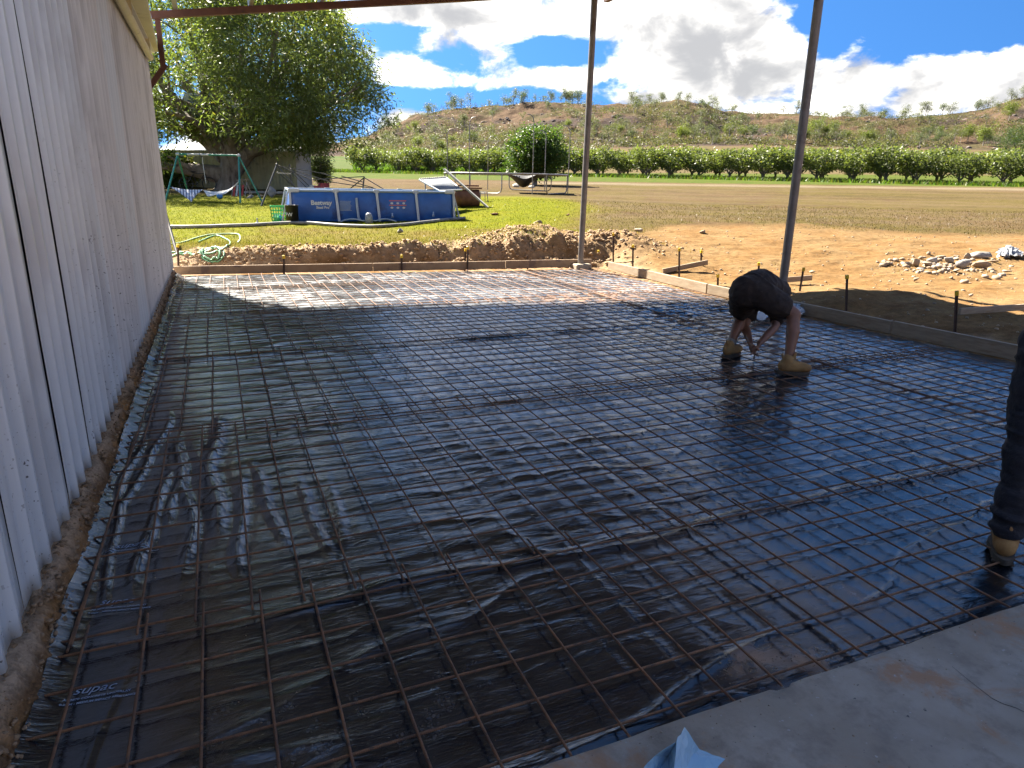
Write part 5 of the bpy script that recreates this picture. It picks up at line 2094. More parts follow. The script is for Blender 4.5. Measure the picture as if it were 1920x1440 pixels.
def cloth(name, label, corners, sag, mat, D, nu=16, nv=10, ripple=.03, thick=.006):
    c = [np.array(at_d(px, py, D + aw)) for px, py, aw in corners]     # a b / d c
    grid = []
    for i in range(nu + 1):
        u = i / nu
        row = []
        for j in range(nv + 1):
            v_ = j / nv
            p_ = (c[0] * (1 - u) + c[1] * u) * (1 - v_) + (c[3] * (1 - u) + c[2] * u) * v_
            p_ = p_ + np.array([0, 0, -sag * math.sin(PI * u) * (1 - .3 * v_) + ripple * math.sin(9 * u + 4 * v_) * v_])
            row.append(V3(p_ - c[0]))
        grid.append(row)
    me_ = MB().quad_sheet(grid, thick)
    o = me_.build(name, mat)
    o.location = V3(c[0])
    return o


def stripe_mat(name, a, b, scale):
    mt, nt, bs = principled(name)
    t = nt.add('ShaderNodeTexCoord')
    wv = nt.add('ShaderNodeTexWave', wave_type='BANDS', bands_direction='X')
    nt.put(wv.inputs['Vector'], t.outputs['Object'])
    wv.inputs['Scale'].default_value = scale
    wv.inputs['Distortion'].default_value = .5
    nt.put(bs.inputs['Base Color'], nt.mix(nt.smooth(wv.outputs['Fac'], .35, .6), a, b))
    bs.inputs['Roughness'].default_value = .85
    return mt


o = cloth('hammock', 'striped grey hammock cloth hanging askew from the swing frame', [(319, 350, 0), (381, 355, .3), (367, 364, -.2), (359, 377, -.5)], .05, stripe_mat('striped_cloth', (.52, .54, .58), (.13, .14, .19), 3.4), sw.D, 16, 12)
tag(o, o.name and 'striped grey hammock cloth hanging askew from the swing frame', 'hammock')
o = cloth('hammock', 'x', [(381, 356, .3), (437, 351, .3), (431, 357, -.3), (388, 366, -.4)], .10, pm('white_canvas', (.60, .58, .54), (.46, .45, .42), 5, .85, .2), sw.D, 16, 10)
tag(o, 'plain white hammock cloth slung between swing legs', 'hammock')
mb = MB()
a_, b_ = V3(at_d(436, 352, sw.D + .3)), V3(at_d(449, 338, sw.D + .3))
mb.tube([(0, 0, 0), (b_ - a_) * .5 + Vector((0, 0, -.03)), b_ - a_], .022, 6).build('hammock_rope', M_WHITEP, o, a_ - o.location)

bl = hit(412.5, 373)
kk = dist_of(bl) / F_PX
o = MB().ball((0, 0, 0), 5.2 * kk, 16).build('ball', pm('blue_rubber', (.02, .14, .42), (.03, .18, .5), 5, .4))
o.location = bl + Vector((0, 0, 5.0 * kk))
tag(o, 'blue ball on the grass under the white hammock', 'ball')

# ---- yard shed behind the tree
def ribbed_wall(a, b, z0, z1, pitch, depth, mat, name, parent, thick=.02):
    a, b = Vector(a), Vector(b)
    L = (b - a).length
    d = (b - a).normalized()
    nrm_ = Vector((d.y, -d.x, 0))
    n = int(L / pitch)
    vs, fs = [], []
    for i in range(n * 4 + 1):
        s_ = L * i / (n * 4)
        o_ = depth if (i % 4) in (1, 2) else 0
        for z_ in (z0, z1):
            p_ = a + d * s_ + nrm_ * o_
            vs.append((p_.x, p_.y, z_))
    for i in range(n * 4):
        fs.append((2 * i, 2 * i + 2, 2 * i + 3, 2 * i + 1))
    k = len(vs)
    vs += [(v_[0] - nrm_.x * thick, v_[1] - nrm_.y * thick, v_[2]) for v_ in vs]
    fs += [tuple(q + k for q in f_[::-1]) for f_ in fs]
    return obj(name, np_mesh(name, vs, fs, mat), parent)


M_KHAKI = pm('khaki_painted_steel', (.34, .325, .18), (.28, .265, .14), 3, .55, c3=(.20, .19, .10), c3_scale=2)
M_PALEG = pm('pale_grey_steel', (.42, .43, .45), (.36, .37, .39), 3, .5)
DS = 36.5
c0, c1 = V3(at_d(300, 348, DS + 1.5)), V3(at_d(558, 350, DS - 1.0))
c2 = V3(at_d(586, 350, DS + 1.5))
zz = min(gz(c0.x, c0.y), gz(c1.x, c1.y)) - .1
ys_ = thing('yard_shed', 'khaki ribbed garden shed with pale roof behind the big tree', 'shed', (c1.x, c1.y, zz))
hz_ = float(at_d(400, 281, DS)[2]) - zz
ribbed_wall(c0 - c1, (0, 0, 0), 0, hz_, .20, .03, M_KHAKI, 'front_wall', ys_).location = (0, 0, 0)
ribbed_wall((0, 0, 0), Vector((c2.x - c1.x, c2.y - c1.y, 0)), 0, hz_ + .12, .20, .02, M_PALEG, 'side_wall', ys_)
back = Vector((HEAD[0], HEAD[1], 0)) * 3.0
p0_, p1_ = Vector((c0.x - c1.x, c0.y - c1.y, hz_)), Vector((0, 0, hz_))
f_ = Vector((-HEAD[0], -HEAD[1], 0)) * .15
MB().add([p0_ + f_, p1_ + f_ + Vector((.15, 0, 0)), p1_ + back + Vector((.15, 0, .5)), p0_ + back + Vector((0, 0, .5)), p0_ + f_ - Vector((0, 0, .05)), p1_ + f_ + Vector((.15, 0, -.05)),
          p1_ + back + Vector((.15, 0, .42)), p0_ + back + Vector((0, 0, .42))], [(0, 1, 2, 3), (7, 6, 5, 4), (0, 4, 5, 1), (1, 5, 6, 2), (2, 6, 7, 3), (3, 7, 4, 0)]).build('roof', M_WHITEP, ys_)

# ---- things round the tree
def wheel(mb_t, mb_s, c, r, ax, tr=.022):
    u = ax.orthogonal().normalized()
    v_ = ax.cross(u)
    mb_t.tube([c + (u * math.cos(a) + v_ * math.sin(a)) * r for a in np.linspace(0, 2 * PI, 20, endpoint=False)], tr, 6, closed=True)
    for a in np.linspace(0, 2 * PI, 10, endpoint=False):
        mb_s.tube([c, c + (u * math.cos(a) + v_ * math.sin(a)) * r], .004, 4)
    mb_s.tube([c - ax * .05, c + ax * .05], .02, 6)


bi = Site(372, 354, 'bicycle', 'dark bicycle parked against the khaki yard shed', 'bicycle', dist=33.5)
bi.t.location.z = gz(bi.b.x, bi.b.y)
dx = Vector((SIDE[0], SIDE[1], 0)) * .85 + Vector((HEAD[0], HEAD[1], 0)) * .45
dx.normalize()
ax = Vector((-dx.y, dx.x, 0))
r_ = .30
for s_ in (-.5, .5):
    mt_, ms_ = MB(), MB()
    wheel(mt_, ms_, dx * s_ + Vector((0, 0, r_ + .02)), r_, ax)
    o = mt_.build('wheel', M_BLACKP, bi.t)
    ms_.build('spokes', M_GREYT, o)
fm = MB()
A, B, C_, D__, E_ = dx * -.5 + Vector((0, 0, .32)), dx * -.05 + Vector((0, 0, .3)), dx * -.16 + Vector((0, 0, .78)), dx * .36 + Vector((0, 0, .80)), dx * .5 + Vector((0, 0, .32))
for p_, q_ in ((A, B), (B, C_), (A, C_), (C_, D__), (B, D__), (D__, E_)):
    fm.tube([p_, q_], .018, 6)
fm.build('frame', M_STEELB, bi.t)
MB().ball(C_ + Vector((0, 0, .08)), .1, 8, (1.3, .7, .4)).build('saddle', M_BLACKP, bi.t)
MB().tube([D__ + Vector((0, 0, .18)) + ax * .28, D__ + Vector((0, 0, .2)), D__ + Vector((0, 0, .18)) - ax * .28], .015, 6).build('handlebar', M_BLACKP, bi.t)

ch = Site(447, 369, 'deck_chair', 'folded red and white deck chair near the tree trunk', 'chair')
k = ch.k
M_REDC = pm('red_canvas', (.36, .045, .04), (.28, .03, .03), 6, .8)
for i in range(4):
    x0 = -8 * k + i * 4.6 * k
    MB().bar((x0 + .0, 0, .02), (x0 + .10, .22, 20 * k), 3.0 * k, .02).build('slat', M_REDC if i % 2 == 0 or i == 3 else M_WHITEP, ch.t)
for s_ in (-1, 1):
    MB().tube([(s_ * 11 * k, .05, 0), (s_ * 11 * k + .12, .3, 24 * k)], .014, 6).build('frame', M_GREYT, ch.t)
tr_ = Site(458, 366, 'trestle', 'thin timber trestle with a plank top beside the swing leg', 'trestle')
k = tr_.k
MB().bar(tr_.p(444, 338), tr_.p(470, 336), .12, .04).build('plank_top', M_TIMBER, tr_.t)
for x0, x1 in ((452, 447), (452, 470), (461, 472)):
    q = tr_.p(x1, 362)
    q.z = 0
    MB().bar(tr_.p(x0, 338), q, .035, .035).build('leg', M_TIMBER, tr_.t)


def rock_mesh(name, seed, sx, sy, sz, mat, n=9, rough=.22):
    rg_ = np.random.default_rng(seed)
    b_ = MB().ball((0, 0, 0), 1.0, n)
    v_ = np.array(b_.v)
    nn_ = rg_.normal(0, 1, (11, 3))
    for q in nn_:                       # chop a few flat faces
        q /= np.linalg.norm(q)
        dd = v_ @ q
        lim = rg_.uniform(.30, .70)
        v_ = v_ - np.outer(np.clip(dd - lim, 0, None), q)
    key = np.round(v_ * 40).astype(int)
    jit = (_hash(key[:, 0], key[:, 1] + key[:, 2] * 7, seed) - .5) * rough
    v_ = v_ * (1 + jit[:, None])
    return np_mesh(name, v_ * np.array([sx, sy, sz]), b_.f, mat, False)


M_ROCK = pm('pale_dusty_stone', (.32, .25, .175), (.25, .19, .13), 8, .95, .5, 30, c3=(.36, .31, .25), c3_scale=5)
M_GREYROCK = pm('grey_stone', (.30, .28, .255), (.22, .205, .185), 8, .95, .5, 30)


def rock(px, py, wpx, hpx, label, seed, mat=None, name='rock', cat='rock', group=None, depth=None):
    g_ = hit(px, py)
    k = dist_of(g_) / F_PX
    me = rock_mesh(name, seed, wpx * k * .55, (depth or wpx * .8) * k * .5, hpx * k * .62, mat or M_ROCK)
    o = obj(name, me, None, g_ + Vector((0, 0, hpx * k * .36)), (0, 0, YAW * -1 + random.uniform(-.3, .3)))
    return tag(o, label, cat, group)


rock(508, 370, 22, 25, 'pale lumpy boulder standing by the khaki shed wall', 201, M_GREYROCK)
rock(470, 372, 20, 9, 'low grey stone beside the trestle legs', 202, M_GREYROCK)
rock(489, 371, 16, 8, 'brownish stone between the trestle and the pale boulder', 203)
lg = Site(495, 363, 'log', 'pale log edging lying on the grass before the yard shed', 'log')
MB().tube([lg.p(458, 361.5), lg.p(495, 361, .2), lg.p(531, 362)], .07, 8).build('log_body', M_BARK_PALE, lg.t)
sp = Site(483, 420, 'sprinkler', 'little white sprinkler head standing by the grey pipe', 'sprinkler')
MB().lathe([(0, 0), (.07, 0), (.06, .03), (.02, .05), (.018, .12), (.03, .13), (.0, .15)], (0, 0, 0), 10).build('sprinkler_body', M_WHITEP, sp.t)

# ---- folded black gazebo frame
gz_ = Site(560, 383, 'gazebo_frame', 'collapsed black folding gazebo frame behind the pool', 'gazebo frame', dist=22.5)


def gb(a, b, r=.016, mat=M_STEELB, nm='tube', aw=(0, 0)):
    MB().bar(gz_.p(a[0], a[1], aw[0]), gz_.p(b[0], b[1], aw[1]), r * 2, r * 2).build(nm, mat, gz_.t)


gb((490, 386), (519, 309), .022, nm='leg', aw=(-.4, 0))
gb((683, 331), (680, 356), .02, nm='leg', aw=(.6, .6))
gb((543, 308), (547, 347), .026, nm='leg', aw=(.8, .8))
for a, b in (((519, 309), (583, 337)), ((519, 310), (553, 350)), ((519, 311), (612, 326)), ((545, 316), (580, 349)), ((545, 318), (620, 341)), ((583, 337), (683, 331)), ((600, 324), (700, 352)), ((620, 341), (705, 354)),
             ((683, 333), (720, 355)), ((683, 333), (655, 355)), ((640, 330), (683, 342)), ((520, 322), (552, 351)), ((547, 322), (575, 352))):
    gb(a, b, .013, aw=(random.uniform(0, .5), random.uniform(0, .5)))
gb((519, 324), (546, 326), .017, M_GREYT)
MB().ball(gz_.p(519, 309), .04, 8).build('corner_joint', M_STEELB, gz_.t)

# ---- drums and containers by the yard shed
def drum(px, py, wpx, hpx, mat, label, name='drum', cat='drum', group=None):
    s_ = Site(px, py, name, label, cat, group, dist=27.5)
    s_.t.location.z = gz(s_.b.x, s_.b.y) - .02
    k = s_.k
    r_, h_ = wpx * k / 2, hpx * k
    mb = MB()
    pr_ = [(0, 0), (r_, 0), (r_ * 1.03, .02), (r_, .04)]
    for f_ in (.33, .66):
        pr_ += [(r_, h_ * f_ - .03), (r_ * 1.035, h_ * f_), (r_, h_ * f_ + .03)]
    pr_ += [(r_, h_ - .03), (r_ * 1.03, h_ - .01), (r_ * 1.03, h_), (r_ * .96, h_), (r_ * .95, h_ - .03), (0, h_ - .03)]
    mb.lathe(pr_, (0, 0, 0), 20)
    mb.build('drum_body', mat, s_.t)
    return s_


M_REDD = pm('faded_red_drum', (.30, .028, .035), (.24, .03, .035), 5, .5, c3=(.20, .05, .04), c3_scale=2)
drum(607.5, 352, 19, 29, M_REDD, 'taller faded red drum at the end of the yard shed')
drum(594, 348, 12, 24, M_REDD, 'narrow red drum between the red drum and white container')
drum(585, 348, 12, 25, M_WHITEP, 'white plastic container beside the red drums', 'container', 'container')
pb = Site(598, 352, 'paper_stack', 'flat pale stack lying in front of the red drums', 'stack', dist=26.5)
pb.t.location.z = gz(pb.b.x, pb.b.y)
for i in range(3):
    MB().box(-.26 + .02 * i, .26 - .015 * i, -.2, .2, i * .05, i * .05 + .045, None, .006).build('sheet_layer', M_CREAM, pb.t)

# ---- rusty drum, leaning plank, screen panel, stool
td = Site(874, 387, 'fuel_tank', 'rusty brown steel drum lying on the lawn under the leaning plank', 'drum')
k = td.k
Lx = 23 * k
R_ = 14.5 * k
dxs = (Vector((SIDE[0], SIDE[1], 0)) * .97 + Vector((HEAD[0], HEAD[1], 0)) * .2).normalized()
Mx = Vector((0, 0, 1)).rotation_difference(dxs).to_matrix().to_4x4()
mb = MB()
prf = [(0, -Lx), (R_ * .94, -Lx), (R_ * 1.0, -Lx + .02)]
for f_ in (-.4, .4):
    prf += [(R_, Lx * f_ - .03), (R_ * 1.04, Lx * f_), (R_, Lx * f_ + .03)]
prf += [(R_, Lx - .02), (R_ * .94, Lx), (0, Lx)]
mb.lathe(prf, (0, 0, 0), 24, True, Matrix.Translation((0, 0, R_)) @ Mx)
mb.build('drum_body', M_RUSTY, td.t)
lid = thing('timber_pallet', 'dark rusty boards stacked on top of the lying drum', 'boards', td.b + Vector((0, 0, 2 * R_ + .01)))
for i, (a, b, z_, o_) in enumerate(((-1.05, 1.1, .03, -.12), (-.95, 1.12, .03, .12), (-.7, .95, .105, 0))):
    MB().bar(dxs * Lx * a + Vector((0, o_, z_)), dxs * Lx * b + Vector((0, o_, z_)), .17, .05).build('board', M_RUSTY, lid)
p0 = hit(915, 391)
p1 = V3(at_d(833, 317, dist_of(p0) + .2))
o = MB().bar((0, 0, .03), p1 - p0, 10.5 * k, .05, up=(0, 0, 1), bev=.006).build('plank', pm('white_weathered_plank', (.42, .40, .35), (.33, .31, .26), 6, .7, .1, 30, c3=(.40, .35, .27), c3_scale=3))
o.location = p0
tag(o, 'long white plank leaning over the rusty drum like a slide', 'plank')
sc_ = Site(830, 372, 'screen_panel', 'tilted grey mesh panel in a pale frame behind the pool', 'screen', dist=21.5)
c = [sc_.p(786, 337, 0), sc_.p(837, 333, 1.4), sc_.p(866, 356, .6), sc_.p(824, 358, -.6)]
MB().quad_sheet([[c[0], c[1]], [c[3], c[2]]], .01).build('mesh_cloth', pm('grey_mesh_cloth', (.12, .135, .155), (.17, .185, .20), 12, .7), sc_.t)
for i in range(4):
    MB().tube([c[i], c[(i + 1) % 4]], .026, 8).build('frame_tube', M_WHITEP if i != 1 else M_GREYT, sc_.t)
for i in range(13):
    f_ = (i + .5) / 13
    q = c[0] + (c[1] - c[0]) * f_
    MB().ball(q + Vector((0, 0, .02)), .03, 6).build('hook', M_GREYT, sc_.t)
for q0, px, py in ((c[0] + (c[1] - c[0]) * .2, 800, 360), (c[1] * .7 + c[2] * .3, 842, 372), (c[1], 843, 362)):
    q = sc_.p(px, py)
    q.z = gz(sc_.b.x + q.x, sc_.b.y + q.y) - sc_.b.z
    MB().tube([q0, q], .02, 8).build('leg', M_GREYT, sc_.t)
so = Site(905, 378, 'stool', 'little grey step stool between the drum and the trampoline', 'stool')
k = so.k
MB().box(-8 * k, 8 * k, -.14, .14, 15.5 * k, 17 * k, None, .005).build('seat', M_GREYT, so.t)
for sx in (-1, 1):
    for sy in (-1, 1):
        MB().tube([(sx * 6 * k, sy * .11, 15.5 * k), (sx * 7.5 * k, sy * .15, 0)], .014, 6).build('leg', M_GREYT, so.t)

# ---- trampoline
tb = hit(948, 361)
TD = dist_of(tb)
tramp = thing('trampoline', 'round trampoline with torn sagging black mat and bent net poles', 'trampoline', tb)
Rt = 110 * TD / F_PX
zt = float(at_d(948, 326.5, TD)[2]) - tb.z
ring = [(Rt * math.cos(a), Rt * math.sin(a), zt) for a in np.linspace(0, 2 * PI, 48, endpoint=False)]
MB().tube(ring, .036, 8, closed=True).build('top_ring', M_GREYT, tramp)
aH = math.atan2(HEAD[1], HEAD[0])
nL = 4
for i in range(nL):
    ac = aH + PI / 4 + .32 + i * 2 * PI / nL
    a0, a1 = ac - .42, ac + .42
    P0, P1 = Vector((Rt * math.cos(a0), Rt * math.sin(a0), zt)), Vector((Rt * math.cos(a1), Rt * math.sin(a1), zt))

    def gd(p_):
        return gz(tb.x + p_.x, tb.y + p_.y) - tb.z + .03
    z0a, z0b = gd(P0), gd(P1)
    d = (P1 - P0)
    pts = [P0, Vector((P0.x, P0.y, z0a + .25)), Vector((P0.x, P0.y, z0a + .10)) + d * .02, Vector((P0.x, P0.y, z0a + .02)) + d * .08,
           Vector((P1.x, P1.y, z0b + .02)) - d * .08, Vector((P1.x, P1.y, z0b + .10)) - d * .02, Vector((P1.x, P1.y, z0b + .25)), P1]
    MB().tube(pts, .028, 8).build('leg', M_GREYT, tramp)
for px, py, bx in ((831, 239, -1), (870, 228, -1), (904, 248, 0), (986, 224, .3), (1008, 238, 1), (1058, 236, 1)):
    # pole on the ring whose picture column matches
    best = min(np.linspace(0, 2 * PI, 360, endpoint=False), key=lambda a: abs(((Rt * math.cos(a) + tb.x) * SIDE[0] + (Rt * math.sin(a) + tb.y) * SIDE[1]) * 1 - (px + 4 - 960) / 1325 * ((Rt * math.cos(a) + tb.x) * HEAD[0] + (Rt * math.sin(a) + tb.y) * HEAD[1]))
               + (0 if ((math.cos(a) * HEAD[0] + math.sin(a) * HEAD[1]) > 0) == (px in (831, 904, 1008)) else .5))
    c_ = Vector((math.cos(best), math.sin(best), 0))
    Hp = float(at_d(px, py, TD)[2]) - tb.z
    base_p = c_ * (Rt + .05)
    z0_ = gd(base_p)
    inw = Vector((SIDE[0], SIDE[1], 0)) * (.28 if bx <= 0 else -.30)
    pts = [base_p + Vector((0, 0, z0_))] + [base_p + Vector((0, 0, z_)) for z_ in (zt, Hp * .7, Hp - .32)] + [base_p + Vector((0, 0, Hp - .12)) + inw * .15, base_p + Vector((0, 0, Hp - .02)) + inw * .5, base_p + Vector((0, 0, Hp)) + inw]
    MB().tube(pts, .021, 8).build('net_pole', M_GREYT, tramp)
# the mat: still tied round part of the ring, torn loose and hanging in a bag
grid = []
rg_ = np.random.default_rng(77)
for i in range(22):
    u = i / 21
    row = []
    pa = V3(at_d(952 + 104 * u, 327 - 3.5 * u, TD - 1.2)) - V3(tb)
    for j in range(10):
        v_ = j / 9
        dep = .62 * math.exp(-((u - .30) / .20) ** 2) + .16 * math.exp(-((u - .8) / .3) ** 2)
        p_ = pa + Vector((HEAD[0], HEAD[1], 0)) * (v_ * 2.3) + Vector((0, 0, -dep * math.sin(PI * (.08 + .9 * v_)) ** .8 + .02 * math.sin(14 * u + 5 * v_)))
        row.append(p_)
    grid.append(row)
MB().quad_sheet(grid, .006).build('torn_mat', pm('black_mat', (.018, .018, .02), (.03, .03, .032), 8, .7), tramp)

# ---- old vehicle body lodged in the tree
vb = mango_base
veh = thing('old_vehicle_body', 'old white and green vehicle cab lodged up in the mango tree', 'vehicle', vb + V3(tl(425, 240, .8)))
M_VW = pm('chalky_white_paint', (.58, .62, .60), (.48, .52, .50), 4, .5, c3=(.30, .27, .22), c3_scale=3)
M_VG = pm('faded_green_paint', (.18, .27, .22), (.24, .33, .28), 4, .5)
M_GLASS = pm('dusty_glass', (.10, .14, .16), rough=.08)
ex = Vector((SIDE[0], SIDE[1], 0))
ey = Vector((HEAD[0], HEAD[1], 0))
Lh = 2.25
Mv = Matrix(((ex.x, ey.x, 0, 0), (ex.y, ey.y, 0, 0), (0, 0, 1, 0), (0, 0, 0, 1)))
mb = MB()
mb.box(-Lh, Lh, -.75, .75, .28, .78, Mv, .08)
mb.build('lower_body', M_VG, veh)
mb = MB()
prof_ = [(-1.95, .78), (-1.55, 1.48), (.25, 1.5), (.55, .78)]
vs = [Mv @ Vector((x_, y_ * (1 if z_ < 1 else .88), z_)) for y_ in (-.72, .72) for x_, z_ in prof_]
mb.add(vs, [(0, 1, 2, 3), (7, 6, 5, 4), (0, 4, 5, 1), (1, 5, 6, 2), (2, 6, 7, 3), (3, 7, 4, 0)])
cab = mb.build('cab', M_VW, veh)
for x0, x1 in ((-1.55, -.75), (-.65, .12)):
    mb = MB()
    mb.add([Mv @ Vector((x0 + (.0 if x0 < -1 else 0), -.735, .88)), Mv @ Vector((x1, -.735, .88)), Mv @ Vector((x1, -.665, 1.38)), Mv @ Vector((x0 + (.22 if x0 < -1 else 0), -.665, 1.38))], [(0, 1, 2, 3)])
    mb.build('window', M_GLASS, cab)
MB().box(.62, Lh, -.74, .74, .785, 1.02, Mv, .03).build('tray_side', M_VW, veh)
for x0 in (-1.4, 1.35):
    for y0 in (-.70, .70):
        mb = MB()
        mb.lathe([(0, -.1), (.2, -.1), (.32, -.09), (.34, -.04), (.34, .04), (.32, .09), (.2, .1), (0, .1)], (0, 0, 0), 16, True, Mv @ Matrix.Translation((x0, y0, .25)) @ Matrix.Rotation(PI / 2, 4, 'X'))
        mb.build('wheel', M_BLACKP, veh)
for y0 in (-.5, .5):
    MB().box(-2.6, 2.6, y0 - .05, y0 + .05, -.22, -.09, Mv).build('support_beam', M_RUST, veh)

# ---- stones, spoil and rubble
rock(749, 438, 17, 12, 'single pale rock on the dry lawn in front of the pool', 210, M_GREYROCK)
rock(930, 404, 22, 6, 'dark clod lying on the lawn edge past the pool pipe', 211, M_RUSTY, 'soil_clod', 'clod')
rock(1066, 404, 10, 5, 'small dark clod on the lawn edge near the far post', 212, M_RUSTY, 'soil_clod', 'clod')
rock(972, 351, 24, 8, 'grey stones at the foot of the round tree', 213, M_GREYROCK)
rock(998, 352, 16, 6, 'low stone under the round tree trunk', 214, M_GREYROCK)
rock(1010, 424, 22, 12, 'pale block of stone on top of the spoil mound', 215, M_ROCK)
rock(1041, 442, 13, 10, 'stone on the slope of the spoil mound', 216, M_ROCK)
rock(1196, 434, 18, 7, 'flat stone on the second spoil mound', 217, M_ROCK)
rock(1167, 453, 14, 8, 'stone half way up the second spoil mound', 218, M_ROCK)
rock(1317, 437, 16, 7, 'brown clod at the edge of sand and dry grass', 219, M_ROCK)
rock(1717, 527, 15, 10, 'single brown stone on the sand before the rubble', 220, M_ROCK)
rock(1524, 512, 15, 7, 'two lobed stone on the sand beside the leaning stake', 221, M_ROCK)
rock(1818, 556, 11, 7, 'small stone on the sand above the shaded edge', 222, M_ROCK)
rock(1669, 529, 9, 4, 'tiny stone between the shaded sand and the rubble', 223, M_ROCK)
rock(1903, 524, 9, 5, 'small stone far to the side of the rubble', 224, M_ROCK)
rub = [(1700, 497, 26, 8), (1716, 499, 26, 16), (1738, 499, 22, 12), (1750, 493, 26, 13), (1729, 486, 22, 9), (1761, 503, 18, 10), (1776, 492, 24, 12), (1765, 484, 22, 7), (1790, 484, 14, 9), (1804, 500, 36, 19), (1793, 509, 20, 8),
       (1814, 487, 16, 15), (1842, 483, 56, 14), (1845, 501, 40, 16), (1864, 492, 26, 7), (1778, 508, 16, 6), (1745, 505, 14, 6), (1888, 510, 22, 6), (1725, 506, 16, 5)]
rt_ = ['flat concrete flake at the tip of the rubble heap', 'rounded pale chunk near the tip of the rubble heap', 'small chunk wedged behind the rounded pale chunk', 'pale concrete chunk in the middle of the rubble',
       'thin slab lying at the back of the rubble', 'grey chunk low at the front of the rubble', 'squarish chunk behind the large rounded lump', 'narrow slab on the back of the rubble', 'small brown stone behind the large rounded lump',
       'large rounded concrete lump in the rubble heap', 'pale angular flake in front of the large lump', 'brown upright stone beside the large lump', 'long flat slab lying by the torn plastic', 'triangular brown block at the end of the rubble',
       'thin pale slab under the long flat slab', 'little chip before the squarish chunk', 'little chip in front of the middle chunk', 'flat chip lying apart past the triangular block', 'flat chip at the front edge of the rubble']
for i, (px, py, w_, h_) in enumerate(rub):
    rock(px, py, w_, h_, rt_[i], 300 + i, M_GREYROCK if i % 3 == 0 else M_ROCK, 'concrete_chunk', 'rubble', 'concrete chunks in the rubble heap')
# grit round the heap and over the sand and spoil: small stones nobody could count
rg_ = np.random.default_rng(88)
bv = np.array(MB().ball((0, 0, 0), 1, 5).v)
bf = MB().ball((0, 0, 0), 1, 5).f


def scatter(name, pts, smin, smax, mat, seed):
    rg = np.random.default_rng(seed)
    vs, fs, b_ = [], [], 0
    for p_ in pts:
        s_ = smin + (smax - smin) * rg.random() ** 3
        q = bv * rg.uniform(.65, 1.3, (len(bv), 1)) * np.array([s_ * rg.uniform(.8, 1.5), s_ * rg.uniform(.8, 1.5), s_ * .75])
        a = rg.uniform(0, 6.28)
        q = np.stack([q[:, 0] * math.cos(a) - q[:, 1] * math.sin(a), q[:, 0] * math.sin(a) + q[:, 1] * math.cos(a), q[:, 2]], 1) + np.array(p_) + np.array([0, 0, s_ * .3])
        vs.append(q)
        fs += [tuple(i + b_ for i in f) for f in bf]
        b_ += len(bv)
    o = obj(name, np_mesh(name, np.vstack(vs), fs, mat))
    o['kind'] = 'stuff'


hc = hit(1770, 498)
n = 260
p_ = np.stack([hc.x + rg_.normal(0, .9, n), hc.y + rg_.normal(0, .55, n)], 1)
scatter('rubble', np.column_stack([p_, ground_z(p_[:, 0], p_[:, 1], True)]), .012, .07, M_ROCK, 1)
n = 800
d_ = rg_.uniform(8, 18, n)
x_ = rg_.uniform(1180, 1980, n)
s_ = (x_ - 960) / 1325 * d_
q = HEAD * d_[:, None] + SIDE * s_[:, None]
ok = q[:, 0] - right_line(q[:, 1]) > .15
q = q[ok]
scatter('gravel', np.column_stack([q, ground_z(q[:, 0], q[:, 1], True)]), .004, .026, M_ROCK, 2)
n = 3200
x_ = rg_.uniform(-.7, 7.2, n)
t_ = rg_.uniform(.22, 1.0, n)
q = np.stack([x_, far_line(x_) + t_], 1)
for c_, s__, a_ in MOUNDS[:4]:
    q = np.vstack([q, np.array([c_[0], c_[1]]) + rg_.normal(0, s__ * .7, (450, 2))])
tq = np.maximum(q[:, 1] - far_line(np.clip(q[:, 0], -6, 12)), q[:, 0] - right_line(q[:, 1]))
q = q[tq > .2]
scatter('clods', np.column_stack([q, ground_z(q[:, 0], q[:, 1], True)]), .006, .042, pm('soil_clod_earth', (.27, .18, .105), (.34, .24, .145), 6, .95), 3)
# torn plastic beside the rubble
def crumple(name, pts4, nu, nv, amp, seed, mat, label, cat, thick=.0015, lift=.0):
    rg = np.random.default_rng(seed)
    c = [V3(p_) for p_ in pts4]
    grid = []
    for i in range(nu + 1):
        u = i / nu
        row = []
        for j in range(nv + 1):
            v_ = j / nv
            p_ = (c[0] * (1 - u) + c[1] * u) * (1 - v_) + (c[3] * (1 - u) + c[2] * u) * v_
            h_ = amp * ((1 - abs(2 * float(vnoise(np.array([u * 5 + seed]), np.array([v_ * 5]), seed)[0]) - 1)) ** 2 + .5 * float(vnoise(np.array([u * 13]), np.array([v_ * 13 + seed]), seed + 1)[0]))
            row.append(p_ - c[0] + Vector((rg.normal(0, amp * .12), rg.normal(0, amp * .12), h_ * (.4 + .6 * math.sin(PI * u) * math.sin(PI * v_)) + lift)))
        grid.append(row)
    o = MB().quad_sheet(grid, thick).build(name, mat)
    o.location = c[0]
    return tag(o, label, cat)


def film_mat(name, colr, alpha, rough=.18):
    mt, nt, bs = principled(name)
    bs.inputs['Base Color'].default_value = tuple(colr) + (1,)
    bs.inputs['Roughness'].default_value = rough
    bs.inputs['Alpha'].default_value = alpha
    bs.inputs['Specular IOR Level'].default_value = .8
    t = nt.add('ShaderNodeTexCoord')
    b = nt.add('ShaderNodeBump')
    b.inputs['Strength'].default_value = .6
    b.inputs['Distance'].default_value = .02
    nt.put(b.inputs['Height'], nt.noise(t.outputs['Object'], 9, 5, .6, 1.2))
    nt.put(bs.inputs['Normal'], b.outputs[0])
    return mt


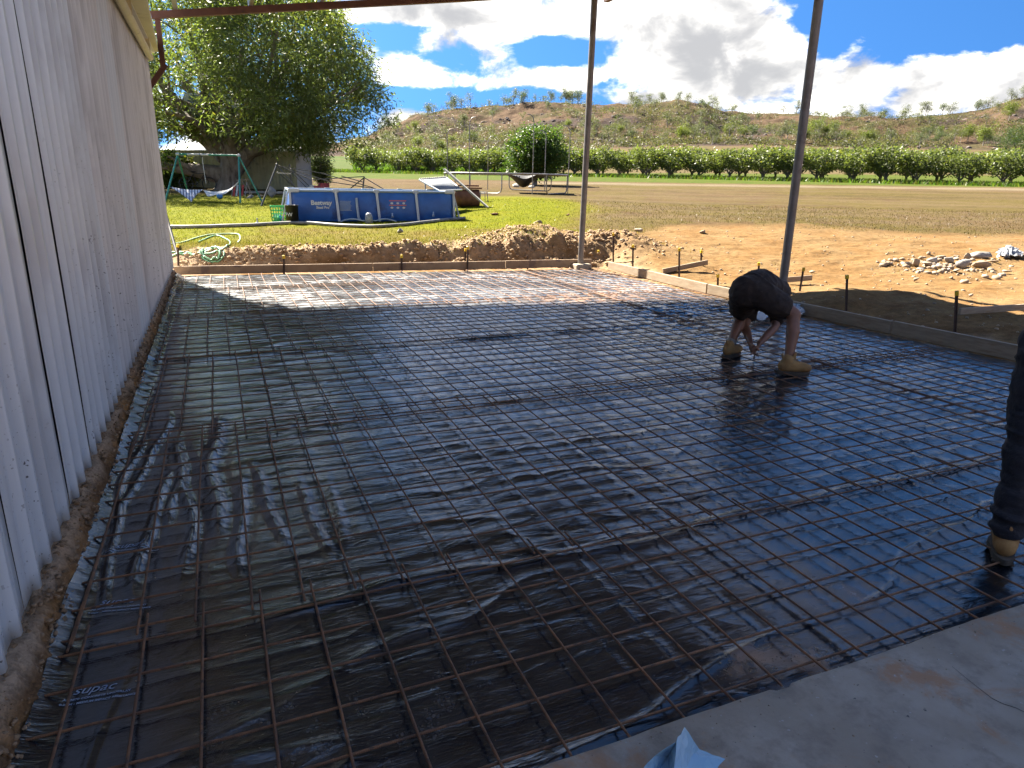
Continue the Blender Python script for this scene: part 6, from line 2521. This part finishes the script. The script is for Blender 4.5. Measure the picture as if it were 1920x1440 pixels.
crumple('torn_plastic', [hit(1868, 486), hit(1918, 488), hit(1912, 478), hit(1872, 474)], 18, 14, .22, 5, film_mat('grey_torn_plastic', (.34, .35, .36), .95), 'torn grey plastic piled against the end of the rubble', 'plastic sheet')
crumple('clear_plastic', [V3(on_z(1405, 606, .0)), V3(on_z(1506, 590, .0)), V3(on_z(1508, 575, .02)), V3(on_z(1412, 588, .0))], 26, 18, .14, 8, film_mat('clear_crumpled_plastic', (.62, .66, .70), .5, .12), 'crumpled clear plastic sheet by the boards behind the worker', 'plastic sheet')
# blue film scrap standing on the edge of the concrete floor: a few stiff folds meeting in a point
yb = float(on_z(1270, 1470, SLAB_Z)[1])


def sq(px, py, dy):
    return V3(on_y(px, py, yb + dy))


ptsq = [sq(1284, 1364, .075), sq(1312, 1406, .060), sq(1352, 1476, .02), sq(1316, 1490, -.03), sq(1296, 1420, .035), sq(1262, 1492, -.045), sq(1252, 1420, .075), sq(1226, 1418, .055), sq(1172, 1482, .01), sq(1214, 1488, .035), sq(1268, 1390, .055)]
for q in ptsq:
    q.z = max(q.z, SLAB_Z + .002)
fsq = [(0, 1, 4), (1, 2, 4), (4, 2, 3), (4, 3, 5), (0, 4, 10), (10, 4, 5), (10, 5, 6), (6, 5, 9), (7, 6, 9), (7, 9, 8), (0, 10, 6), (10, 7, 6)]
bmq = bmesh.new()
vq = [bmq.verts.new(q - ptsq[8]) for q in ptsq]
for f in fsq:
    try:
        bmq.faces.new([vq[i] for i in f])
    except ValueError:
        pass
bmesh.ops.subdivide_edges(bmq, edges=bmq.edges[:], cuts=3, use_grid_fill=True)
rq = np.random.default_rng(12)
for v_ in bmq.verts:
    v_.co += Vector((rq.normal(0, .0009), rq.normal(0, .0016), rq.normal(0, .0009)))
meq = bpy.data.meshes.new('plastic_scrap')
bmq.to_mesh(meq)
bmq.free()
meq.materials.append(film_mat('pale_blue_film', (.30, .50, .66), .86, .2))
o = obj('plastic_scrap', meq, None, ptsq[8])
md = o.modifiers.new('film_thickness', 'SOLIDIFY')
md.thickness = .0006
tag(o, 'pale blue plastic film scrap standing up on the concrete floor', 'plastic scrap')
# crumbled soil on the footing at the wall
n = 2600
y_ = 1.2 + 11.2 * rg_.random(n) ** 1.7
x_ = rg_.uniform(-.765, -.675, n)
z_ = np.interp(x_, [-.77, -.74, -.70, -.67], [.105, .09, .035, -.015])
scatter('soil_crumbs', np.stack([x_, y_, z_], 1), .002, .013, pm('footing_crumbs', (.20, .115, .055), (.34, .23, .14), 30, .95, c3=(.07, .05, .03), c3_scale=9), 7)
# small crumbs of soil and stone on the concrete and the film
n = 420
x_ = rg_.uniform(.6, 3.2, n)
y_ = SLAB_EDGE - rg_.random(n) ** 1.6 * .9 - .01
scatter('grit', np.stack([x_, y_, np.full(n, SLAB_Z)], 1), .0008, .0035, M_ROCK, 4)
x_ = np.concatenate([rg_.normal(1.64, .09, 260), rg_.normal(1.86, .06, 200), rg_.uniform(-.5, 3, 200)])
y_ = np.concatenate([rg_.normal(1.57, .04, 260), rg_.normal(1.50, .03, 200), rg_.uniform(1.5, 3, 200)])
scatter('grit', np.stack([x_, y_, membrane_z(x_, y_)], 1), .0008, .0032, M_ROCK, 6)

# ================================================================== PEOPLE
def J(px, py, d):
    return V3(at_d(px, py, d))


def capsule(mb, p0, r0, p1, r1, n=14):
    p0, p1 = Vector(p0), Vector(p1)
    d = (p1 - p0)
    L = d.length
    if L < 1e-5:
        mb.ball(p0, max(r0, r1), n)
        return
    d.normalize()
    pts, rs_ = [], []
    for a in (90, 60, 30):
        pts.append(p0 - d * r0 * math.sin(math.radians(a)) * .999)
        rs_.append(max(.0006, r0 * math.cos(math.radians(a))))
    for t in (0, .5, 1):
        pts.append(p0 + d * L * t)
        rs_.append(r0 + (r1 - r0) * t)
    for a in (30, 60, 90):
        pts.append(p1 + d * r1 * math.sin(math.radians(a)) * .999)
        rs_.append(max(.0006, r1 * math.cos(math.radians(a))))
    mb.tube(pts, rs_, n)


def chain(mb, pts, rs_):
    for i in range(len(pts) - 1):
        capsule(mb, pts[i], rs_[i], pts[i + 1], rs_[i + 1])


def fuse(mb, voxel, smooth, name, mat, parent, folds=0.0, fdir=(1, 1, 1)):
    """union of overlapping solids -> one continuous smooth surface"""
    tmp = bpy.data.objects.new('fuse_source', mb.mesh('fuse_source'))
    COL.objects.link(tmp)
    r_ = tmp.modifiers.new('r', 'REMESH')
    r_.mode = 'VOXEL'
    r_.voxel_size = voxel
    s_ = tmp.modifiers.new('s', 'SMOOTH')
    s_.factor = .5
    s_.iterations = smooth
    dg_ = bpy.context.evaluated_depsgraph_get()
    me = bpy.data.meshes.new_from_object(tmp.evaluated_get(dg_))
    src = tmp.data
    bpy.data.objects.remove(tmp)
    bpy.data.meshes.remove(src)
    me.name = name
    me.materials.clear()
    me.materials.append(mat)
    me.polygons.foreach_set('use_smooth', np.ones(len(me.polygons), bool))
    if folds:                           # creases of the cloth
        n = len(me.vertices)
        co, no = np.zeros(n * 3), np.zeros(n * 3)
        me.vertices.foreach_get('co', co)
        me.vertices.foreach_get('normal', no)
        co, no = co.reshape(-1, 3), no.reshape(-1, 3)
        a = co[:, 0] * SIDE[0] + co[:, 1] * SIDE[1]
        b = co[:, 0] * HEAD[0] + co[:, 1] * HEAD[1]
        q1 = vnoise(a * 7 * fdir[0] + b * 5, co[:, 2] * 13 * fdir[2] + a * 6 * fdir[1], 401)
        q2 = vnoise(a * 17 * fdir[0] - b * 9, co[:, 2] * 29 * fdir[2] - a * 12 * fdir[1], 402)
        h_ = (1 - np.abs(2 * q1 - 1)) ** 2.2 * folds + (1 - np.abs(2 * q2 - 1)) ** 2 * folds * .4
        me.vertices.foreach_set('co', (co + no * h_[:, None]).astype(np.float32).ravel())
    o = obj(name, me, parent)
    if parent is not None:
        o.matrix_parent_inverse = Matrix.Translation(-parent.location)
        o.location = (0, 0, 0)
    return o


def frame_rot(fwd, up):
    f = Vector(fwd).normalized()
    r_ = f.cross(Vector(up)).normalized()
    u = r_.cross(f)
    return Matrix(((r_.x, f.x, u.x), (r_.y, f.y, u.y), (r_.z, f.z, u.z)))


def hand(mb, wrist, fwd, palm, thumb_side, curl=.9, s=1.0):
    """wrist point, pointing direction, palm normal, direction of the thumb"""
    f, pn, th_ = Vector(fwd).normalized(), Vector(palm).normalized(), Vector(thumb_side).normalized()
    Mp = Matrix(((th_.x, f.x, pn.x), (th_.y, f.y, pn.y), (th_.z, f.z, pn.z)))
    c = wrist + f * .048 * s
    mb.ball(c, .05 * s, 14, (.82, 1.0, .34), Mp)
    for i, (o_, L, r_) in enumerate(((.030, .075, .0088), (.010, .084, .0092), (-.011, .078, .0088), (-.031, .062, .0078))):
        p_ = c + f * .036 * s + th_ * o_ * s
        dd = f.copy()
        ang = curl * (.35 + .07 * i)
        q = [p_ - f * .02 * s]
        for k_, fr in enumerate((.45, .32, .23)):
            ax_ = th_
            dd = (dd * math.cos(ang) + pn * math.sin(ang)).normalized()
            q.append(q[-1] + dd * L * fr * s + (f * .018 * s if k_ == 0 else Vector((0, 0, 0))))
        chain(mb, q, [r_ * s * x for x in (1.05, 1.0, .92, .8)])
    q = [wrist + f * .022 * s + th_ * .018 * s, wrist + f * .045 * s + th_ * .052 * s + pn * .008 * s, wrist + f * .075 * s + th_ * .055 * s + pn * .026 * s * (1 + curl * .4), wrist + f * .095 * s + th_ * .044 * s + pn * .036 * s * (1 + curl * .4)]
    chain(mb, q, [.014 * s, .0115 * s, .0100 * s, .0085 * s])


def head(mb, c, fwd, up, s=1.0):
    R_ = frame_rot(fwd, up)

    def P(x, y, z):
        return c + R_ @ Vector((x * s, y * s, z * s))
    mb.ball(P(0, -.012, .02), .1 * s, 18, (.78, .98, 1.02), R_)          # skull
    mb.ball(P(0, .018, -.045), .08 * s, 16, (.78, .88, 1.05), R_)          # face and jaw
    capsule(mb, P(0, .05, -.108), .020 * s, P(0, .066, -.100), .018 * s)    # chin
    capsule(mb, P(0, .088, .004), .008 * s, P(0, .106, -.036), .0125 * s)   # nose
    for sx in (-1, 1):
        mb.ball(P(sx * .030, .076, .016), .014 * s, 8, (1.5, .6, .5), R_)   # brow
        mb.ball(P(sx * .036, .064, -.028), .022 * s, 8, (1, .6, .8), R_)    # cheek
        mb.ball(P(sx * .079, -.006, -.012), .030 * s, 10, (.32, .62, 1.0), R_)   # ear
        mb.ball(P(sx * .011, .085, -.066), .012 * s, 8, (1.5, .6, .45), R_)  # lips
        mb.ball(P(sx * .011, .082, -.078), .012 * s, 8, (1.4, .6, .5), R_)
    return R_, P


M_SKIN = pm('tanned_skin', (.175, .078, .045), (.215, .10, .06), 14, .5, .06, 90, c3=(.19, .085, .055), c3_scale=6)
M_CLOTHB = pm('worn_black_cotton', (.021, .014, .011), (.030, .020, .016), 18, .9, .55, 9, bdist=.03)
M_DENIM = pm('dark_navy_denim', (.006, .008, .015), (.011, .014, .024), 26, .85, .6, 11, bdist=.03)
M_SUEDE = pm('dusty_tan_suede', (.34, .20, .075), (.26, .145, .055), 10, .9, .5, 40, c3=(.21, .125, .06), c3_scale=5)
M_SOLE = pm('dark_rubber_sole', (.05, .04, .03), (.08, .065, .05), 9, .85, .2, 40)
M_SOCK = pm('grey_wool_sock', (.30, .285, .265), (.23, .22, .205), 22, .95, .5, 120)
M_HAIR = pm('dark_brown_hair', (.018, .012, .009), (.03, .02, .014), 40, .6, .5, 120)
M_EYE = pm('eye', (.62, .6, .58), rough=.2)
M_LACE = pm('boot_lace', (.20, .14, .07), rough=.9)


def boot(person, ankle, toe_dir, ground, s=1.0, tall=.15):
    f = Vector((toe_dir[0], toe_dir[1], 0)).normalized()
    r_ = Vector((f.y, -f.x, 0))
    g_ = Vector((ankle.x, ankle.y, ground))

    def P(a, b, z):
        return g_ + f * a * s + r_ * b * s + Vector((0, 0, z * s))
    mb = MB()
    R_ = Matrix(((r_.x, f.x, 0), (r_.y, f.y, 0), (0, 0, 1)))
    mb.ball(P(-.030, 0, .070), .052 * s, 14, (.86, 1.0, 1.0), R_)
    capsule(mb, P(-.012, 0, .07), .050 * s, P(-.006, 0, tall - .035), .049 * s)
    capsule(mb, P(.02, 0, .088), .046 * s, P(.10, 0, .068), .040 * s)
    mb.ball(P(.135, .004, .062), .050 * s, 14, (.96, 1.25, .78), R_)
    capsule(mb, P(-.03, 0, .066), .044 * s, P(.13, 0, .062), .044 * s)
    mb.ball(P(-.055, 0, tall + .004), .018 * s, 8, (.8, .5, 1.2), R_)
    capsule(mb, P(.036, 0, tall - .03), .018 * s, P(.05, 0, tall + .022), .012 * s)
    b_ = fuse(mb, .006, 5, 'boot', M_SUEDE, person)
    sm = MB()
    for z0, z1, gr in ((.0, .012, 1.0), (.0135, .030, 1.03)):
        ring = []
        for i in range(28):
            a = 2 * PI * i / 28
            y_ = math.cos(a)
            wv_ = .050 + .007 * (y_ > 0) - .006 * math.exp(-((y_ + .25) / .3) ** 2)
            ring.append((.042 + .140 * y_, wv_ * math.sin(a) * (1.0 if abs(y_) < .85 else .96)))
        vs = [P(.042 + (a_ - .042) * gr, b__ * gr, z0) for a_, b__ in ring] + [P(.042 + (a_ - .042) * gr, b__ * gr, z1) for a_, b__ in ring]
        n = len(ring)
        sm.add(vs, [(i, (i + 1) % n, n + (i + 1) % n, n + i) for i in range(n)] + [tuple(range(n))[::-1], tuple(range(n, 2 * n))])
    for i in range(7):
        a = -.07 + i * .036
        sm.box(-.042 * s, .042 * s, a * s, (a + .018) * s, -.006 * s, .002, Matrix(((r_.x, f.x, 0, g_.x), (r_.y, f.y, 0, g_.y), (0, 0, 1, g_.z), (0, 0, 0, 1))))
    o = sm.build('sole', M_SOLE, b_)
    lc = MB()
    for i in range(5):
        t = i / 4
        c_ = P(.098 - .062 * t, 0, .094 + (tall - .10) * t)
        lc.tube([c_ - r_ * .026 * s, c_ + Vector((0, 0, .006)) + f * .006, c_ + r_ * .026 * s], .0035 * s, 6)
    o = lc.build('laces', M_LACE, b_)
    return b_


def free_part(mb, name, mat, person):
    o = mb.build(name, mat, person)
    o.matrix_parent_inverse = Matrix.Translation(-person.location)
    return o


# ---- the worker bending over the mesh, seen from behind
wb = V3(on_z(1425, 690, -.02))
w1 = thing('person', 'worker in black shorts and shirt bent double tying the mesh', 'person', wb)
la, ra_ = J(1368, 650, 6.58), J(1477, 686, 5.98)
lk, rk = J(1390, 588, 6.80), J(1489, 590, 6.16)
lh, rh = J(1394, 553, 6.46), J(1428, 555, 6.30)
pel = J(1410, 548, 6.38)
wst = J(1424, 541, 6.56)
che = J(1438, 550, 6.76)
nek = J(1452, 562, 6.94)
hed = J(1462, 576, 7.06)
ls, rs2 = J(1412, 562, 6.90), J(1466, 570, 6.76)
le_, rel = J(1397, 612, 6.74), J(1452, 614, 6.64)
lw, rw = J(1407, 643, 6.46), J(1424, 644, 6.44)
mb = MB()
chain(mb, [lh, (lh + lk) / 2, lk], [.092, .080, .062])
chain(mb, [rh, (rh + rk) / 2, rk], [.094, .082, .062])
for k_, a_, back in ((lk, la, 1), (rk, ra_, 1)):
    ax_ = (a_ - k_)
    cf = Vector((-HEAD[0], -HEAD[1], 0)) * .018
    chain(mb, [k_, k_ + ax_ * .12, k_ + ax_ * .33 + cf, k_ + ax_ * .62 + cf * .6, k_ + ax_ * .9, a_ + Vector((0, 0, -.03))], [.060, .055, .060, .046, .036, .036])
mb.ball(pel, .13, 16, (1.15, 1.0, .95))
chain(mb, [pel, wst, che, nek, hed], [.125, .125, .14, .062, .058])
chain(mb, [ls, rs2], [.07, .07])
chain(mb, [che, ls], [.11, .068])
chain(mb, [che, rs2], [.11, .068])
chain(mb, [ls, (ls + le_) / 2, le_], [.058, .048, .041])
chain(mb, [le_, le_ + (lw - le_) * .35, lw], [.041, .042, .027])
chain(mb, [rs2, (rs2 + rel) / 2, rel], [.058, .048, .041])
chain(mb, [rel, rel + (rw - rel) * .35, rw], [.041, .042, .027])
fw_ = Vector((HEAD[0], HEAD[1], 0))
rt__ = Vector((SIDE[0], SIDE[1], 0))
hand(mb, lw, (lw - le_).normalized() * .6 + Vector((0, 0, -.5)) + rt__ * .1, rt__ - fw_ * .1, fw_ * -.6 + Vector((0, 0, .3)), 1.1)
hand(mb, rw, (rw - rel).normalized() * .6 + Vector((0, 0, -.5)) - rt__ * .05, -rt__ - fw_ * .1, fw_ * -.6 + Vector((0, 0, .3)), 1.1)
hf = Vector((0, 0, -.55)) + fw_ * -.35 + rt__ * .1
R_h, Ph = head(mb, hed + Vector((0, 0, -.06)) + fw_ * .05, hf, fw_ * .9 + Vector((0, 0, -.6)))
fuse(mb, .007, 4, 'body', M_SKIN, w1)
hm = MB()
hm.ball(Ph(0, -.020, .032), .106, 16, (.80, 1.0, 1.0), R_h)
fuse(hm, .008, 2, 'hair', M_HAIR, w1)
em = MB()
for sx in (-1, 1):
    em.ball(Ph(sx * .030, .078, .000), .0115, 8)
free_part(em, 'eyes', M_EYE, w1)
sm_ = MB()
chain(sm_, [lh + Vector((0, 0, .01)), lh + (lk - lh) * .55, lh + (lk - lh) * .66], [.128, .118, .114])
chain(sm_, [rh + Vector((0, 0, .01)), rh + (rk - rh) * .5, rh + (rk - rh) * .56], [.130, .122, .118])
sm_.ball(pel + Vector((0, 0, .0)), .165, 18, (1.12, 1.02, .98))
chain(sm_, [pel + rt__ * -.05, wst + rt__ * -.02], [.150, .150])
fuse(sm_, .009, 5, 'shorts', M_CLOTHB, w1, .016)
tm = MB()
chain(tm, [pel + (wst - pel) * .25 + Vector((0, 0, .015)), wst + Vector((0, 0, .012)), che, nek + (che - nek) * .25], [.166, .168, .178, .10])
chain(tm, [wst + rt__ * .06, che + rt__ * .07], [.13, .15])
for sh_, el_ in ((ls, le_), (rs2, rel)):
    chain(tm, [che, sh_, sh_ + (el_ - sh_) * .55], [.14, .090, .074])
fuse(tm, .009, 5, 'shirt', M_CLOTHB, w1, .014)
for a_, k_ in ((la, lk), (ra_, rk)):
    up_ = (k_ - a_).normalized()
    sk = MB()
    chain(sk, [a_ + up_ * .0, a_ + up_ * .055], [.046, .047])
    mbk = a_ + up_ * .068
    for i in range(3):
        sk.tube([mbk + up_ * (-.022 + i * .013) + (rt__ * math.cos(q) + fw_ * math.sin(q)) * .047 for q in np.linspace(0, 2 * PI, 18, endpoint=False)], .008, 6, closed=True)
    free_part(sk, 'sock', M_SOCK, w1)
boot(w1, Vector((la.x, la.y, 0)), rt__ * .75 + fw_ * .65, -.012, 1.05, .148)
boot(w1, Vector((ra_.x, ra_.y, 0)), rt__ * 1.0 - fw_ * .12, -.012, 1.08, .155)
# tying pliers in the hands
tp = J(1416, 655, 6.44)
tl_ = thing('pliers', 'black tying pliers in the hands of the bent worker', 'pliers', tp)
mb = MB()
mb.tube([(0, 0, .03), (.004, .004, -.02), (.002, .0, -.075)], [.008, .009, .006], 8)
mb.tube([(-.018, 0, .045), (-.006, 0, .0), (.006, 0, -.07)], [.006, .006, .005], 8)
mb.build('handles', M_BLACKP, tl_)
MB().ball((0, 0, -.08), .016, 8, (.7, .5, 1.3)).build('jaws', M_GREYT, tl_)

# ---- the second person at the edge of the picture
d2 = 2.84
g2 = V3(on_z(1886, 1040, -.012))
w2 = thing('person', 'person in dark jeans and brown work boots standing on the mesh beside the concrete', 'person', g2)
la, lk, lh = J(1888, 1003, d2), J(1930, 812, d2 + .05), J(1966, 640, d2 + .12)
ra_, rk, rh = J(2052, 985, d2 + .22), J(2050, 800, d2 + .25), J(2038, 634, d2 + .20)
pel, wst, che, nek = J(2002, 618, d2 + .16), J(2004, 560, d2 + .17), J(2010, 455, d2 + .2), J(2012, 382, d2 + .22)
hed = J(2012, 350, d2 + .24)
ls, rs2 = J(1968, 425, d2 + .2), J(2056, 425, d2 + .26)
le_, rel = J(1974, 545, d2 + .12), J(2092, 540, d2 + .24)
lw, rw = J(1974, 648, d2 + .20), J(2102, 640, d2 + .34)
rt__ = Vector((SIDE[0], SIDE[1], 0))
mb = MB()
for h_, k_, a_ in ((lh, lk, la), (rh, rk, ra_)):
    chain(mb, [h_, (h_ + k_) / 2, k_], [.088, .076, .056])
    chain(mb, [k_, k_ + (a_ - k_) * .35, a_], [.054, .056, .036])
mb.ball(pel, .125, 16, (1.15, .9, .9))
chain(mb, [pel, wst, che], [.115, .112, .128])
chain(mb, [che, nek, hed], [.11, .066, .058])
chain(mb, [ls, che + Vector((0, 0, .05)), rs2], [.066, .1, .066])
for s_, e_, w_ in ((ls, le_, lw), (rs2, rel, rw)):
    chain(mb, [s_, (s_ + e_) / 2, e_], [.056, .047, .04])
    chain(mb, [e_, e_ + (w_ - e_) * .35, w_], [.04, .041, .027])
hand(mb, lw, (lw - le_), rt__, fw_, .6)
hand(mb, rw, (rw - rel), -rt__, fw_, .6)
R_h, Ph = head(mb, hed + Vector((0, 0, .055)) + fw_ * .03, fw_ * .9 + rt__ * .3 + Vector((0, 0, -.25)), Vector((0, 0, 1)))
fuse(mb, .008, 4, 'body', M_SKIN, w2)
hm = MB()
hm.ball(Ph(0, -.022, .034), .106, 16, (.80, 1.0, 1.0), R_h)
fuse(hm, .008, 2, 'hair', M_HAIR, w2)
em = MB()
for sx in (-1, 1):
    em.ball(Ph(sx * .030, .078, .000), .0115, 8)
free_part(em, 'eyes', M_EYE, w2)
jm = MB()
for h_, k_, a_ in ((lh, lk, la), (rh, rk, ra_)):
    ax_ = a_ - k_
    chain(jm, [h_, (h_ + k_) / 2, k_], [.104, .094, .078])
    chain(jm, [k_, k_ + ax_ * .3, k_ + ax_ * .62, k_ + ax_ * .80, k_ + ax_ * .93], [.077, .073, .064, .066, .062])
    # folds where the cloth stacks over the boot
    for i in range(4):
        c_ = k_ + ax_ * (.70 + .07 * i) + rt__ * (.008 * (-1) ** i)
        jm.ball(c_, .068, 12, (1.0, 1.0, .28))
jm.ball(pel, .142, 16, (1.16, .92, .9))
chain(jm, [pel, wst], [.128, .122])
fuse(jm, .008, 3, 'jeans', M_DENIM, w2, .014, (.6, .4, 1.2))
tm = MB()
chain(tm, [wst + Vector((0, 0, -.05)), wst, che, nek + (che - nek) * .3], [.138, .134, .148, .09])
for s_, e_ in ((ls, le_), (rs2, rel)):
    chain(tm, [che + Vector((0, 0, .05)), s_, s_ + (e_ - s_) * .6], [.12, .082, .066])
fuse(tm, .010, 5, 'shirt', pm('navy_work_shirt', (.02, .025, .05), (.03, .035, .06), 20, .9, .3, 90), w2, .010)
bt1 = boot(w2, Vector((la.x, la.y, 0)), fw_ * .86 + rt__ * .5, -.014, 1.02, .155)
bt2 = boot(w2, Vector((ra_.x, ra_.y, 0)), fw_ * .8 + rt__ * .6, -.014, 1.02, .155)
